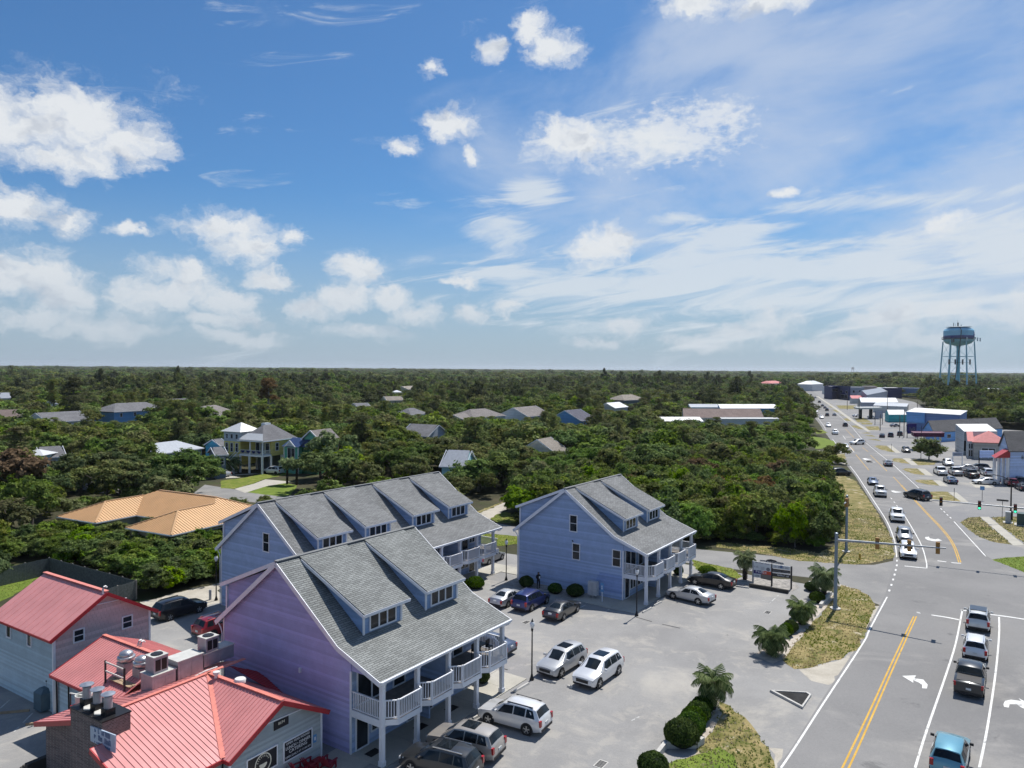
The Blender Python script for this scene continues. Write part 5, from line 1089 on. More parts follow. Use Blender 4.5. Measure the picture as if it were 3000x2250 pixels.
# ------------------------------------------------------------------ yellow stilt house
YA = R(-25); YX = Vector((math.cos(YA), math.sin(YA), 0)); YY = Vector((-YX.y, YX.x, 0)); YC = G(*zY([(930,882)])[0])
yh = Root('stilt_house', YC, 'yellow stilt house with a square tower and white porch stairs', 'house'); keep(zY([(180,60),(1090,870)]), YC.y-2)
def YV(x, y, z): return up(YC+YX*x+YY*y, z)
def ybox(x0, y0, z0, x1, y1, z1_, name, m, parent=None):
    mb = MB(); mb.hexa([YV(x0,y0,z0),YV(x1,y0,z0),YV(x1,y1,z0),YV(x0,y1,z0)], [YV(x0,y0,z1_),YV(x1,y0,z1_),YV(x1,y1,z1_),YV(x0,y1,z1_)]); return yh.add(mb, name, m, parent)
for x, y in ((0,0),(-3.7,0),(-6.4,0),(0,2.7),(-3.7,4),(0,6),(-6.4,5),(0,9.5),(-3.5,9.5)): ybox(x-.17,y-.17,0,x+.17,y+.17,3.9,'post','white_paint')
ybox(-6.6,-.1,3.75,.2,2.6,4.1,'deck','white_paint'); ybox(-6.5,2.6,3.75,.2,10,7.3,'wall','wall_yellow'); ybox(-6.4,5.2,0,-3,9.8,3.75,'lower_wall','wall_slate')
for x in (0,-3.6): ybox(x-.12,-.02,4.1,x+.12,.22,7.2,'post','white_paint')
A4 = [YV(-6.9,-.5,7.3),YV(.7,-.5,7.3),YV(.7,10.4,7.3),YV(-6.9,10.4,7.3)]; R1, R2 = YV(-3.1,3.6,10.5), YV(-3.1,6.3,10.5)
yh.slab([R1,A4[0],A4[1]], .14, 'roof', 'roof_grey'); yh.slab([R1,R2,A4[2],A4[1]], .14, 'roof', 'roof_grey'); yh.slab([R2,A4[2],A4[3]], .14, 'roof', 'roof_grey'); yh.slab([R1,R2,A4[3],A4[0]], .14, 'roof', 'roof_grey')
q1, q2 = A4[0].lerp(R1,.42), A4[1].lerp(R1,.42); yh.panels([A4[0]+Vector((0,0,.02)),A4[1]+Vector((0,0,.02)),q2,q1], .45, 'roof_white_metal', off=.12, rib=.05)
mb = MB(); mb.beam(YV(-6.9,-.5,7.2),YV(.7,-.5,7.2),.1,.24); mb.beam(YV(.7,-.5,7.2),YV(.7,10.4,7.2),.1,.24); yh.add(mb, 'fascia', 'white_paint')
ybox(-4.6,4.5,9.6,-3.4,6.2,10.8,'cupola','wall_pale')
rl, bl = MB(), MB()
for a, b, n in ((YV(-6.4,0,0),YV(0,0,0),26),(YV(0,0,0),YV(0,2.6,0),11)): rail(rl, bl, a.xy, b.xy, 4.1, 5.1, n)
ro = yh.add(rl, 'railing', 'white_paint'); yh.add(bl, 'balusters', 'white_paint', ro)
mat('bunting', (0.03,0.035,0.12), .8)
for k in range(4):
    x = -5.6+1.6*k; mb = MB(); mb.extr([YV(x-.55,-.09,5.0)]+[YV(x+.55*math.cos(t),-.09,5.0-.55*math.sin(t)) for t in [R(180-20*j) for j in range(10)]], -YY*.03); yh.add(mb, 'bunting', 'bunting')
tx0, tx1, ty0, ty1 = -11.6, -6.7, .3, 5.6
ybox(tx0,ty0,1.6,tx1,ty1,6.8,'tower_wall','wall_yellow'); ybox(tx0-.02,ty0-.02,6.8,tx1+.02,ty1+.02,9.0,'tower_top','wall_pale')
T = [YV(tx0-.6,ty0-.6,9.0),YV(tx1+.6,ty0-.6,9.0),YV(tx1+.6,ty1+.6,9.0),YV(tx0-.6,ty1+.6,9.0)]; ta = YV((tx0+tx1)/2,(ty0+ty1)/2,10.9)
for a, b in zip(T, T[1:]+T[:1]): yh.panels([a,b,ta], .45, 'roof_white_metal', rib=.05)
tf = lambda s, z, q: YV(tx0+s, ty0-q, z)-yh.p
for k in range(3):
    window(yh.o, tf, .5+1.5*k, 1.2+1.5*k, 7.4, 8.4, split='1'); window(yh.o, tf, .5+1.5*k, 1.2+1.5*k, 4.5, 6.4)
window(yh.o, tf, .5, 2.8, 1.9, 3.3, split='2')
pf2 = lambda s, z, q: YV(-6.5+s, 2.6-q, z)-yh.p
for k in range(3): window(yh.o, pf2, 2.2+1.45*k, 3.2+1.45*k, 4.3, 6.5, split='1', name='door')
window(yh.o, lambda s, z, q: YV(.2+q, 2.6+s, z)-yh.p, 1.3, 2.2, 4.9, 6.5)
mb = MB()
for k in range(9): z = 4.0-.23*k; q = -6.6-.0*k; mb.hexa([YV(-6.6-.26*k,-.2,z-.06),YV(-6.3-.26*k,-.2,z-.06),YV(-6.3-.26*k,-1.3,z-.06),YV(-6.6-.26*k,-1.3,z-.06)], [YV(-6.6-.26*k,-.2,z),YV(-6.3-.26*k,-.2,z),YV(-6.3-.26*k,-1.3,z),YV(-6.6-.26*k,-1.3,z)])
sto = yh.add(mb, 'stairs', 'white_paint')
mb = MB(); mb.beam(YV(-6.4,-1.3,4.9),YV(-8.9,-1.3,2.8),.08,.1); mb.beam(YV(-6.4,-.2,4.9),YV(-8.9,-.2,2.8),.08,.1); mb.beam(YV(-6.4,-1.3,4.2),YV(-8.9,-1.3,2.1),.08,.25); yh.add(mb, 'handrail', 'white_paint', sto)
ybox(-10.2,-2.4,1.9,-8.4,-.2,2.1,'landing','white_paint'); 
for x in (-10.1,-8.5): ybox(x-.1,-2.4,0,x+.1,-2.2,1.9,'post','white_paint')
rl, bl = MB(), MB(); rail(rl, bl, YV(-10.2,-2.4,0).xy, YV(-8.4,-2.4,0).xy, 2.1, 3.0, 8); ro = yh.add(rl, 'railing', 'white_paint'); yh.add(bl, 'balusters', 'white_paint', ro)
mb = MB()
for k in range(9): z = 2.0-.22*k; mb.hexa([YV(-8.3+.27*k,-2.4,z-.06),YV(-8.0+.27*k,-2.4,z-.06),YV(-8.0+.27*k,-1.4,z-.06),YV(-8.3+.27*k,-1.4,z-.06)], [YV(-8.3+.27*k,-2.4,z),YV(-8.0+.27*k,-2.4,z),YV(-8.0+.27*k,-1.4,z),YV(-8.3+.27*k,-1.4,z)])
sto = yh.add(mb, 'stairs', 'white_paint'); mb = MB(); mb.beam(YV(-8.4,-2.4,3.0),YV(-5.8,-2.4,.9),.08,.1); mb.beam(YV(-8.4,-2.4,2.0),YV(-5.8,-2.4,.05),.08,.25); yh.add(mb, 'handrail', 'white_paint', sto)
# green house beside it
gh = Root('green_house', YV(6,3,0), 'green gabled house with dark blue metal roofs beside the yellow one', 'house'); keep(zY([(1180,150),(1560,640)]), YC.y)
def gbox(x0, y0, z0, x1, y1, z1_, name, m):
    mb = MB(); mb.hexa([YV(x0,y0,z0),YV(x1,y0,z0),YV(x1,y1,z0),YV(x0,y1,z0)], [YV(x0,y0,z1_),YV(x1,y0,z1_),YV(x1,y1,z1_),YV(x0,y1,z1_)]); return gh.add(mb, name, m)
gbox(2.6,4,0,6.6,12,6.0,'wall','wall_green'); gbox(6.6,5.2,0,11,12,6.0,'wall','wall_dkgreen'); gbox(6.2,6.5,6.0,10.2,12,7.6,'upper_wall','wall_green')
gh.panels([YV(2.2,3.6,5.9),YV(7.0,3.6,5.9),YV(7.0,7.2,7.6),YV(2.2,7.2,7.6)], .45, 'roof_blue_metal', off=.05); gh.panels([YV(6.4,4.6,5.9),YV(11.4,4.6,5.9),YV(11.4,6.6,7.4),YV(6.4,6.6,7.4)], .45, 'roof_blue_metal', off=.06)
mb = MB(); mb.extr([YV(3.2,3.7,6.0),YV(5.8,3.7,6.0),YV(4.5,3.7,7.2)], YY*.15); gh.add(mb, 'gable', 'wall_pale'); mb = MB(); mb.extr([YV(6.0,6.4,7.6),YV(10.4,6.4,7.6),YV(8.2,6.4,9.4)], YY*.15); gh.add(mb, 'gable', 'wall_green')
gh.slab([YV(8.2,6.0,9.55),YV(5.6,6.0,7.5),YV(5.6,13,7.5),YV(8.2,13,9.55)], .12, 'roof', 'roof_taupe'); gh.slab([YV(8.2,6.0,9.55),YV(10.8,6.0,7.5),YV(10.8,13,7.5),YV(8.2,13,9.55)], .12, 'roof', 'roof_taupe')
mb = MB(); mb.beam(YV(5.6,5.95,7.45),YV(8.2,5.95,9.5),.1,.24); mb.beam(YV(10.8,5.95,7.45),YV(8.2,5.95,9.5),.1,.24); mb.beam(YV(3.0,3.6,5.9),YV(4.5,3.6,7.3),.1,.2); mb.beam(YV(6.0,3.6,5.9),YV(4.5,3.6,7.3),.1,.2); gh.add(mb, 'rake_trim', 'white_paint')
window(gh.o, lambda s, z, q: YV(3.4+s,4-q,z)-gh.p, .2, 2.2, 3.4, 5.6, split='2')
for x in (2.6, 6.6): gbox(x-.1,3.9,0,x+.1,4.0,5.9,'corner_trim','white_paint')
# ------------------------------------------------------------------ commercial buildings
def block(tl, tr, h, depth, wall, roof, label, roofkind='flat', rise=2.0, kp=None, wins=None, name='shop_building', cat='building', parapet=.35, over=.0, base=0.0):
    A, B = G(*tl, h), G(*tr, h); d = up(B-A,0); L = d.length; d.normalize(); n = Vector((-d.y,d.x,0))
    if n.y < 0: n = -n                                       # away from the camera
    v_ = up((A+B)/2,0).normalized(); n = (n*.25+v_*.75).normalized()
    rt = Root(name, up(A,0), label, cat, 'shops along the main road'); P = lambda s, q, z: up(A+d*s+n*q, z)
    mb = MB(); mb.hexa([P(0,0,base),P(L,0,base),P(L,depth,base),P(0,depth,base)], [P(0,0,h),P(L,0,h),P(L,depth,h),P(0,depth,h)]); rt.add(mb, 'wall', wall)
    if roofkind == 'flat':
        mb = MB(); mb.hexa([P(.2,.2,h-.05),P(L-.2,.2,h-.05),P(L-.2,depth-.2,h-.05),P(.2,depth-.2,h-.05)], [P(.2,.2,h+.02),P(L-.2,.2,h+.02),P(L-.2,depth-.2,h+.02),P(.2,depth-.2,h+.02)]); rt.add(mb, 'roof', roof)
        for a, b in (((-over,-over),(L+over,-over)),((L+over,-over),(L+over,depth)),((L,depth),(0,depth)),((-over,depth),(-over,-over))):
            mb = MB(); mb.beam(P(*a,h), P(*b,h), .3, parapet*2); rt.add(mb, 'parapet', roof if parapet < .3 else wall)
    elif roofkind == 'shed':
        rt.slab([P(-over,-over,h),P(L+over,-over,h),P(L+over,depth,h+rise),P(-over,depth,h+rise)], .2, 'roof', roof)
        for s in (0, L): mb = MB(); mb.poly([P(s,0,h-.1),P(s,depth,h-.1),P(s,depth,h+rise-.1)]); rt.add(mb, 'side_wall', wall)
    elif roofkind == 'gable_x':                               # ridge parallel to the front
        rt.slab([P(-over,-over,h),P(L+over,-over,h),P(L+over,depth/2,h+rise),P(-over,depth/2,h+rise)], .2, 'roof', roof); rt.slab([P(-over,depth+over,h),P(L+over,depth+over,h),P(L+over,depth/2,h+rise),P(-over,depth/2,h+rise)], .2, 'roof', roof)
        for s in (0, L): mb = MB(); mb.poly([P(s,0,h-.1),P(s,depth,h-.1),P(s,depth/2,h+rise-.1)]); rt.add(mb, 'gable', wall)
    elif roofkind == 'gable_y':                               # gable faces us
        rt.slab([P(-over,-over,h),P(L/2,-over,h+rise),P(L/2,depth,h+rise),P(-over,depth,h)], .2, 'roof', roof); rt.slab([P(L+over,-over,h),P(L/2,-over,h+rise),P(L/2,depth,h+rise),P(L+over,depth,h)], .2, 'roof', roof)
        mb = MB(); mb.poly([P(0,0,h-.1),P(L,0,h-.1),P(L/2,0,h+rise-.1)]); rt.add(mb, 'gable', wall)
    elif roofkind == 'hip':
        k = min(depth,L)/2; a, b = P(min(k,L/2),depth/2,h+rise), P(max(L-k,L/2+.01),depth/2,h+rise); c = [P(-over,-over,h),P(L+over,-over,h),P(L+over,depth+over,h),P(-over,depth+over,h)]
        for f in ((c[0],c[1],b,a),(c[2],c[3],a,b),(c[0],c[3],a),(c[1],c[2],b)): rt.slab(list(f), .2, 'roof', roof)
    for w in (wins or []): window(rt.o, lambda s, z, q: P(s, -q, z)-rt.p, w[0]*L, w[1]*L, w[2], w[3], split=w[4] if len(w) > 4 else '1', g='porch_glass')
    if kp: keep(kp, A.y-1)
    return rt, P, L
# white and brown roofs behind the thicket, left of the road
block(zO([(440,680)])[0], zO([(965,680)])[0], 4.6, 14, 'wall_white', 'roof_flat_white', 'long white flat roofed building behind the thicket', 'shed', .8, zO([(470,590),(960,640)]))
block(zO([(745,640)])[0], zO([(1620,645)])[0], 4.8, 26, 'wall_cream', 'roof_brown', 'building with a large brown roof behind the thicket', 'gable_x', 3.0, zO([(770,530),(1650,640)]))
block(zO([(1160,655)])[0], zO([(1775,655)])[0], 5.0, 8, 'wall_white', 'roof_flat_white', 'white ribbed building in front of the brown roof', 'flat', kp=zO([(1180,650),(1775,690)]), parapet=.2)
block(zO([(1145,540)])[0], zO([(1785,540)])[0], 6.5, 16, 'wall_blue', 'roof_flat_white', 'white flat roof with a blue wall beyond the brown roof', 'shed', 1.2, zO([(1140,495),(1780,540)]))
block(zO([(820,528)])[0], zO([(1140,528)])[0], 6.2, 12, 'wall_teal', 'roof_metal_grey', 'aqua metal roof left of the white flat roof', 'shed', 1.0, zO([(825,500),(1130,530)]))
# far cluster on the right
for n_, c_ in dict(shop_navy=(0.02,0.025,0.10), shop_grey=(0.33,0.36,0.42), shop_red=(0.30,0.04,0.05), shop_maroon=(0.10,0.02,0.05), shop_striped=(0.42,0.33,0.29), shop_blue=(0.16,0.36,0.68), shop_blue_dark=(0.15,0.23,0.43), shop_teal=(0.05,0.36,0.38), shop_pale=(0.50,0.52,0.52), shop_tan=(0.42,0.40,0.36), shop_lilac=(0.50,0.60,0.82)).items(): siding(n_, c_, .3, vert=(n_ == 'shop_striped'))
wv = [(.18,.32,5.6,7.6),(.62,.76,5.6,7.6)]
block(zF([(480,240)])[0], zF([(585,236)])[0], 10.5, 22, 'shop_navy', 'roof_flat_white', 'dark two storey corner shop at the far end of the strip', kp=zF([(470,225),(600,400)]), wins=[(.1,.9,6.5,9.0)])
block(zF([(590,228)])[0], zF([(782,240)])[0], 11.0, 24, 'shop_navy', 'roof_flat_white', 'navy two storey shop front with white framed windows', kp=zF([(600,225),(780,410)]), wins=wv+[(.2,.8,1,4.2,'2')])
block(zF([(782,250)])[0], zF([(1005,252)])[0], 10.0, 24, 'shop_grey', 'roof_flat_white', 'grey two storey shop front beside the navy one', kp=zF([(790,240),(1000,370)]), wins=wv)
block(zF([(1010,236)])[0], zF([(1210,238)])[0], 10.5, 24, 'shop_striped', 'roof_flat_white', 'vertically striped brown shop front in the far strip', kp=zF([(1010,235),(1205,340)]), wins=wv)
block(zF([(1215,262)])[0], zF([(1620,262)])[0], 9.0, 30, 'shop_navy', 'roof_flat_white', 'dark blue and maroon shop row behind the grey gable', kp=zF([(1440,240),(1620,360)]))
block(zF([(1050,372)])[0], zF([(1430,300)])[0], 6.5, 24, 'shop_grey', 'roof_metal_grey', 'grey metal gable roof in front of the striped shop', 'gable_x', 3.0, zF([(1060,270),(1430,380)]))
block(zF([(1620,262)])[0], zF([(1935,268)])[0], 8.0, 22, 'shop_blue_dark', 'roof_flat_white', 'blue banded shop with a white roof edge near the water tower', kp=zF([(1630,240),(1880,350)]))
block(zF([(372,240)])[0], zF([(462,236)])[0], 7.5, 10, 'wall_white', 'roof_flat_white', 'small bright white building at the end of the strip', kp=zF([(372,238),(460,310)]))
block(zF([(800,428)])[0], zF([(1080,428)])[0], 3.8, 8, 'shop_pale', 'red_trim', 'low building with a bright red canopy roof', 'shed', 2.0, zF([(800,390),(1080,430)]))
block(zF([(955,490)])[0], zF([(1560,494)])[0], 4.2, 22, 'shop_grey', 'roof_metal_grey', 'long low building with a grey metal roof', 'gable_x', 2.6, zF([(960,415),(1570,490)]))
block(zF([(1150,540)])[0], zF([(1700,560)])[0], 4.0, 16, 'shop_pale', 'roof_metal_grey', 'low shop with a sloping grey roof and pale front', 'shed', 1.2, zF([(1280,500),(1700,590)]))
cn, P_, L_ = block(zF([(885,580)])[0], zF([(1290,578)])[0], 5.6, 9, 'shop_pale', 'roof_flat_white', 'white fuel canopy on two dark pillars', base=4.9, kp=zF([(880,530),(1280,700)]), parapet=.2)
for s in (.2, .62): mb = MB(); q = P_(L_*s, 4, 0); mb.cbox((q.x,q.y,0),(1.2,1.2,4.9)); cn.add(mb, 'pillar', 'black_metal')
block(zF([(1405,690)])[0], zF([(1690,690)])[0], 3.6, 12, 'shop_teal', 'roof_flat_white', 'teal shop with a pale gable roof left of the big blue one', 'gable_x', 2.0, zF([(1405,610),(1690,740)]))
rt, P_, L_ = block(zF([(1695,640)])[0], zK([(1025,95)])[0], 7.6, 20, 'shop_blue_dark', 'roof_flat_white', 'big blue box shop with a white roof', 'shed', .8, zK([(0,0),(1020,230)]), over=.3)
mb = MB(); mb.hexa([P_(.0,-.6,3.4),P_(L_*.36,-.6,3.4),P_(L_*.36,-.02,3.4),P_(.0,-.02,3.4)], [P_(0,-.6,7.5),P_(L_*.36,-.6,7.5),P_(L_*.36,-.02,7.5),P_(0,-.02,7.5)]); rt.add(mb, 'front_panel', 'shop_blue')
block(zK([(550,420)])[0], zK([(1810,345)])[0], 3.4, 16, 'shop_blue', 'roof_char', 'sky blue shop under a dark brown roof', 'gable_x', 3.4, zK([(560,230),(1040,550)]), over=.4, wins=[(.18,.23,1.2,2.4)])
cn, P_, L_ = block(zK([(175,435)])[0], zK([(738,440)])[0], 5.2, 7, 'shop_maroon', 'shop_maroon', 'maroon edged canopy in front of the sky blue shop', base=4.1, parapet=.1, kp=zK([(140,340),(740,450)]))
for s in (.15,.4,.75,.92): mb = MB(); q = P_(L_*s, 3, 0); mb.cbox((q.x,q.y,0),(.4,.4,4.1)); cn.add(mb, 'pillar', 'white_paint')
block(zK([(1105,405)])[0], zK([(1720,400)])[0], 6.6, 14, 'shop_pale', 'roof_flat_white', 'tall pale shop with a white roof behind the pink one', 'shed', 1.2, zK([(1060,310),(1700,400)]), wins=[(.0,.06,1,4)])
block(zK([(1285,600)])[0], zK([(1890,620)])[0], 4.6, 12, 'shop_tan', 'roof_pink_metal', 'tan shop with a pink metal hip roof', 'hip', 2.8, zK([(1300,370),(2100,800)]), over=.4, wins=[(.25,.65,.3,3.0,'2')])
block(zK([(1165,585)])[0], zK([(1290,590)])[0], 4.6, 10, 'shop_pale', 'roof_pink_metal', 'narrow side wing with a pink metal roof', 'shed', 2.0, zK([(1165,420),(1400,580)]), wins=[(.2,.8,.5,2.2,'2'),(.2,.8,2.6,4.0,'2')])
rt, P_, L_ = block(zK([(1960,770)])[0], zK([(2700,760)])[0], 7.0, 12, 'shop_lilac', 'roof_char', 'pale blue two storey shop at the right edge', 'gable_x', 3.8, zK([(1890,470),(2212,1150)]), over=.4)
text('84', 1.1, 'sign_black', rt.o, P_(L_*.33,-.08,5.6)-rt.p, (P_(1,0,0)-P_(0,0,0)), (0,0,1))
for k in range(4): mb = MB(); q = P_(-.5-.8*k,.2+1.3*k,0); mb.cbox((q.x,q.y,0),(.42,.42,5.6)); rt.add(mb, 'column', 'white_paint')
mb = MB(); mb.extr([P_(-3.6,.0,5.6),P_(.0,.0,5.6),P_(.0,.0,7.2),P_(-.8,.0,7.0)], P_(0,4.6,0)-P_(0,0,0)); rt.add(mb, 'porch_roof', 'red_trim')
# ------------------------------------------------------------------ water tower
mat('tower_aqua', (0.26,0.57,0.76), .4, var=.06, scale=.2); mat('tower_navy', (0.02,0.035,0.25), .4); mat('tower_white', (0.66,0.72,0.74), .4); mat('tower_teal', (0.14,0.50,0.62), .4, var=.06); mat('tower_leg', (0.30,0.58,0.68), .45); mat('antenna', (0.05,0.055,0.06), .6)
tpx = 2650+920/5.926
TW = G(tpx, 1146); TD = TW.y; k = TD/F_PX           # metres per photo pixel there
tw = Root('water_tower', up(TW,0), 'aqua water tower on slender legs above the trees', 'water tower'); keep([(2745,990),(2860,1140)], TD-5)
zpx = lambda y: CAM_H-(y-1091.0)*k                   # height of a photo row at the tower
Rt = 232/5.926*k; zt = lambda y: zpx(900+y/5.926)
mb = MB(); mb.lathe([(.1,zt(338)),(Rt*.35,zt(345)),(Rt*.7,zt(362)),(Rt*.92,zt(385)),(Rt,zt(415)),(Rt,zt(500))], 40, (TW.x,TW.y,0)); tw.add(mb, 'tank_top', 'tower_aqua', None, 30)
mb = MB(); mb.lathe([(Rt*1.003,zt(498)),(Rt*1.003,zt(550))], 40, (TW.x,TW.y,0)); tw.add(mb, 'wave_band', 'tower_navy', None, 30)
mb = MB(); mb.lathe([(Rt,zt(550)),(Rt*.98,zt(590)),(Rt*.82,zt(630)),(Rt*.55,zt(655)),(Rt*.16,zt(672)),(Rt*.13,zt(700))], 40, (TW.x,TW.y,0)); tw.add(mb, 'tank_bowl', 'tower_aqua', None, 30)
mb = MB(); mb.lathe([(Rt*.86,zt(352)+.3),(Rt*.3,zt(338)+.2)], 40, (TW.x,TW.y,0)); tw.add(mb, 'tank_highlight', 'tower_white', None, 30)  # pale sheet: the sunlit highlight of the tank top put into colour
mb = MB(); mb.lathe([(Rt*.14,zt(1470)),(Rt*.12,zt(670))], 20, (TW.x,TW.y,0)); tw.add(mb, 'riser', 'tower_teal', None, 30)
mb = MB(); mb.lathe([(Rt*.18,0),(Rt*.14,zt(1450))], 20, (TW.x,TW.y,0)); tw.add(mb, 'riser', 'tower_teal', None, 30)
mb = MB(); mb.lathe([(Rt*1.1,zt(562)),(Rt*1.1,zt(552)),(Rt*.99,zt(552)),(Rt*.99,zt(562))], 40, (TW.x,TW.y,0)); tw.add(mb, 'catwalk', 'antenna')
mb = MB()
for j in range(24):
    a = 2*math.pi*j/24; mb.tube([(TW.x+Rt*1.1*math.cos(a),TW.y+Rt*1.1*math.sin(a),zt(552)),(TW.x+Rt*1.1*math.cos(a),TW.y+Rt*1.1*math.sin(a),zt(528))], .12, 4)
mb.lathe([(Rt*1.1,zt(530)),(Rt*1.1,zt(527)),(Rt*1.09,zt(527))], 40, (TW.x,TW.y,0)); tw.add(mb, 'catwalk_rail', 'antenna')
LG = []
for j in range(6):
    a = R(28)+2*math.pi*j/6; c_, s_ = math.cos(a), math.sin(a); top, bot = Vector((TW.x+Rt*c_,TW.y+Rt*s_,zt(600))), Vector((TW.x+Rt*1.22*c_,TW.y+Rt*1.22*s_,0)); LG.append((top,bot))
    mb = MB(); mb.tube([bot, top], [Rt*.055,Rt*.045], 10); tw.add(mb, 'leg', 'tower_leg', None, 40)
for y in (858, 1165):
    z = zt(y); mb = MB(); pr = [b.lerp(t, (z-b.z)/(t.z-b.z)) for t, b in LG]
    for p, q in zip(pr, pr[1:]+pr[:1]): mb.beam(p, q, .35, .5)
    tw.add(mb, 'ring_strut', 'tower_leg')
mb = MB()
for y0, y1 in ((620,858),(858,1165),(1165,1480)):
    f = lambda L_, y: L_[1].lerp(L_[0], (zt(y)-L_[1].z)/(L_[0].z-L_[1].z))
    for p, q in zip(LG, LG[1:]+LG[:1]): mb.tube([f(p,y0),f(q,y1)], .1, 4); mb.tube([f(p,y1),f(q,y0)], .1, 4)
tw.add(mb, 'cross_rods', 'tower_leg')['kind'] = 'stuff'
for x, y0, y1, w in ((830,275,345,.5),(905,270,340,1.2),(862,290,340,.2),(960,305,335,.6),(900,230,270,.15)):
    mb = MB(); mb.cbox((TW.x+(x-920)/5.926*k,TW.y,zt(y1)),(w,w,zt(y0)-zt(y1))); tw.add(mb, 'antenna', 'antenna')
for x in (625,730,857,982):
    mb = MB(); mb.cbox((TW.x+(x-920)/5.926*k,TW.y-Rt*1.0,zt(1000)),(1.4,1.0,zt(910)-zt(1000))); tw.add(mb, 'antenna_panel', 'antenna')
mb = MB(); mb.beam((TW.x-300/5.926*k,TW.y-Rt*.9,zt(965)),(TW.x+65/5.926*k,TW.y-Rt*.9,zt(965)),.3,.3); tw.add(mb, 'antenna_arm', 'antenna')
for x, y in ((650,600),(680,590),(905,560),(1030,570),(1085,570),(1130,575)):
    mb = MB(); mb.cbox((TW.x+(x-920)/5.926*k,TW.y-Rt*1.12,zt(y+30)),(1.2,.8,zt(y-30)-zt(y+30))); tw.add(mb, 'antenna_panel', 'antenna' if x < 800 else 'tower_white')
mb = MB(); pp = [(TW.x-(920-x)/5.926*k, TW.y-Rt*dd, zt(y)) for x, y, dd in ((870,345,.3),(835,375,.82),(822,420,1.01),(812,545,1.03),(800,640,1.03))]; mb.tube(pp, .45, 6); mb.tube([pp[-1],(pp[-1][0]-8,pp[-1][1]-2,0)], .45, 6); tw.add(mb, 'cable_run', 'antenna')
mb = MB(); fx = (1070-920)/5.926*k; th_ = math.asin(fx/Rt); cx2, cy2 = TW.x+Rt*1.012*math.sin(th_), TW.y-Rt*1.012*math.cos(th_)
fish = [(-2.6,.2),(-1.2,1.6),(.4,3.8),(1.0,5.6),(1.3,3.6),(2.6,2.4),(2.2,.6),(1.2,-.8),(-.6,-1.6),(-2.0,-1.0)]
mb.extr([(cx2+x*math.cos(th_),cy2+x*math.sin(th_),zt(515)+z) for x, z in fish], (math.sin(th_)*.3,-math.cos(th_)*.3,0)); tw.add(mb, 'fish_emblem', 'tower_navy')
# second, very distant tower
T2 = G(2300+626/3.16, 1093.5); s2 = Root('water_tower', up(T2,0), 'tiny distant water tower on the horizon', 'water tower'); k2 = T2.y/F_PX
mb = MB(); mb.lathe([(3.6*k2,CAM_H+6*k2),(4*k2,CAM_H+9*k2),(3*k2,CAM_H+13*k2)], 16, (T2.x,T2.y,0)); s2.add(mb, 'tank', 'antenna')
for dx in (-3,3): mb = MB(); mb.cbox((T2.x+dx*k2,T2.y,0),(k2,k2,CAM_H+6*k2)); s2.add(mb, 'leg', 'antenna')
# ================================================================== vehicles
def paint(name, c, metal=0.25, rough=0.3): return mat(name, c, rough, metal, var=0.04, scale=0.8, spec=0.5, coat=0.7)
for n_, c_ in dict(car_white=(0.72,0.73,0.74), car_pearl=(0.60,0.61,0.60), car_silver=(0.47,0.48,0.49), car_grey=(0.20,0.21,0.23), car_charcoal=(0.034,0.037,0.041), car_black=(0.012,0.012,0.015), car_navy=(0.018,0.028,0.13), car_red=(0.26,0.012,0.02), car_beige=(0.40,0.375,0.345), car_blue=(0.13,0.33,0.42), car_dusk=(0.10,0.13,0.20)).items(): paint(n_, c_)
mat('tyre', (0.014,0.014,0.015), 0.85); mat('alloy', (0.45,0.46,0.47), 0.3, 0.8); mat('dark_plastic', (0.02,0.02,0.022), 0.6); glass('car_glass', (0.010,0.014,0.018), 0.04)
mat('red_lens', (0.35,0.01,0.012), 0.2, coat=0.5); mat('clear_lens', (0.62,0.64,0.66), 0.15, 0.2, coat=0.6); mat('plate', (0.6,0.62,0.62), 0.5); mat('chrome', (0.6,0.61,0.62), 0.2, 0.9)
KIND = dict(
 suv=dict(L=4.78, st=[(0,.60,.55,.70,.62),(.06,.80,.74,.84,.76),(.30,.95,.89,.93,.84),(1.15,1.09,1.0,.955,.82),(1.95,1.62,1.04,.96,.66),(2.45,1.72,1.06,.96,.68),(3.75,1.70,1.08,.96,.68),(4.32,1.62,1.08,.94,.64),(4.64,1.12,1.02,.92,.80),(4.76,.90,.86,.88,.80),(4.78,.45,.42,.84,.78)], ws=(3,4), rw=(7,8), win=[(1.62,2.02,2.72,2.72),(2.80,2.80,3.62,3.62),(3.70,3.70,4.34,4.12)], wh=(.93,3.80,.37)),
 sedan=dict(L=4.85, st=[(0,.56,.50,.66,.58),(.06,.70,.64,.80,.72),(.35,.82,.77,.90,.82),(1.30,.97,.90,.92,.78),(2.12,1.37,.93,.92,.60),(2.55,1.44,.95,.92,.62),(3.30,1.41,.97,.92,.60),(4.16,1.07,.97,.91,.76),(4.68,1.02,.95,.87,.76),(4.82,.80,.76,.84,.76),(4.85,.45,.42,.8,.72)], ws=(3,4), rw=(6,7), win=[(1.78,2.18,2.78,2.78),(2.86,2.86,3.86,3.42)], wh=(.92,3.72,.34)),
 pickup=dict(L=5.75, st=[(0,.75,.70,.82,.76),(.05,1.08,1.0,.94,.88),(.35,1.18,1.10,1.0,.92),(1.45,1.25,1.17,1.0,.84),(2.1,1.82,1.2,1.0,.74),(2.5,1.91,1.2,1.0,.76),(3.5,1.89,1.2,1.0,.76),(3.80,1.80,1.2,1.0,.74),(3.92,1.24,1.17,1.0,.94),(5.60,1.22,1.15,.99,.94),(5.73,1.14,1.08,.97,.92),(5.75,.58,.52,.94,.88)], ws=(3,4), rw=(7,8), win=[(1.80,2.15,2.76,2.76),(2.84,2.84,3.66,3.66)], wh=(1.02,4.55,.41)))
CARS = {}
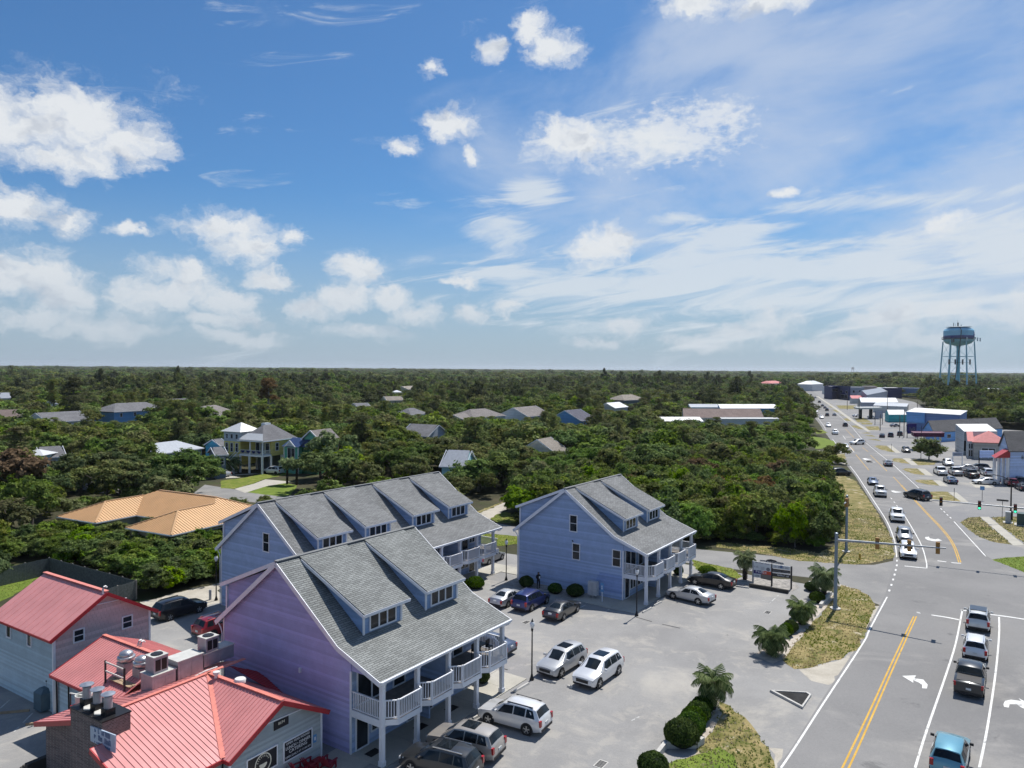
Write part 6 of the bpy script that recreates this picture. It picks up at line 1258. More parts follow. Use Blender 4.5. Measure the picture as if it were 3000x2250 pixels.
def car_proto(kind):
    k = KIND[kind]; st = k['st']; L = k['L']; zs = .26
    X = lambda xs: L/2-xs
    def ring(s):
        xs, zt, zb, hw_, ht = s
        z0 = min(zs if .2 < xs < L-.2 else zs+.1, zb-.1); lift = z0
        return [Vector((X(xs), hw_*.92, lift)), Vector((X(xs), hw_, min(lift+.26, zb-.05))), Vector((X(xs), hw_*.985, zb)), Vector((X(xs), ht+.02, zt-.06)), Vector((X(xs), ht-.09, zt)), Vector((X(xs), 0, zt+.025))]
    rings = [ring(s) for s in st]; P = {}
    mb = MB(); n = len(rings)
    full = [[Vector((p.x,-p.y,p.z)) for p in r[:-1]]+[r[-1]]+r[:-1][::-1] for r in rings]   # right ... centre ... left
    pts = [p for r in full for p in r]; m = 11; fs = []
    for i in range(n-1):
        for j in range(m-1): fs.append((i*m+j, (i+1)*m+j, (i+1)*m+j+1, i*m+j+1))
        fs.append((i*m+m-1, (i+1)*m+m-1, (i+1)*m, i*m))
    fs.append(tuple(range(m))); fs.append(tuple((n-1)*m+j for j in range(m))[::-1])
    mb.faces(pts, fs); P['body'] = (mb.mesh('body', 'car_white', 32), None)
    def at(xs):
        for a, b, ra, rb in zip(st, st[1:], rings, rings[1:]):
            if a[0] <= xs <= b[0]:
                t = (xs-a[0])/max(1e-6, b[0]-a[0]); return [p.lerp(q, t) for p, q in zip(ra, rb)]
        return rings[-1]
    def pane(name, quads, off):
        mb = MB()
        for q in quads:
            nrm = (q[1]-q[0]).cross(q[2]-q[0]).normalized()
            if nrm.dot(off) < 0: nrm = -nrm
            mb.extr([p+nrm*.004 for p in q], nrm*.012)
        return mb.mesh(name, 'car_glass')
    def top_pane(a, b, t0, t1, f=1.0):
        x0, x1 = st[a][0], st[b][0]; A, B = at(x0+(x1-x0)*t0), at(x0+(x1-x0)*t1); qs = []
        for s in (1, -1):
            fl = lambda p: Vector((p.x, p.y*s, p.z))
            qs.append([A[5], fl(A[4].lerp(A[3], .55)), fl(B[4].lerp(B[3], .4)), B[5]])
        return qs
    P['windshield'] = (pane('windshield', top_pane(*k['ws'], .06, .96), Vector((1,0,1))), None)
    P['rear_window'] = (pane('rear_window', top_pane(*k['rw'], .08, .86), Vector((-1,0,1))), None)
    for s in (1, -1):
        for w in k['win']:
            def sp(xs, t):
                r = at(xs); q = r[2].lerp(r[3], t); return Vector((q.x, q.y*s, q.z))
            P['side_window%d%s' % (s, w[0])] = (pane('side_window', [[sp(w[0], .10), sp(w[3] if False else w[2], .10), sp(w[3], .90), sp(w[1], .90)]], Vector((0,s,.3))), 'side_window')
    xf, xr, rd = k['wh']
    for nm, xs in (('f', xf), ('r', xr)):
        hw_ = at(xs)[1].y
        for s in (1, -1):
            mb = MB(); mb.lathe([(rd*1.18, s*(hw_-.03)), (rd*1.18, s*(hw_+.006))], 20, (X(xs), 0, rd), axis='y'); P['wheel_arch%s%d' % (nm, s)] = (mb.mesh('wheel_arch', 'dark_plastic'), 'wheel_arch')
            y0 = s*(hw_-.22); y1 = s*(hw_+.02)
            mb = MB(); mb.lathe([(rd*.5,y0),(rd*.93,y0),(rd,y0+s*.04),(rd,y1-s*.04),(rd*.93,y1),(rd*.66,y1)], 22, (X(xs), 0, rd), axis='y'); P['wheel%s%d' % (nm, s)] = (mb.mesh('wheel', 'tyre', 40), 'wheel')
            mb = MB(); mb.lathe([(rd*.67,y1-s*.05),(rd*.68,y1+s*.004),(rd*.6,y1-s*.012),(rd*.58,y1-s*.05)], 22, (X(xs), 0, rd), axis='y')
            for j in range(5):
                a = 2*math.pi*j/5+.3; mb.beam((X(xs),y1-s*.015,rd),(X(xs)+rd*.62*math.cos(a),y1-s*.012,rd+rd*.62*math.sin(a)), .085, .03, up=(0,1,0))
            mb.lathe([(.06,y1-s*.03),(.06,y1+s*.004)], 10, (X(xs),0,rd), axis='y')
            P['>rim%s%d' % (nm, s)] = (mb.mesh('rim', 'alloy', 40), 'wheel%s%d' % (nm, s))
    fr, rr = at(.05), at(L-.04)
    for s in (1, -1):
        a = at(.10); b = at(.42); q = [a[2]+Vector((.01,0,-.10)), b[2]+Vector((0,.004,-.09)), b[2]+Vector((0,.004,.0)), a[2]+Vector((.01,0,-.0))]; c = [Vector((p.x+.012,p.y*.72,p.z)) for p in (q[0], q[3])]
        mb = MB(); mb.extr([Vector((p.x,p.y*s,p.z)) for p in q], Vector((.004,.012*s,0))); y = a[2].y
        mb.box(X(.10)-.02, min(s*y*.62,s*y), q[0].z, X(.06)+.015, max(s*y*.62,s*y), q[0].z+.13); P['headlight%d' % s] = (mb.mesh('headlight', 'clear_lens'), 'headlight')
        t = at(L-.10); zz_ = t[2].z; tw = .16 if kind == 'pickup' else .2
        mb = MB(); mb.box(X(L)-.006, min(s*(t[2].y-tw), s*(t[2].y+.01)), zz_-.28, X(L-.14), max(s*(t[2].y-tw), s*(t[2].y+.01)), zz_+(.03 if kind != 'suv' else .1)); P['taillight%d' % s] = (mb.mesh('taillight', 'red_lens'), 'taillight')
        mx = st[3][0]+.42; ry = at(mx)[2].y; mz = at(mx)[2].z+.05; mb = MB(); mb.cbox((X(mx), s*(ry+.12), mz),(.12,.22,.15)); P['mirror%d' % s] = (mb.mesh('mirror', 'dark_plastic'), 'mirror')
    hw0 = at(.08)[1].y; mb = MB(); zg = at(.06)[2].z
    mb.box(X(.05), -hw0*.58, zg-.24, X(-.012), hw0*.58, zg-.02); P['grille'] = (mb.mesh('grille', 'dark_plastic'), None)
    mb = MB(); mb.box(X(.08), -hw0*.86, .30, X(-.02), hw0*.86, .42); P['front_bumper'] = (mb.mesh('front_bumper', 'dark_plastic'), None)
    mb = MB(); mb.box(X(L)-.03, -hw0*.9, .33, X(L-.15), hw0*.9, .50); P['rear_bumper'] = (mb.mesh('rear_bumper', 'dark_plastic'), None)
    zp = .66 if kind != 'sedan' else .72
    mb = MB(); mb.box(X(L)-.02, -.17, zp, X(L-.05), .17, zp+.15); P['license_plate'] = (mb.mesh('license_plate', 'plate'), None)
    if kind == 'suv':
        for s in (1, -1):
            a, b = at(2.2), at(4.1); mb = MB(); mb.beam(Vector((a[4].x,s*(a[4].y+.03),a[4].z+.05)), Vector((b[4].x,s*(b[4].y+.03),b[4].z+.05)), .05, .05); P['roof_rail%d' % s] = (mb.mesh('roof_rail', 'chrome'), 'roof_rail')
        a, b = at(2.35), at(3.3); mb = MB(); mb.hexa([(a[4].x,-.46,a[4].z+.02),(a[4].x,.46,a[4].z+.02),(b[4].x,.46,b[4].z+.02),(b[4].x,-.46,b[4].z+.02)], [(a[4].x,-.46,a[4].z+.045),(a[4].x,.46,a[4].z+.045),(b[4].x,.46,b[4].z+.045),(b[4].x,-.46,b[4].z+.045)]); P['sunroof'] = (mb.mesh('sunroof', 'car_glass'), None)
    if kind == 'pickup':
        mb = MB(); mb.box(X(5.52),-.80,1.235,X(4.0),.80,1.262); P['bed_cover'] = (mb.mesh('bed_cover', 'dark_plastic'), None)
    CARS[kind] = P
for k_ in KIND: car_proto(k_)
FARPARTS = ('body','windshield','rear_window','side_window','wheel','headlight','taillight','bed_cover')
NCAR = [0]
def car(kind, colr, pos, head, label, skip=(), far=False, scale=1.0, cat='car', group='cars parked in the lot', rail='chrome'):
    e = empty({'suv':'suv','sedan':'sedan','pickup':'pickup_truck'}[kind], (pos.x,pos.y,.006), head, label, {'suv':'suv','sedan':'car','pickup':'pickup'}[kind], group); e.scale = (scale,)*3
    made = {}
    for key, (me, nm) in CARS[kind].items():
        base = me.name.split('.')[0]
        if base in skip or (far and base not in FARPARTS): continue
        o = link(base, me, made.get(nm) if key[0] == '>' else e); made[key] = o
        if base == 'body': o.material_slots[0].link = 'OBJECT'; o.material_slots[0].material = MATS[colr]
        if base == 'mirror' and colr in ('car_white','car_silver','car_pearl'): o.material_slots[0].link = 'OBJECT'; o.material_slots[0].material = MATS[colr]
        if base == 'roof_rail' and rail != 'chrome': o.material_slots[0].link = 'OBJECT'; o.material_slots[0].material = MATS[rail]
    return e
def by_wheels(fw, rw, side, kind):
    a, b = G(*fw), G(*rw); h = (a-b).normalized(); left = Vector((-h.y, h.x, 0)); k = KIND[kind]
    c = (a+b)/2-left*side*.95+h*((k['wh'][0]+k['wh'][1])/2-k['L']/2); return c, math.atan2(h.y, h.x)
def by_roof(px, z, deg, kind='suv', back=None):
    p = G(*px, z); h = Vector((math.cos(R(deg)), math.sin(R(deg)), 0)); b = {'suv':-.25,'sedan':-.15,'pickup':.10}[kind] if back is None else back
    rc = {'suv':3.15,'sedan':2.95,'pickup':3.0}[kind]-KIND[kind]['L']/2       # roof centre behind body centre
    return up(p+h*rc, 0), R(deg)
LOT, RD, FAR_, RLOT = 'cars parked round the blue houses', 'vehicles on the main road', 'small vehicles far along the main road', 'vehicles in the commercial lot'
zP = sc(1850, 1550, 5.53)
NS = ('sunroof',); NR = ('roof_rail',); NRS = ('sunroof','roof_rail')
c, h = by_wheels(z4([(700,1278)])[0], z4([(1025,1370)])[0], 1, 'suv'); car('suv','car_white',c,h,'white suv parked nose-in at the nearest blue porch',NS,group=LOT,rail='dark_plastic')
hd = math.degrees(h)
c, h = by_roof(z4([(590,1288)])[0], 1.7, hd+3); car('suv','car_beige',c,h,'beige suv with a dark glass roof between the white and charcoal suvs',NR,group=LOT)
c, h = by_roof(z4([(378,1462)])[0], 1.7, hd+5); car('suv','car_charcoal',c,h,'charcoal suv at the bottom edge under the nearest porch',group=LOT)
c, h = by_wheels(z4([(1345,862)])[0], z4([(1520,757)])[0], 1, 'suv'); car('suv','car_silver',c,h,'silver suv facing us beside the lamp post in the lot',NR,group=LOT)
c, h = by_wheels(z4([(1685,952)])[0], z4([(1840,842)])[0], 1, 'suv'); car('suv','car_white',c,h,'white suv facing us with a dark glass roof panel',NR,group=LOT,scale=1.03)
c, h = by_roof(z4([(845,85)])[0], 1.42, 56, 'sedan'); car('sedan','car_silver',c,h,'silver sedan leftmost of three cars at the right blue wall',group=LOT,scale=.96)
c, h = by_roof(z4([(1040,95)])[0], 1.7, 57); car('suv','car_navy',c,h,'navy suv with bright roof rails at the right blue wall',NS,group=LOT)
c, h = by_roof(z4([(1325,190)])[0], 1.42, 58, 'sedan'); car('sedan','car_charcoal',c,h,'dark grey sedan rightmost of three cars at the right blue wall',group=LOT)
c, h = by_roof(z4([(735,470)])[0], 1.5, 148, 'sedan'); car('sedan','car_dusk',c,h,'dusky blue car half hidden behind the last porch post',group=LOT)
c, h = by_wheels(r6([(212,167)])[0], r6([(436,220)])[0], 1, 'sedan'); car('sedan','car_silver',c,h,'silver sedan parked nose-in at the right blue porch',group=LOT)
c, h = by_wheels(zP([(1015,905)])[0], zP([(1460,985)])[0], 1, 'sedan'); car('sedan','car_black',c,h,'black sedan parked beside the business sign',group=LOT,scale=1.03)
c, h = by_wheels(z1([(1490,500)])[0], z1([(1275,560)])[0], -1, 'suv'); car('suv','car_black',c,h,'black suv parked on the gravel lane at the left',NS,group=LOT,rail='black_metal')
c, h = by_roof(z1([(1600,520)])[0], 1.65, 54); car('suv','car_red',c,h,'dark red suv half hidden behind the nearest blue house',NS,group=LOT)
c = G(1250+1350/7.373, 1550+700/7.373); car('sedan','car_grey',c,R(57),'grey car seen under the porch of the long blue house',group=LOT)
# main road
c, h = by_roof(r8([(1215,115)])[0], 1.72, 57); car('suv','car_pearl',c,h,'pale suv with black roof first in the waiting lane',('sunroof',),group=RD)
mb = MB(); mb.box(-.95,-.66,1.745,.55,.66,1.765); ch_ = mb.build('black_roof', 'car_black', [o for o in col.objects if o.get('label','').startswith('pale suv with black')][0]); ch_.location.x = -.35
c, h = by_roof(r8([(1190,385)])[0], 1.6, 56); car('suv','car_white',c,h,'small white suv second in the waiting lane',NS,group=RD,scale=.93)
c, h = by_roof(r8([(1140,622)])[0], 1.88, 55.5, 'pickup'); car('pickup','car_charcoal',c,h,'black pickup third in the waiting lane',group=RD,scale=.95)
c, h = by_roof(r8([(935,1395)])[0], 1.66, 54.5); car('suv','car_blue',c,h,'light blue suv at the bottom right of the road',NRS,group=RD,scale=.97)
c, h = by_roof(r7([(860,790)])[0], 1.62, 244); car('suv','car_white',c,h,'white suv first in the oncoming lane at the stop line',NRS,group=RD)
c, h = by_roof(r7([(825,645)])[0], 1.65, 245); car('suv','car_grey',c,h,'grey suv close behind the first oncoming white suv',NRS,group=RD)
c, h = by_roof(r7([(755,455)])[0], 1.88, 246, 'pickup'); car('pickup','car_white',c,h,'large white pickup third in the oncoming lane',group=RD)
c, h = by_roof(r7([(590,238)])[0], 1.88, 248, 'pickup'); car('pickup','car_silver',c,h,'silver pickup fourth in the oncoming lane',group=RD)
c, h = by_roof(r7([(518,158)])[0], 1.42, 249, 'sedan'); car('sedan','car_dusk',c,h,'dark sedan behind the silver pickup',group=RD)
c, h = by_roof(r7([(985,285)])[0], 1.75, 103); car('suv','car_charcoal',c,h,'charcoal suv turning onto the main road',NS,group=RD,scale=1.08)
c, h = by_roof(zA([(955,848)])[0], 1.42, 68, 'sedan'); car('sedan','car_grey',c,h,'grey sedan driving away beside the grass islands',group=RD)
c, h = by_roof(zA([(685,655)])[0], 1.65, 200); car('suv','car_white',c,h,'white suv turning across the main road',far=True,group=RD,scale=1.05)
for k_, cl, q, hdg, lb in (('sedan','car_white',(555,690),249,'white sedan oncoming beside the single verge tree'),('pickup','car_white',(462,560),249,'white pickup oncoming ahead of the turning white suv'),('suv','car_white',(400,502),249,'white suv oncoming behind the white pickup far up the road'),('suv','car_black',(558,500),69,'black suv driving away in the far right lane')):
    c, h = by_roof(zA([q])[0], {'suv':1.65,'sedan':1.42,'pickup':1.88}[k_], hdg, k_); car(k_, cl, c, h, lb, far=True, group=RD)
for k_, cl, q, hdg in (('suv','car_white',(337,432),249),('suv','car_charcoal',(390,412),69),('sedan','car_grey',(457,408),69),('sedan','car_white',(288,378),249),('suv','car_black',(388,367),69),('suv','car_charcoal',(318,297),69),('sedan','car_black',(347,327),69),('sedan','car_grey',(280,257),69),('suv','car_white',(160,217),249),('suv','car_charcoal',(228,312),249),('suv','car_silver',(215,296),249),('sedan','car_charcoal',(370,346),69),('sedan','car_silver',(255,340),249),('sedan','car_black',(240,232),69),('sedan','car_charcoal',(265,270),69)):
    c, h = by_roof(zA([q])[0], 1.6, hdg, k_); car(k_, cl, c, h, 'small %s %s %s far along the main road' % (cl[4:], k_, 'coming towards us' if hdg > 180 else 'driving away'), far=True, group=FAR_)
c, h = by_roof(zA([(485,922)])[0], 1.6, 12); car('suv','car_black',c,h,'black suv waiting in the side driveway under the trees',far=True,group=RD)
for k_, cl, q, z_, hdg, lb in (('pickup','car_white',(985,685),1.88,72,'white pickup leftmost in the row by the road'),('pickup','car_silver',(1205,690),1.88,72,'silver pickup next to the leftmost white one'),('pickup','car_black',(1440,725),1.88,72,'black pickup in the shade of the row'),('suv','car_white',(1680,715),1.65,72,'white suv behind the white sports car'),
        ('sedan','car_dusk',(1140,835),1.42,74,'dark sedan alone in the front of the commercial lot'),('sedan','car_white',(1690,858),1.3,168,'white sports car parked sideways'),('suv','car_red',(2035,858),1.65,66,'dark red suv near the street light'),('suv','car_black',(2150,838),1.65,70,'black suv right of the dark red one'),
        ('suv','car_white',(1085,570),1.65,250,'white suv facing us behind the two pickups'),('suv','car_white',(1285,375),1.65,245,'white suv facing us by the pale shop wall'),('suv','car_black',(470,385),1.75,250,'black off-roader facing us beside the lone lot tree'),
        ('sedan','car_black',(122,200),1.45,62,'black car leftmost of the three by the pole signs'),('suv','car_charcoal',(250,180),1.8,62,'dark suv with a white top between two black cars'),('suv','car_black',(385,165),1.7,62,'black suv rightmost of the three by the pole signs'),('sedan','car_black',(2200,930),1.45,70,'black car cut by the right edge of the picture'),('suv','car_charcoal',(1590,650),1.6,160,'dark suv in the back row behind the white suv'),('sedan','car_silver',(1400,655),1.42,160,'silver car in the back row behind the pickups')):
    c, h = by_roof(r3([q])[0], z_, hdg, k_); car(k_, cl, c, h, lb, far=(q[1] < 420), group=RLOT, skip=NRS)
for q, cl in (((870,680),'car_white'),((1115,700),'car_white'),((1490,745),'car_white'),((1490,830),'car_grey'),((1760,832),'car_black'),((1915,842),'car_silver')):
    c, h = by_roof(zF([q])[0], 1.5, 30, 'sedan'); car('sedan', cl, c, h, 'small %s car on the forecourt by the far blue shops' % cl[4:], far=True, group='small cars at the far shops')
c, h = by_roof(zY([(1150,765)])[0], 1.5, 160); car('suv','car_white',c,h,'white suv parked under the yellow stilt house',far=True,group='cars at the houses'); c, h = by_roof(zY([(290,800)])[0], 1.5, 150, 'sedan'); car('sedan','car_silver',c,h,'pale car beside the palm at the yellow house',far=True,group='cars at the houses')
# ================================================================== vegetation
rng = np.random.default_rng(11)
foliage('oak_leaf', (0.042,0.084,0.019), (0.20,0.265,0.072)); foliage('oak_olive', (0.058,0.088,0.021), (0.245,0.265,0.078), (0.16,0.13,0.05)); foliage('thicket_leaf', (0.040,0.085,0.012), (0.25,0.33,0.05)); foliage('thicket_mixed', (0.044,0.078,0.014), (0.24,0.29,0.06), (0.19,0.15,0.07))
foliage('pine_leaf', (0.044,0.060,0.018), (0.155,0.168,0.060)); foliage('rust_leaf', (0.08,0.055,0.026), (0.23,0.16,0.075)); foliage('fresh_leaf', (0.055,0.12,0.012), (0.20,0.30,0.035)); foliage('clipped_leaf', (0.014,0.045,0.006), (0.10,0.165,0.018)); foliage('palm_leaf', (0.045,0.08,0.025), (0.28,0.32,0.15), trans=.4); foliage('palm_green', (0.04,0.095,0.018), (0.24,0.34,0.08), trans=.4)
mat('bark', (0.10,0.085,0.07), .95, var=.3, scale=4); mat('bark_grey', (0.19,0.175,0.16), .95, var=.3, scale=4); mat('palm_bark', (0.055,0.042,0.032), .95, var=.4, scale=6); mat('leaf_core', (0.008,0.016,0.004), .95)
def leaf_mesh(name, lobes, n, leaf, m, up_bias=.25, sub=26, spread=.42, asp=.62, nj=.42):
    lob = np.array(lobes, float); w = lob[:,3]*lob[:,4]+lob[:,5]*lob[:,3]; w = w/w.sum()
    cs, rs = [], []
    nsub = max(8, int(sub*len(lob)))
    li = rng.choice(len(lob), nsub, p=w); d = rng.normal(size=(nsub,3)); d[:,2] = d[:,2]+up_bias; d /= np.linalg.norm(d,axis=1)[:,None]; d[:,2] = np.where(d[:,2] < -.55, -d[:,2], d[:,2])
    rad = rng.uniform(.78,1.02,nsub)[:,None]; c = lob[li,:3]+d*lob[li,3:6]*rad
    k = rng.integers(0, nsub, n); off = rng.normal(size=(n,3))*spread*np.mean(lob[:,3:6])*np.array([1,1,.7])*.5
    p = c[k]+off; nr = d[k]+rng.normal(size=(n,3))*nj+np.array([0,0,.25]); nr /= np.linalg.norm(nr,axis=1)[:,None]
    t = np.cross(nr, rng.normal(size=(n,3))); t /= np.linalg.norm(t,axis=1)[:,None]; b = np.cross(nr, t)
    s = leaf*rng.uniform(.6,1.35,n)[:,None]; a_ = t*s*.5; b_ = b*s*.5*asp
    v = np.stack([p-a_, p-b_*1.0+nr*s*.06, p+a_, p+b_*1.0+nr*s*.06], 1).reshape(-1,3)
    v[:,2] = np.maximum(v[:,2], .02)
    me = bpy.data.meshes.new(name); me.vertices.add(len(v)); me.vertices.foreach_set('co', v.astype(np.float32).ravel())
    me.loops.add(4*n); me.loops.foreach_set('vertex_index', np.arange(4*n, dtype=np.int32)); me.polygons.add(n); me.polygons.foreach_set('loop_start', np.arange(0,4*n,4,dtype=np.int32)); me.polygons.foreach_set('loop_total', np.full(n,4,dtype=np.int32))
    me.materials.append(MATS[m]); me.update(); me.validate(); return me
def dome(nl, R_, h0, h1, lr, flat=.7, seed=0):
    g = np.random.default_rng(seed); out = []
    for i in range(nl):
        a = g.uniform(0,6.283); r = R_*math.sqrt(g.uniform(0,1))*.82; t = g.uniform(0,1); top = h0+(h1-h0)*(1-(r/R_)**2*.8)
        z = h0+(top-h0)*(.35+.55*t); q = lr*g.uniform(.7,1.25); out.append((r*math.cos(a), r*math.sin(a), z, q, q, q*flat))
    return out
def trunk_mesh(name, h, r, limbs, R_, m='bark', lean=.3, seed=0):
    g = np.random.default_rng(seed); mb = MB(); top = Vector((g.uniform(-lean,lean), g.uniform(-lean,lean), h))
    mb.tube([(0,0,-.05),(0,0,.25),top*.5+Vector((g.uniform(-.2,.2),g.uniform(-.2,.2),0)),top], [r*1.5,r*1.05,r*.85,r*.65], 8, caps=False)
    for i in range(limbs):
        a = 6.283*i/limbs+g.uniform(-.4,.4); st_ = top*g.uniform(.6,1.0); e = Vector((R_*.7*math.cos(a), R_*.7*math.sin(a), h+g.uniform(.8,2.0)))
        mid = st_.lerp(e, .5)+Vector((0,0,-.25+g.uniform(0,.4))); mb.tube([st_, mid, e], [r*.5,r*.36,r*.14], 6, caps=False)
    return mb.mesh(name, m, 60)
PR = {}
def proto(key, crown, trunk, R_, H_): PR[key] = (crown, trunk, R_, H_)
for i, (key, m, R_, H_, nl, fl) in enumerate((('oak_a','oak_leaf',4.2,8.0,16,.62),('oak_b','oak_leaf',4.6,8.6,18,.55),('oak_c','oak_olive',4.2,8.4,15,.6),('oak_d','oak_olive',3.8,7.4,14,.65),('oak_e','thicket_leaf',3.9,7.6,14,.7),('rust','rust_leaf',3.2,7.2,11,.65))):
    proto(key, leaf_mesh('crown', dome(nl,R_,2.6,H_-1.0,1.5,fl,seed=i+3), 5600, .42, m, sub=12, spread=.36, nj=.34), trunk_mesh('trunk', 3.4, .2, 5, R_, 'bark', seed=i), R_, H_)
for i, (key, m, R_, H_) in enumerate((('thicket_a','thicket_leaf',2.4,5.0),('thicket_b','thicket_mixed',2.6,5.4),('thicket_c','oak_leaf',2.4,5.2),('thicket_d','fresh_leaf',2.0,4.4),('thicket_e','thicket_mixed',2.2,4.6))):
    proto(key, leaf_mesh('crown', dome(14,R_,.6,H_-.6,1.05,.95,seed=40+i), 5200, .32, m, sub=11, spread=.38, nj=.34), trunk_mesh('trunk', 1.8, .1, 4, R_*.8, 'bark_grey', seed=20+i), R_, H_)
def pine(seed, H_, R_, base, m):
    g = np.random.default_rng(seed); lob = []
    for i in range(20):
        t = g.uniform(base,1); z = H_*t; r = R_*(1.05-t)**.55*g.uniform(.25,1.0); a = g.uniform(0,6.28); q = g.uniform(.8,1.35); lob.append((r*math.cos(a), r*math.sin(a), z, q*1.25, q*1.25, q*.6))
    lob.append((0,0,H_*.97,1,1,.8)); return leaf_mesh('crown', lob, 4800, .36, m, sub=16)
def pine_trunk(H_, r, seed, m='bark'):
    g = np.random.default_rng(seed); mb = MB(); mb.tube([(0,0,-.05),(.1,.05,H_*.35),(-.05,.1,H_*.7),(0,0,H_*.96)], [r*1.3,r,r*.7,r*.2], 8, caps=False)
    for i in range(9):
        z = H_*g.uniform(.45,.92); a = g.uniform(0,6.28); l = g.uniform(1.2,2.6); mb.tube([(0,0,z),(l*.5*math.cos(a),l*.5*math.sin(a),z+.15),(l*math.cos(a),l*math.sin(a),z+.5)], [r*.35,r*.25,r*.1], 5, caps=False)
    return mb.mesh('trunk', m, 60)
proto('pine_a', pine(1,14,3.6,.45,'pine_leaf'), pine_trunk(14,.26,1), 3.6, 14); proto('pine_b', pine(2,13,3.2,.4,'oak_olive'), pine_trunk(13,.24,2), 3.2, 13); proto('pine_rust', pine(3,14,3.0,.6,'rust_leaf'), pine_trunk(14,.3,3,'bark_grey'), 3.0, 14)
# far, coarser crowns
for i, (key, m) in enumerate((('far_a','oak_leaf'),('far_b','oak_olive'),('far_c','thicket_leaf'),('far_d','pine_leaf'))):
    proto(key, leaf_mesh('crown', dome(12,4.3,2.2,8.2,1.6,.7,seed=70+i), 1500, .72, m, sub=14, nj=.25), None, 4.3, 8.4)
for i, (key, m) in enumerate((('mass_a','oak_leaf'),('mass_b','oak_olive'),('mass_c','pine_leaf'))):
    proto(key, leaf_mesh('crown', dome(10,4.6,1.0,8.4,1.9,.75,seed=90+i), 520, 1.35, m, sub=12, nj=.2), None, 4.6, 8.6)
TREES = []                                   # individuals: (x, y, proto, sxy, sz, rz, label, group, name)
def tree_obj(x, y, key, sxy, sz, rz, label, group, name='tree', cat='tree'):
    cr, tr, _, _ = PR[key]; e = empty(name, (x,y,0), rz, label, cat, group); e.scale = (sxy,sxy,sz)
    link('crown', cr, e)
    if tr: link('trunk', tr, e)
    return e
def px_tree(base, H_, key, width=None, label='', name='oak_tree', group=None, cat='tree', rz=None):
    p = G(*base); _, _, r0, h0 = PR[key]; sz = H_/h0; sxy = (width/(2*r0)) if width else sz
    return tree_obj(p.x, p.y, key, sxy, sz, random.uniform(0,6.28) if rz is None else rz, label, group, name, cat)
# notable trees, by the foot seen or implied in the photograph
px_tree(zL([(1885,800)])[0], 13, 'oak_a', 21, 'large spreading oak with a flat crown and bare limbs at left'); px_tree(zL([(730,640)])[0], 18.5, 'pine_a', 13, 'tall broad pine highest of the left tree line', 'pine_tree'); px_tree(zL([(535,620)])[0], 17, 'pine_b', 7, 'narrow tall pine left of the broad one', 'pine_tree')
px_tree(zM([(632,690)])[0], 18.5, 'pine_rust', 9, 'rust topped pine with a long bare trunk behind the yellow house', 'pine_tree'); px_tree(zM([(1300,1190)])[0], 12.2, 'oak_b', 11, 'dark oak standing right of the green house'); px_tree(zM([(1500,1080)])[0], 12.4, 'oak_c', 12, 'big olive oak above the ridge of the long blue house')
px_tree(zN([(610,1010)])[0], 11.5, 'pine_b', 7.5, 'twisted pine in front of the aqua gable', 'pine_tree'); px_tree(r3([(812,592)])[0], 6.6, 'thicket_e', 7.6, 'lone round tree standing in the commercial lot', 'oak_tree'); px_tree(zH([(705,740)])[0], 6.0, 'oak_d', 7.0, 'small dark tree alone on the verge left of the road')
px_tree((30,1500), 11.5, 'rust', 11, 'brown tinged tree at the left edge below the white pavilion'); px_tree((60,1400), 10.5, 'pine_b', 9, 'rust green pine crown at the left edge', 'pine_tree'); px_tree((240,1475), 7.5, 'oak_c', 9, 'open limbed oak over the grey drive at left'); px_tree((385,1475), 8.0, 'oak_d', 9.5, 'oak arching over the drive behind the orange roof'); px_tree((540,1450), 10.0, 'oak_a', 12, 'dense oak left of the yellow house lawn'); px_tree((330,1380), 9, 'oak_b', 11, 'oak behind the drive at left'); px_tree((420,1330), 9.5, 'oak_c', 11, 'oak left of the low metal roofed house')
px_tree((2340,1318), 9.5, 'oak_b', 9, 'dark oak leaning over the lawn left of the road'); px_tree((2335,1280), 10, 'oak_a', 10, 'dark oak overhanging the road edge'); px_tree(zM([(1380,1290)])[0], 5.0, 'thicket_d', 6.0, 'fresh green leafy tree behind the long blue ridge', 'leafy_tree'); px_tree(zN([(640,1230)])[0], 7.0, 'thicket_d', 9.0, 'fresh green broad tree beside the dirt track', 'leafy_tree'); px_tree(zN([(800,1200)])[0], 8.0, 'oak_e', 9.0, 'oak over the pale parked spot by the dirt track')
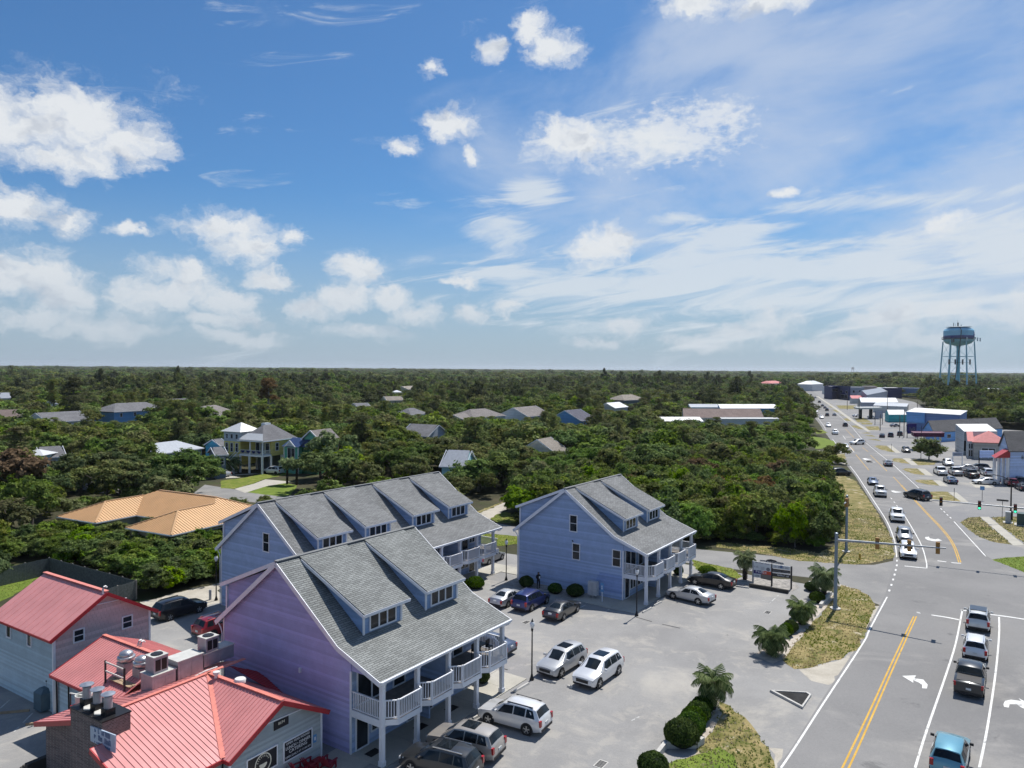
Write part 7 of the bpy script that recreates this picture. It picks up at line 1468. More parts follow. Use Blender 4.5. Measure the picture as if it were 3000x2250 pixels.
# ------------------------------------------------------------------ scatter
def inpoly(x, y, P):
    c = False; j = len(P)-1
    for i in range(len(P)):
        if (P[i][1] > y) != (P[j][1] > y) and x < (P[j][0]-P[i][0])*(y-P[i][1])/(P[j][1]-P[i][1])+P[i][0]: c = not c
        j = i
    return c
def W2(px): return [(p.x, p.y) for p in PXL(px)]
EXC = [[(v.x,v.y) for v in (L1(*p) for p in ((-29,-20),(4,-34),(40,-34),(40,30),(22,50),(19,59),(1,56),(-30,54),(-24.5,44),(-34,14),(-34,-6)))],
       [(v.x,v.y) for v in (OV(-1,-1.5,0),OV(24.5,-1.5,0),OV(24.5,18.5,0),OV(-1,18.5,0))], [(v.x,v.y) for v in (YV(-13,-7,0),YV(13,-7,0),YV(13,14,0),YV(-13,14,0))],
       W2([(2380,1130),(2300,1138),(2360,1190),(2400,1240),(2430,1290),(2463,1330),(2505,1395),(2550,1465),(2590,1525),(2612,1580),(2616,1640),(2550,1680),(2600,1800),(2300,2330),(3500,2330),(3600,1560),(3500,1310),(3050,1268),(2960,1258),(2770,1247),(2725,1205),(2680,1178),(2560,1152),(2440,1137)]),
       W2([(2632,1640),(2500,1650),(2300,1628),(2100,1608),(1900,1588),(1700,1566),(1514,1538),(1440,1526),(1200,1496),(830,1442),(600,1412),(540,1450),(730,1475),(900,1496),(1405,1566),(1900,1640),(2390,1700)]),
       W2(sc(1330,1420,10.37)([(700,820),(1000,680),(1600,440),(1850,370),(1950,420),(1900,1180),(1300,1160),(900,980)])),
       W2(zY([(250,870),(1430,790),(1500,1060),(1400,1280),(640,1260),(250,1120)])), W2(z7([(-80,980),(400,1030),(1280,1180),(1250,1300),(-80,1400)])), W2(z1([(300,620),(1040,415),(1640,270),(1670,640),(1000,900)])), W2([(2440,1635),(2560,1600),(2640,1540),(2660,1720),(2420,1735)]), W2(zH([(230,370),(560,385),(720,480),(600,560),(860,600),(900,790),(600,760),(420,560)]))]
for o in list(col.objects):
    if o.get('category') in ('house','building') and o.location.y > 100:
        bb = [o.matrix_world @ Vector(c) if False else Vector(o.location)+Vector(c) for ch in o.children if ch.type == 'MESH' for c in ch.bound_box]
        xs, ys = [b.x for b in bb], [b.y for b in bb]; EXC.append([(min(xs)-1,min(ys)-1),(max(xs)+1,min(ys)-1),(max(xs)+1,max(ys)+1),(min(xs)-1,max(ys)+1)])
KEEP += [(1395,1525,1515,1575,100), (820,1400,840,1420,100), (1500,1590,2640,1720,70)]
keep(z7([(560,280),(1990,690)]), 86); keep(zY([(262,900),(1430,1240)]), 140); keep(sc(1330,1420,10.37)([(800,480),(1800,1050)]), 112); keep(zH([(230,400),(700,540)]), 190); KEEP.append((2330,1135,2420,1185,420)); KEEP.append((2345,1150,2460,1260,300))
keep(z7([(720,150),(1340,290)]), 120); keep(z7([(0,900),(1260,1270)]), 76); keep(z1([(1040,300),(1640,560)]), 66)
EXB = [(min(p[0] for p in P), min(p[1] for p in P), max(p[0] for p in P), max(p[1] for p in P)) for P in EXC]
VB = [P for P, m in VERGES]
def blocked(x, y):
    for P, b in zip(EXC, EXB):
        if b[0] <= x <= b[2] and b[1] <= y <= b[3] and inpoly(x, y, P): return True
    for P in VB:
        if inpoly(x, y, P): return True
    return False
def fit(x, y, r, H_):
    """largest allowed height so that no kept view is covered"""
    for k in range(6):
        px, py = proj((x,y,H_)); pb = proj((x,y,0))[1]; rp_ = r*F_PX/y*.8; bad = False
        for (x0,y0,x1,y1,dep) in KEEP:
            if y < dep and px+rp_ > x0 and px-rp_ < x1 and py < y1-(y1-y0)*.12 and pb > y0: bad = True; break
        if not bad: return H_
        H_ *= .8
    return 0
cand = []
def scatter(y0, y1, sp, jit=.42):
    y = y0; row = 0
    while y < y1:
        hw_ = y*.74+14; n = int(2*hw_/sp)
        for i in range(n+1):
            x = -hw_+(i+.5*(row % 2))*sp+rng.uniform(-jit,jit)*sp; yy = y+rng.uniform(-jit,jit)*sp
            yield x, yy
        y += sp*.87; row += 1
thz = [(v.x,v.y) for v in (L1(-35,55),L1(30,58),L1(40,110),L1(10,150),L1(-40,95))]       # thicket behind the right house
hedge = W2([(80,1610),(200,1540),(330,1565),(640,1560),(645,1690),(430,1760),(400,1700),(150,1645),(0,1650),(0,1600)])
for x, y in scatter(60, 175, 3.1):
    if abs(x) > y*.74+4: continue
    inth = inpoly(x, y, thz); inh = False
    if inpoly(x, y, hedge): continue
    if not inh and (blocked(x, y) or (not inth and any(blocked(x+dx, y+dy) for dx, dy in ((3,0),(-3,0),(0,-3)))) or (inth and any(blocked(x+dx, y+dy) for dx, dy in ((1.6,0),(0,-1.4))))): continue
    if not (inth or inh) and (rng.random() < .66): continue
    r1_ = rng.random()
    if inh: key = ('thicket_a','thicket_b','thicket_d','thicket_c')[int(r1_*4)]; H_ = rng.uniform(2.2,3.4); sxy = rng.uniform(.75,1.0)
    elif inth: key = ('thicket_a','thicket_b','thicket_c','thicket_e','thicket_d','thicket_a','thicket_b','rust')[min(7,int(r1_*7.3))]; H_ = rng.uniform(4.6,7.4)
    else: key = ('oak_a','oak_b','oak_c','oak_d','oak_e','thicket_b','thicket_a','oak_c')[int(r1_*8)]; H_ = rng.uniform(6.5,9.5) if key.startswith('oak') else rng.uniform(4,6)
    _, _, r0, h0 = PR[key]; H2 = fit(x, y, r0*.8, H_)
    if H2 < 1.8: continue
    sz = H2/h0; sxy = (sz if key.startswith('oak') else max(.7,min(1.15,sz)))*rng.uniform(.9,1.15)
    cand.append((x, y, key, sxy, sz, 'hedge' if inh else 'thicket' if inth else 'oak'))
for x, y in scatter(60, 100, 1.75):          # dense hedge before the orange roofed house
    if not inpoly(x, y, hedge): continue
    key = ('thicket_a','thicket_d','thicket_a','thicket_b','thicket_c')[int(rng.random()*5)]; _, _, r0, h0 = PR[key]; H2 = fit(x, y, 1.2, rng.uniform(2.0,3.6))
    if H2 > 1.2: cand.append((x, y, key, rng.uniform(.6,.85), H2/h0, 'hedge'))
for x, y in scatter(84, 160, 2.0):          # low growth closing the front of the thicket
    if not inpoly(x, y, thz) or blocked(x, y) or any(blocked(x+dx, y+dy) for dx, dy in ((.9,0),(0,-.9))): continue
    if not any(blocked(x+dx, y+dy) for dx, dy in ((3.6,0),(0,-3.4),(2.6,-2.6))): continue
    key = ('thicket_a','thicket_d','thicket_b','thicket_c')[int(rng.random()*4)]; _, _, r0, h0 = PR[key]; cand.append((x, y, key, rng.uniform(.5,.75), rng.uniform(1.5,3.2)/h0, 'thicket'))
for x, y in scatter(175, 360, 5.6):
    if abs(x) > y*.74+6 or blocked(x, y) or blocked(x+5, y) or (x < 0 and blocked(x-4, y)): continue
    r1_ = rng.random(); key = ('oak_a','oak_b','oak_c','oak_d','oak_e','pine_b','far_a','oak_c','far_b','far_a','far_b','far_c')[int(r1_*12)]; H_ = rng.uniform(7.0,10.5)
    if key.startswith('pine'): H_ = rng.uniform(10,13)
    _, _, r0, h0 = PR[key]; H2 = fit(x, y, r0, H_)
    if H2 < 2.5: continue
    sz = H2/h0; cand.append((x, y, key, max(sz,.75)*rng.uniform(.9,1.25), sz, 'mid'))
cand.sort(key=lambda c: -(c[4]*PR[c[2]][3]/c[1]))
NI = 270
lab = {'hedge':('leafy_shrub','leafy shrub of the dense hedge in front of the orange roofed house','shrub','hedge before the orange roofed house'), 'thicket':('thicket_tree','dense tree of the thicket beyond the right blue house','tree','thicket beyond the right blue house'), 'oak':('oak_tree','low oak among the houses behind the long blue house','tree','oaks among the houses'), 'mid':('oak_tree','oak crown in the woodland beyond the houses','tree','woodland oaks beyond the houses')}
TONE = dict(oak_a='deep green', oak_b='broad dark green', oak_c='olive green', oak_d='small olive', oak_e='bright green', rust='brown tinged', thicket_a='bright green', thicket_b='mixed green', thicket_c='dark green', thicket_d='fresh light green', thicket_e='tan flecked', pine_b='tall olive', far_a='rounded dark green', far_b='rounded olive', far_c='rounded bright')
for c in cand[:NI]:
    nm, lb, ct, gr = lab[c[5]]; lb = TONE.get(c[2],'')+' '+lb; tree_obj(c[0], c[1], c[2], c[3], c[4], rng.uniform(0,6.28), lb, gr, nm, ct)
far = {}
def addfar(key, x, y, sxy, sz):
    if y > 330: sz *= 1+.28*math.sin(x*.011+1.3*math.sin(y*.004))*math.sin(y*.0083+x*.0031)+.12*math.sin(x*.037+y*.021)
    far.setdefault(key, []).append((x, y, sxy, sz))
for c in cand[NI:]: addfar(c[2], c[0], c[1], c[3], c[4])
for x, y in scatter(360, 950, 8.0):
    if abs(x) > y*.74+10 or (blocked(x, y)): continue
    key = ('far_a','far_b','far_c','far_d','far_b','far_a')[int(rng.random()*6)]; H_ = rng.uniform(7.5,12)*(1.25 if key == 'far_d' else 1)*(1.4 if rng.random() < .03 else 1)
    H2 = fit(x, y, 5, H_)
    if H2 < 3: continue
    addfar(key, x, y, rng.uniform(1.0,1.5), H2/8.4)
for x, y in scatter(950, 3000, 17.0):
    if abs(x) > y*.74+20 or (y < 1500 and blocked(x, y)): continue
    key = ('mass_a','mass_b','mass_c')[int(rng.random()*3)]; addfar(key, x, y, rng.uniform(1.7,2.8), rng.uniform(.9,1.55)*(1.35 if rng.random() < .06 else 1))
for x, y in scatter(3000, 9000, 58.0):
    if abs(x) > y*.74+60: continue
    key = ('mass_a','mass_b','mass_c')[int(rng.random()*3)]; addfar(key, x, y, rng.uniform(6.5,9.5), rng.uniform(1.0,2.1))
def woodland(key, pts, label):
    src = link('crown', PR[key][0], None)
    me = bpy.data.meshes.new('woodland'); n = len(pts); a = np.array(pts, float)
    me.vertices.add(n); co = np.zeros((n,3), np.float32); co[:,:2] = a[:,:2]; me.vertices.foreach_set('co', co.ravel())
    for nm, vals in (('sxy', a[:,2]), ('sz', a[:,3]), ('rz', rng.uniform(0,6.28,n))):
        at_ = me.attributes.new(nm, 'FLOAT', 'POINT'); at_.data.foreach_set('value', vals.astype(np.float32))
    o = link('woodland', me); tag(o, label, 'woodland', kind='stuff')
    ng = bpy.data.node_groups.new('scatter_crowns', 'GeometryNodeTree'); ng.interface.new_socket('Geometry', in_out='INPUT', socket_type='NodeSocketGeometry'); ng.interface.new_socket('Geometry', in_out='OUTPUT', socket_type='NodeSocketGeometry')
    N = ng.nodes; gi, go = N.new('NodeGroupInput'), N.new('NodeGroupOutput'); ip = N.new('GeometryNodeInstanceOnPoints'); oi = N.new('GeometryNodeObjectInfo'); oi.transform_space = 'ORIGINAL'; oi.inputs['Object'].default_value = src; oi.inputs['As Instance'].default_value = True
    def attr(nm): q = N.new('GeometryNodeInputNamedAttribute'); q.data_type = 'FLOAT'; q.inputs['Name'].default_value = nm; return q.outputs[0]
    cs, cr = N.new('ShaderNodeCombineXYZ'), N.new('ShaderNodeCombineXYZ'); sx = attr('sxy')
    lk = ng.links.new; lk(sx, cs.inputs[0]); lk(sx, cs.inputs[1]); lk(attr('sz'), cs.inputs[2]); lk(attr('rz'), cr.inputs[2])
    lk(gi.outputs[0], ip.inputs['Points']); lk(oi.outputs['Geometry'], ip.inputs['Instance']); lk(cs.outputs[0], ip.inputs['Scale']); lk(cr.outputs[0], ip.inputs['Rotation']); lk(ip.outputs[0], go.inputs[0])
    md = o.modifiers.new('scatter', 'NODES'); md.node_group = ng
    # the source crown is itself one tree of this wood
    x, y, sxy, sz = pts[0]; src.name = 'woodland_tree'; src.location = (x, y, 0); src.scale = (sxy, sxy, sz); tag(src, 'one %s crown among the many of the distant wood' % TONE.get(key, key.replace('_',' ')), 'tree', 'distant wood crowns')
for key, pts in far.items():
    woodland(key, pts, {'oak':'distant oak woodland stretching behind the houses','far':'far woodland canopy reaching towards the horizon','mass':'hazy mass of woods along the horizon'}.get(key.split('_')[0], 'scattered woodland trees in the middle distance'))
print('TREES', len(cand), {k: len(v) for k, v in far.items()})
# ================================================================== signals, signs, palms, shrubs, people
mat('pole_blue_grey', (0.22,0.27,0.32), .45, .4); mat('signal_yellow', (0.34,0.17,0.04), .5); mat('signal_black', (0.02,0.02,0.02), .5); mat('signal_green', (0.02,0.35,0.18), .3, emit=(0.05,0.9,0.45,1.6)); mat('signal_red', (0.25,0.02,0.02), .3); mat('signal_amber', (0.3,0.13,0.02), .3); mat('footing', (0.50,0.49,0.46), .9)
def signal(root, p, face, m, n=3, lit=None):
    """hanging signal head at p (arm point); face = unit direction it shows"""
    f = Vector(face).normalized(); s = Vector((-f.y,f.x,0)); h = .36*n; mb = MB()
    c = p+f*.16; mb.cbox((c.x,c.y,p.z-h*.55),(.34,.26,h),math.atan2(s.y,s.x)); hd = root.add(mb, 'signal_head', m)
    for k in range(n):
        z = p.z-h*.55+h-.18-.36*k; q = c+f*.135; mb = MB(); mb.lathe([(.0,0),(.13,0),(.13,.03),(.0,.035)], 12, (0,0,0), axis='y')
        rot = Matrix.Rotation(math.atan2(f.y,f.x)-R(90), 3, 'Z'); mb.v = [tuple(rot @ Vector(v)+up(q,z)) for v in mb.v]; root.add(mb, 'lens', ('signal_red','signal_amber','signal_green' if lit else 'signal_black')[k], hd)
        mb = MB(); b = q+f*.1; mb.cbox((b.x,b.y,z+.12),(.3,.22,.02),math.atan2(s.y,s.x)); root.add(mb, 'visor', 'signal_black', hd)
def mast(base, h, armpts, label, heads, face, m='signal_yellow', lit=None, name='traffic_signal'):
    rt = Root(name, up(base,0), label, 'traffic light', 'mast arm traffic signals'); mb = MB()
    mb.lathe([(.5,0),(.5,.12),(.45,.13)], 16, (base.x,base.y,0)); rt.add(mb, 'footing', 'footing')
    mb = MB(); mb.lathe([(.26,.1),(.24,.3),(.17,.5),(.15,h-.1),(.16,h),(.05,h+.05)], 14, (base.x,base.y,0)); rt.add(mb, 'pole', 'pole_blue_grey', None, 40)
    if armpts:
        mb = MB(); mb.tube(armpts, [.14]+[.10]*(len(armpts)-2)+[.065], 10); rt.add(mb, 'mast_arm', 'grey_metal', None, 40)
        a, b = armpts[0], armpts[-1]
        for t in heads: signal(rt, a.lerp(b, t), face, m, lit=lit)
    return rt
p1 = G(2447,1784); a1 = Vector((39.8,66.8,7.4)); mast(p1, 7.55, [up(p1,6.85), a1], 'nearest signal mast arm reaching over the road from the verge', (.39,.68,.93), (.55,.83,0))
p2 = G(*r7([(262,885)])[0]); mast(p2, 7.4, [up(p2,6.6), up(p2,6.7)+Vector((-2.0,-3.6,.25))], 'second signal pole at the thicket corner with its arm towards us', (.25,.5), (.8,.55,0))
e3 = Vector((53.1,92.4,7.35)); p3 = Vector((76.5,79.3,0)); rt = mast(p3, 7.6, [up(p3,7.0), e3], 'far signal mast arm entering from the right edge', (), (0,0,0))
for px in ((1185,395),(1560,430),(1913,465)):
    q = G(*r7([px])[0], 7.25); d = (e3-up(p3,7.0)); t = (Vector((q.x,q.y,0))-up(p3,0)).dot(up(d,0))/up(d,0).length_squared; signal(rt, up(p3,7.0)+d*t, (-.55,-.83,0), 'signal_black', lit=(px[0] > 1300))
# business sign -----------------------------------------------------------
for n_, c_ in dict(sign_white=(0.62,0.64,0.66), sign_purple=(0.035,0.02,0.14), sign_orange=(0.62,0.08,0.035), sign_taupe=(0.22,0.185,0.16), sign_charcoal=(0.03,0.03,0.035), ink_grey=(0.16,0.17,0.2)).items(): mat(n_, c_, .45, var=.04)
S0, S1 = G(*zS([(585,712)])[0]), G(*zS([(1205,806)])[0]); sdir = (S1-S0).normalized(); snrm = Vector((sdir.y,-sdir.x,0)); snrm = snrm if snrm.y < 0 else -snrm
bs = Root('business_sign', up(S0,0), 'grey business directory sign on three posts beside the black sedan', 'sign')
SP = lambda px, d=0.0: onplane(zS([px])[0], S0, sdir)+snrm*d
def spanel(q, m, name='panel', d=.05, th=.06):
    mb = MB(); mb.extr([SP(p, d) for p in q], snrm*th); return bs.add(mb, name, m)
for x, yt, yb, m in ((585,345,715,'grey_metal'),(890,395,758,'sign_charcoal'),(1205,438,808,'sign_charcoal')):
    t, b = SP((x,yt)), SP((x,yb)); mb = MB(); mb.cbox((b.x,b.y,0),(.16,.16,t.z),math.atan2(sdir.y,sdir.x)); bs.add(mb, 'post', m)
spanel([(600,352),(880,392),(880,522),(600,490)], 'sign_white'); spanel([(600,492),(740,508),(740,562),(600,545)], 'sign_purple'); spanel([(740,508),(880,525),(880,578),(740,562)], 'sign_orange'); spanel([(600,547),(715,560),(715,622),(600,607)], 'sign_white'); spanel([(715,560),(880,580),(880,665),(715,630)], 'sign_taupe')
spanel([(903,400),(1192,440),(1192,502),(903,462)], 'sign_white'); spanel([(903,470),(1192,508),(1192,555),(903,520)], 'sign_charcoal'); spanel([(903,522),(1192,560),(1192,572),(903,534)], 'sign_white'); spanel([(903,540),(1192,578),(1192,628),(903,592)], 'sign_charcoal')
spanel([(705,345),(1083,408),(1083,380),(980,360),(960,340),(880,320),(820,325),(800,340),(705,330)][::1], 'sign_charcoal', 'header', .05, .08)
ST = lambda s, px, w, sz, m, d=.115: text(s, sz, m, bs.o, SP(px, d)-bs.p, sdir, (0,0,1), width=w)
ST('LONG BAY COMMONS', (895,372), 2.55, .3, 'white_paint', .135); ST('FedEx', (722,527), 1.15, .42, 'white_paint'); SC = lambda n, px, w, h, m, sd_: scribble(n, w, h, m, bs.o, SP(px, .115)-bs.p, sdir, sd_)
SC(7,(975,438),.62,.2,'ink_grey',1); SC(7,(1115,457),.62,.2,'ink_grey',2); SC(20,(1045,512),1.8,.14,'ink_grey',3); SC(12,(1075,585),1.2,.18,'white_paint',4); SC(4,(655,585),.5,.2,'ink_grey',5); SC(6,(645,440),.45,.16,'ink_grey',6); SC(16,(740,385),1.5,.12,'ink_grey',7)
for k in range(3): mb = MB(); a, b = SP((715,445+18*k),.115), SP((775,454+18*k),.115); mb.beam(a,b,.02,.05,up=snrm); bs.add(mb, 'rule', 'ink_grey')
mb = MB(); c = SP((1047,445),.115); mb.cbox((c.x,c.y,c.z-.14),(.26,.02,.28),math.atan2(sdir.y,sdir.x)); bs.add(mb, 'emblem', 'letter_blue')
mb = MB(); c = SP((835,485),.115); mb.lathe([(.16,0),(.2,0),(.2,.015),(.16,.015)], 14, (0,0,0), axis='y'); rot = Matrix.Rotation(math.atan2(sdir.y,sdir.x), 3, 'Z'); mb.v = [tuple(rot @ Vector(v)+c) for v in mb.v]; bs.add(mb, 'emblem', 'ink_grey')
for k in range(3):
    a, b = SP((925,618+24*k),-.9), SP((1185,650+24*k),-.9); mb = MB(); mb.beam(up(a,.28+.25*(2-k)),up(b,.28+.25*(2-k)),.12,.1)
# palms ----------------------------------------------------------------------
def frond_crown(name, n, L, seed, m, droop=1.0, fan=False):
    g = np.random.default_rng(seed); V, Fc = [], []
    for i in range(n):
        a = 2.399*i+g.uniform(-.2,.2); t0 = i/n; el0 = R(78-95*t0)+g.uniform(-.1,.1); ln = L*g.uniform(.85,1.1)
        d = np.array([math.cos(a),math.sin(a),0.]); p = np.array([0,0,0.])+d*.08; side = np.array([-d[1],d[0],0.]); e = el0; K = 9; pts = []
        for k in range(K+1):
            pts.append(p.copy()); p = p+(d*math.cos(e)+np.array([0,0,1.])*math.sin(e))*ln/K; e -= R(9.5)*droop*(1+.5*t0)
        for k in range(K):
            q0, q1 = pts[k], pts[k+1]; tang = (q1-q0)/np.linalg.norm(q1-q0); nrm = np.cross(side, tang); b = len(V); w = .022
            V += [q0-side*w, q0+side*w, q1+side*w*.8, q1-side*w*.8]; Fc.append((b,b+1,b+2,b+3))
            if k == 0: continue
            for sgn in (1,-1):
                for h_ in (.1,.6):
                    c = q0+(q1-q0)*h_; s = (k+h_)/K; ll = ln*.36*math.sin(math.pi*min(1,.12+s*.88))**.7*g.uniform(.85,1.1)
                    dr = side*sgn*.75+tang*.55+nrm*.32+np.array([0,0,-.22*droop]); dr /= np.linalg.norm(dr); wv = tang*.05
                    tip = c+dr*ll+np.array([0,0,-.10*ll*droop]); b = len(V); V += [c-wv, c+wv, tip+wv*.35, tip-wv*.35]; Fc.append((b,b+1,b+2,b+3))
    me = bpy.data.meshes.new(name); me.from_pydata([tuple(v) for v in V], [], Fc); me.materials.append(MATS[m]); me.update(); return me
PC = [frond_crown('fronds', 38, 1.85, 3, 'palm_leaf', 1.05), frond_crown('fronds', 40, 1.8, 4, 'palm_green', 1.1), frond_crown('fronds', 34, 1.65, 6, 'palm_leaf', 1.0)]
def palm_trunk(h, r, seed):
    g = np.random.default_rng(seed); mb = MB(); n = int(h/.16)
    mb.tube([(0,0,-.05),(0,0,h*.5),(0,0,h)], [r*.95,r,r*.8], 10)
    for i in range(n*7):
        z = h*i/(n*7); a = 2.4*i; mb.beam((r*.85*math.cos(a),r*.85*math.sin(a),z),(r*1.45*math.cos(a),r*1.45*math.sin(a),z+.2), .09, .04)
    return mb.mesh('trunk', 'palm_bark')
PT = {}
def palm(base, h, k, s, label, r=.2):
    p = G(*base); e = empty('palm_tree', (p.x,p.y,0), random.uniform(0,6), label, 'palm', 'palms in the planting beds'); key = (round(h,1), r)
    if key not in PT: PT[key] = palm_trunk(h, r, len(PT)+1)
    link('trunk', PT[key], e); c = link('fronds', PC[k], e); c.location = (0,0,h*.97); c.scale = (s,)*3
palm(zS([(455,655)])[0], 2.5, 0, .85, 'palm left of the business sign'); palm(zS([(1735,935)])[0], 2.3, 0, 1.0, 'palm right of the business sign behind the signal pole'); palm(r6([(1350,392)])[0], 1.5, 1, .92, 'palm left of the signal pole foot'); palm(r6([(1092,662)])[0], 1.5, 1, 1.0, 'palm at the tip of the planting bed by the lot entrance'); palm(r6([(568,1138)])[0], 1.9, 0, .92, 'palm standing above the row of clipped shrubs', .22)
palm(zY([(1335,1045)])[0], 4.6, 2, 1.15, 'tall thin palm on the lawn before the green house', .17); palm(zY([(1490,1055)])[0], 4.4, 2, 1.1, 'second tall palm in the shade right of the first', .17); palm(zY([(395,860)])[0], 2.2, 0, 1.7, 'palm in front of the yellow house stairs', .2)
# clipped shrubs ---------------------------------------------------------------
def ball(name, seed, m, n=3600, leaf=.075):
    g = np.random.default_rng(seed); d = g.normal(size=(n,3)); d[:,2] = np.abs(d[:,2])*1.0-.25*g.random(n); d /= np.linalg.norm(d,axis=1)[:,None]
    bump = 1+.05*np.sin(d[:,0]*5+seed)*np.cos(d[:,1]*6)+.03*g.normal(size=n); p = d*bump[:,None]*np.array([1,1,.62])+np.array([0,0,.42]); nr = d+g.normal(size=(n,3))*.45; nr /= np.linalg.norm(nr,axis=1)[:,None]
    t = np.cross(nr,g.normal(size=(n,3))); t /= np.linalg.norm(t,axis=1)[:,None]; b = np.cross(nr,t); s = leaf*g.uniform(.7,1.3,n)[:,None]
    v = np.stack([p-t*s,p-b*s*.6,p+t*s,p+b*s*.6],1).reshape(-1,3); v[:,2] = np.maximum(v[:,2],.01); me = bpy.data.meshes.new(name); me.from_pydata(v.tolist(), [], [(4*i,4*i+1,4*i+2,4*i+3) for i in range(n)]); me.materials.append(MATS[m]); me.update()
    return me
BL = [ball('leaves', 1, 'clipped_leaf'), ball('leaves', 2, 'clipped_leaf')]
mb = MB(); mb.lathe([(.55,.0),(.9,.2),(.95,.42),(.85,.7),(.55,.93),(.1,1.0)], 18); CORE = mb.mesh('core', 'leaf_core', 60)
def shrub(c, w, h, label):
    p = G(*c); e = empty('clipped_shrub', (p.x,p.y,0), random.uniform(0,6), label, 'shrub', 'clipped round shrubs'); e.scale = (w/2,w/2,h)
    link('leaves', random.choice(BL), e); link('core', CORE, e)
for c, w, h, l in ((r6([(290,1450)])[0],2.1,1.5,'largest clipped shrub at the front of the entrance row'),(r6([(370,1370)])[0],1.8,1.4,'clipped shrub behind the largest one'),(r6([(395,1300)])[0],1.6,1.25,'third clipped shrub of the entrance row'),(r6([(440,1240)])[0],1.6,1.2,'bright clipped shrub just before the palm'),(r6([(475,1180)])[0],1.35,1.15,'dark clipped shrub in the shade of the palm'),(r6([(40,1700)])[0],1.7,1.1,'clipped shrub cut by the bottom edge'),
        (r6([(1258,455)])[0],1.25,1,'dark clipped shrub between the two low palms'),(r6([(1215,490)])[0],1.2,1.05,'green clipped shrub behind the palm at the bed tip'),(r6([(1310,340)])[0],1.2,1,'clipped shrub under the palm left of the signal pole'),(r6([(1490,190)])[0],1.5,1,'dark clipped shrub left of the signal pole'),(r6([(1440,90)])[0],1.4,0.85,'leafy low shrub beside the business sign'),
        (z5([(450,1165)])[0],1.5,1.1,'dark shrub leftmost along the right blue wall'),(z5([(715,1222)])[0],1.45,0.95,'dark shrub in the middle of the right blue wall'),(z5([(900,1250)])[0],1.75,1.15,'green topped shrub nearest the utility cabinet'),((1250+1060/7.373,1550+1270/7.373),1.8,1.15,'round shrub at the long blue house corner'),((1250+860/7.373,1550+1250/7.373),1.1,0.8,'small shrub left of the round one by the long house'),
        (z4([(640,905)])[0],1.1,1.1,'dark shrub at the far end of the nearest porch'),(zP([(760,740)])[0],1.1,1.1,'dark shrub behind the porch posts of the right house'),(zP([(1230,720)])[0],2,0.8,'low bright shrub on the lawn behind the black sedan')):
    shrub(c, w, h, l)
# person ------------------------------------------------------------------------
def person(p, rz, label):
    e = empty('person', (p.x,p.y,0), rz, label, 'person')
    v = {'hip':(0,0,.95),'waist':(0,.01,1.1),'chest':(0,.02,1.34),'neck':(0,.0,1.5),'head0':(0,-.03,1.58),'head1':(0,-.04,1.70),'lh':(.10,0,.92),'lk':(.12,-.04,.50),'la':(.13,.03,.08),'lf':(.14,-.13,.04),'rh':(-.10,0,.92),'rk':(-.11,-.02,.50),'ra':(-.12,.04,.08),'rf':(-.13,-.12,.04),
         'ls':(.19,.02,1.42),'le':(.27,.0,1.14),'lw':(.10,-.24,1.16),'lg':(.05,-.29,1.18),'rs':(-.19,.02,1.42),'re':(-.28,.0,1.14),'rw':(-.08,-.24,1.16),'rg':(-.03,-.28,1.19)}
    rad = dict(hip=.155,waist=.15,chest=.165,neck=.06,head0=.085,head1=.10,lh=.10,lk=.07,la=.05,lf=.045,rh=.10,rk=.07,ra=.05,rf=.045,ls=.075,le=.055,lw=.04,lg=.04,rs=.075,re=.055,rw=.04,rg=.04)
    ks = list(v); ed = [('hip','waist'),('waist','chest'),('chest','neck'),('neck','head0'),('head0','head1'),('hip','lh'),('lh','lk'),('lk','la'),('la','lf'),('hip','rh'),('rh','rk'),('rk','ra'),('ra','rf'),('chest','ls'),('ls','le'),('le','lw'),('lw','lg'),('chest','rs'),('rs','re'),('re','rw'),('rw','rg')]
    me = bpy.data.meshes.new('body'); me.from_pydata([v[k] for k in ks], [(ks.index(a),ks.index(b)) for a, b in ed], []); me.materials.append(mat('dark_clothes',(0.018,0.018,0.022),.9))
    o = link('body', me, e); o.modifiers.new('skin', 'SKIN'); sk = me.skin_vertices[0].data
    for i, k in enumerate(ks): sk[i].radius = (rad[k],rad[k]*(.8 if k in ('chest','waist','hip') else 1)); sk[i].use_root = (k == 'hip')
    sb = o.modifiers.new('sub', 'SUBSURF'); sb.levels = 2; sb.render_levels = 2
    mat('skin', (0.42,0.26,0.19), .6)
    mb = MB(); mb.lathe([(.01,1.555),(.055,1.57),(.075,1.62),(.075,1.68),(.05,1.73)], 12, (0,-.075,0)); mb.build('face', 'skin', e, 60)
    mb = MB(); mb.tube([(0,-.148,1.665),(0,-.168,1.635),(0,-.15,1.625)], [.008,.014,.01], 6); mb.build('nose', 'skin', e)
    mb = MB(); mb.lathe([(.03,1.78),(.09,1.76),(.112,1.70),(.105,1.62),(.08,1.57)], 12, (0,-.03,0)); mb.build('hood', 'dark_clothes', e, 60)
    for s in (1,-1):
        mb = MB()
        for k in range(4): x = s*(.045)-s*.018*k; mb.tube([(s*.07,-.26,1.17+.016*k),(s*.02,-.315,1.18+.018*k),(-s*.01,-.30,1.19+.018*k)], [.011,.010,.008], 6)
        mb.tube([(s*.07,-.25,1.2),(s*.04,-.27,1.245)], [.012,.009], 6); mb.build('hand', 'skin', e)
    ph = MB(); ph.cbox((p.x+math.cos(rz-R(90))*.31,p.y+math.sin(rz-R(90))*.31,1.16),(.17,.012,.24),rz); o = ph.build('paper_sheet', 'white_paint'); tag(o, 'pale sheet held by the person in dark clothes', 'paper')
person(G(1577,1724), R(25), 'person in dark hooded clothes reading a sheet by the right blue wall')
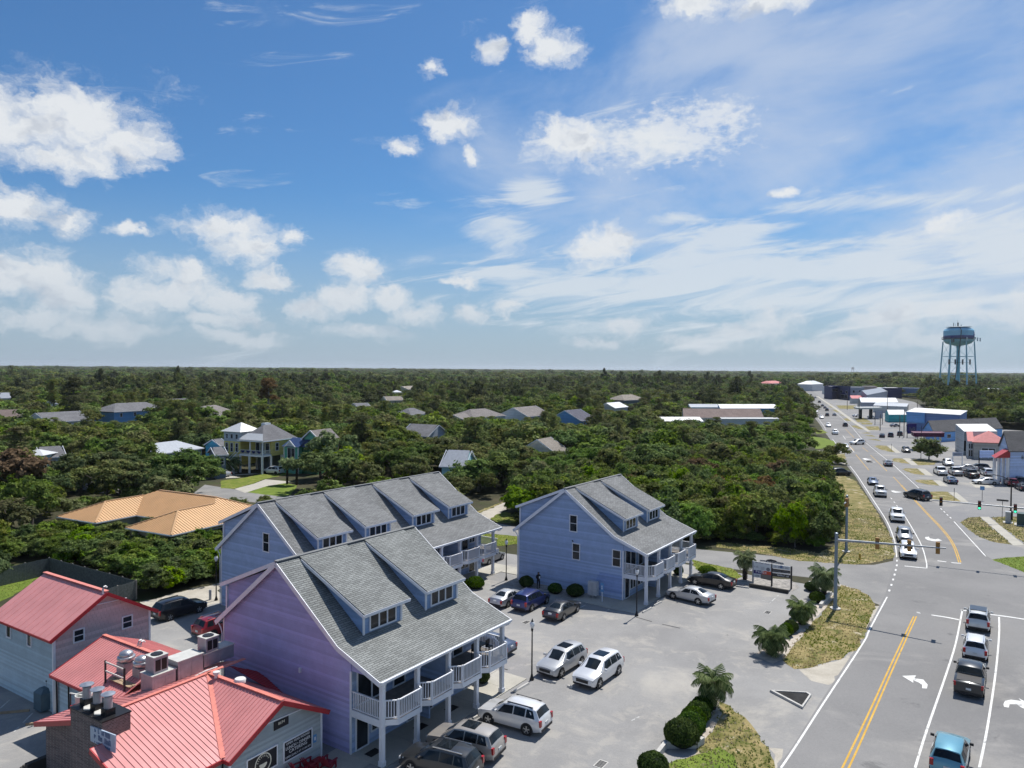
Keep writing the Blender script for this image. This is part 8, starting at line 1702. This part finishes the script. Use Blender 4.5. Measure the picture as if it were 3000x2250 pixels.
# poles, cabinets and small signs on the right -------------------------------------
mat('wood_pole', (0.16,0.13,0.10), .9, var=.25)
def pole(px, h, label, r=.14, m='wood_pole', arm=None, name='utility_pole'):
    p = G(*px); rt = Root(name, up(p,0), label, 'pole', 'poles along the main road'); mb = MB(); mb.tube([(p.x,p.y,0),(p.x,p.y,h)], [r,r*.7], 8); rt.add(mb, 'shaft', m)
    if arm: mb = MB(); mb.beam((p.x-arm,p.y,h-.5),(p.x+arm,p.y,h-.5),.12,.14); rt.add(mb, 'crossarm', m)
    return rt, p
for q, h, l in (((880,572),6.5,'wooden pole left of the three dark cars'),((1060,636),8,'wooden pole with a transformer right of the dark cars'),((1100,636),10,'tall wooden pole beside the maroon canopy'),((1222,522),10.5,'pole in front of the big blue shop'),((945,460),12,'thin pole beyond the teal shop'),((575,382),11,'pole at the grass verge far along the strip'),((683,468),11,'pole at the fuel canopy')): pole(zA([q])[0], h, l, .16)
pole(r3([(693,575)])[0], 9, 'thin pole left of the lone lot tree', .08, 'black_metal')
rt, p = pole(r3([(2015,1465)])[0], 6.2, 'black street light standing at the right edge of the lot', .13, 'black_metal', name='street_light')
mb = MB(); mb.tube([(p.x,p.y,6.1),(p.x-1.6,p.y-.3,6.9),(p.x-3.6,p.y-.6,7.3)], .06, 6); rt.add(mb, 'arm', 'black_metal'); mb = MB(); mb.cbox((p.x-3.9,p.y-.65,7.22),(.8,.3,.14)); rt.add(mb, 'lantern', 'grey_metal'); mb = MB(); mb.lathe([(.3,0),(.3,1.3),(.2,1.4)], 10, (p.x,p.y,0)); rt.add(mb, 'base', 'black_metal')
def cabinet(px, d, m, label, pad=True):
    p = G(*px); rt = Root('utility_cabinet', up(p,0), label, 'cabinet'); mb = MB(); mb.cbox((p.x,p.y,.1),d,UA); rt.add(mb, 'box', m)
    mb = MB(); mb.cbox((p.x,p.y,0),(d[0]+.6,d[1]+.6,.1),UA); rt.add(mb, 'pad', 'kerb_concrete'); mb = MB(); mb.cbox((p.x,p.y,.1+d[2]),(d[0]+.06,d[1]+.06,.06),UA); rt.add(mb, 'lid', m)
cabinet(r3([(1975,1515)])[0], (.9,.7,1.6), 'cabinet_grey', 'pale grey signal cabinet on a concrete pad at the corner'); cabinet(r3([(2185,1550)])[0], (1.6,1.4,1.7), mat('transformer_green',(0.04,0.075,0.075),.5), 'dark green transformer box cut by the right edge')
cabinet(zS([(2120,1100)])[0], (.01,.01,.01), 'kerb_concrete', 'x') if False else None
def small_sign(px, h, w, hh, m, label, post='black_metal'):
    p = G(*px); e = empty('sign_post', (p.x,p.y,0), R(-30), label, 'sign', 'small road signs'); mb = MB(); mb.cbox((0,0,0),(.07,.07,h)); mb.build('post', post, e); mb = MB(); mb.box(-w/2,-.06,h-hh,w/2,-.035,h); mb.build('panel', m, e)
small_sign(r3([(1595,1185)])[0], 2.6, .7, .7, 'sign_blue', 'blue square sign on a post in the lot'); small_sign(r3([(1890,1445)])[0], 3.0, 1.6, .28, 'sign_charcoal', 'dark street name sign on the corner lawn'); small_sign(r3([(1182,1200)])[0], 2.4, .1, .6, 'sign_charcoal', 'thin dark sign post on the grass island'); small_sign(r3([(258,470)])[0], 2.4, .1, .6, 'sign_charcoal', 'thin dark post on the farther grass island'); small_sign(r3([(1955,965)])[0], 1.2, .2, .4, 'sign_charcoal', 'short dark post before the dark red suv'); small_sign(r3([(1958,830)])[0], 2.4, .8, 1.3, 'sign_white', 'white board beside the shop columns')
def pylon(px0, px1, zt_, hb, m, label, txt=None):
    A, B = G(*px0), G(*px1); d = (B-A).normalized(); rt = Root('pylon_sign', up(A,0), label, 'sign', 'pole signs of the shops'); mb = MB(); mb.beam(up(A,zt_-hb/2),up(B,zt_-hb/2),.25,hb); rt.add(mb, 'panel', m)
    for q in (A,B): mb = MB(); mb.cbox((q.x,q.y,0),(.18,.18,zt_)); rt.add(mb, 'post', 'white_paint' if 'white' in label else 'black_metal')
    if txt: scribble(9, (B-A).length*.75, hb*.35, 'ink_grey', rt.o, up((A+B)/2,zt_-hb/2)-rt.p+Vector((0,-.16,0)), d, len(label))
pylon(r3([(1160,660)])[0], r3([(1300,660)])[0], 3.2, 1.0, 'shop_grey', 'grey sign panel on tall white legs behind the pickups', 'SEAFOOD'); pylon(r3([(1548,745)])[0], r3([(1758,745)])[0], 4.8, 1.7, 'shop_lilac', 'large pale blue sign between two dark poles'); pylon(r3([(490,262)])[0], r3([(620,262)])[0], 5.0, 3.6, 'sign_purple', 'tall dark gas price sign board beside the maroon canopy', 'ICE BAIT'); pylon(zF([(1180,850)])[0], zF([(1300,850)])[0], 6.0, 3.3, 'shop_grey', 'grey sign panel on legs by the fuel canopy')
# hydrant, bollard, porch furniture ------------------------------------------------
p = G(*r7([(395,958)])[0]); e = empty('fire_hydrant', (p.x,p.y,0), 0, 'small yellow hydrant on the verge near the second signal pole', 'hydrant'); mb = MB(); mb.lathe([(.16,0),(.16,.08),(.11,.1),(.11,.5),(.15,.52),(.13,.62),(.04,.72)], 12); mb.build('barrel', mat('hydrant_yellow',(0.5,0.33,0.04),.5), e, 40); mb = MB(); mb.lathe([(.06,-.22),(.06,.22)], 8, (0,0,.42), axis='y'); mb.build('nozzle', 'hydrant_yellow', e)
p = G(*z1([(1572,400)])[0]); mb = MB(); mb.lathe([(.13,0),(.13,.95),(.11,1.0),(.02,1.02)], 12, (0,0,0)); o = mb.build('bollard', 'grey_metal', None, 40); o.location = (p.x,p.y,.004); tag(o, 'grey bollard post ahead of the black suv on the gravel lane', 'bollard')
def stool(s, t, label):
    q = local(hB1, s, t, 2.79); e = empty('porch_stool', q, UA, label, 'stool', 'black stools on the nearest porch'); mb = MB(); mb.box(-.2,-.2,.68,.2,.2,.74); mb.build('seat', 'black_metal', e); mb = MB(); mb.box(-.2,.17,.74,.2,.2,1.15); mb.build('backrest', 'black_metal', e)
    for a in (-1,1):
        for b in (-1,1): mb = MB(); mb.box(a*.17-.02,b*.17-.02,0,a*.17+.02,b*.17+.02,.68); mb.build('leg', 'black_metal', e)
stool(1.6, 10.3, 'black bar stool left on the last bay of the nearest porch'); stool(1.9, 11.6, 'black bar stool right on the last bay of the nearest porch')
q = local(hB1, 1.5, 11.0, 2.79); e = empty('porch_table', q, UA, 'black high table on the last bay of the nearest porch', 'table'); mb = MB(); mb.box(-.4,-.4,.95,.4,.4,1.0); mb.build('top', 'black_metal', e); mb = MB(); mb.box(-.05,-.05,0,.05,.05,.95); mb.build('stem', 'black_metal', e)
for i, (s, t) in enumerate(((1.0,.9),(1.2,5.0),(1.2,8.2))):
    q = local(hB1, s, t, .055); mb = MB(); mb.cbox((0,0,0),(.9,.6,.015)); o = mb.build('door_mat', 'dark_line'); o.location = q; o.rotation_euler = (0,0,UA); tag(o, ('dark door mat at the corner door of the nearest porch','dark door mat in the middle of the nearest porch','dark door mat farther along the nearest porch')[i], 'mat')
# ------------------------------------------------------------------ grass blades on the nearer verges
foliage('straw_blade', (0.30,0.25,0.13), (0.52,0.44,0.27), trans=.4); foliage('grass_blade', (0.12,0.155,0.03), (0.28,0.29,0.08), trans=.4)
def tufts(poly, n, m, label, h=.16, pm=.35):
    xs = [p[0] for p in poly]; ys = [p[1] for p in poly]; V, Fc, mi = [], [], []; tries = 0
    ph = random.uniform(0,6)
    while len(Fc) < n and tries < n*6:
        tries += 1; x, y = random.uniform(min(xs),max(xs)), random.uniform(min(ys),max(ys))
        if not inpoly(x, y, poly) or y > 125: continue
        g_ = math.sin(x*.9+ph)+math.sin(y*.7+x*.4)+random.uniform(-1,1); a = random.uniform(0,6.28); hh = h*random.uniform(.4,1.4); w = .05+hh*.25; lx, ly = random.uniform(-.1,.1), random.uniform(-.1,.1); b = len(V)
        V += [(x-w*math.cos(a),y-w*math.sin(a),.01),(x+w*math.cos(a),y+w*math.sin(a),.01),(x+lx,y+ly,.01+hh)]; Fc.append((b,b+1,b+2)); mi.append(0 if g_ > pm else 1)
    if not Fc: return
    me = bpy.data.meshes.new('grass'); me.from_pydata(V, [], Fc); me.materials.append(MATS[m[0]]); me.materials.append(MATS[m[1]]); me.polygons.foreach_set('material_index', mi); me.update(); tag(link('grass', me), label, 'grass', kind='stuff')
for i, (P, m) in enumerate(VERGES):
    A = abs(sum(P[k][0]*P[(k+1)%len(P)][1]-P[(k+1)%len(P)][0]*P[k][1] for k in range(len(P))))/2
    if min(p[1] for p in P) > 115: continue
    tufts(P, int(min(26000, A*(22 if m == 'dry_grass' else 30))), ('straw_blade','grass_blade') if m == 'dry_grass' else ('grass_blade','grass_blade'), 'dry patchy grass on the verge' if m == 'dry_grass' else 'short green grass on the lawn', .12 if m == 'dry_grass' else .06, -.1)
HAZE = 4.5e-5
# ------------------------------------------------------------------ thin summer haze
hm, ht_, hb_ = newmat('haze_air'); ht_.n.remove(hb_)
vol = ht_.new('ShaderNodeVolumePrincipled'); vol.inputs['Color'].default_value = (0.86,0.92,1.0,1); vol.inputs['Density'].default_value = HAZE; vol.inputs['Anisotropy'].default_value = 0.35
ht_.l.new(vol.outputs[0], ht_.n['Material Output'].inputs['Volume'])
mb = MB(); mb.box(-17000,-70,-1.2,17000,17000,80); hz_ = mb.build('haze', 'haze_air'); tag(hz_, 'thin summer haze over the distant woods', 'haze', kind='stuff')
scene.cycles.volume_bounces = 0; scene.cycles.volume_max_steps = 64
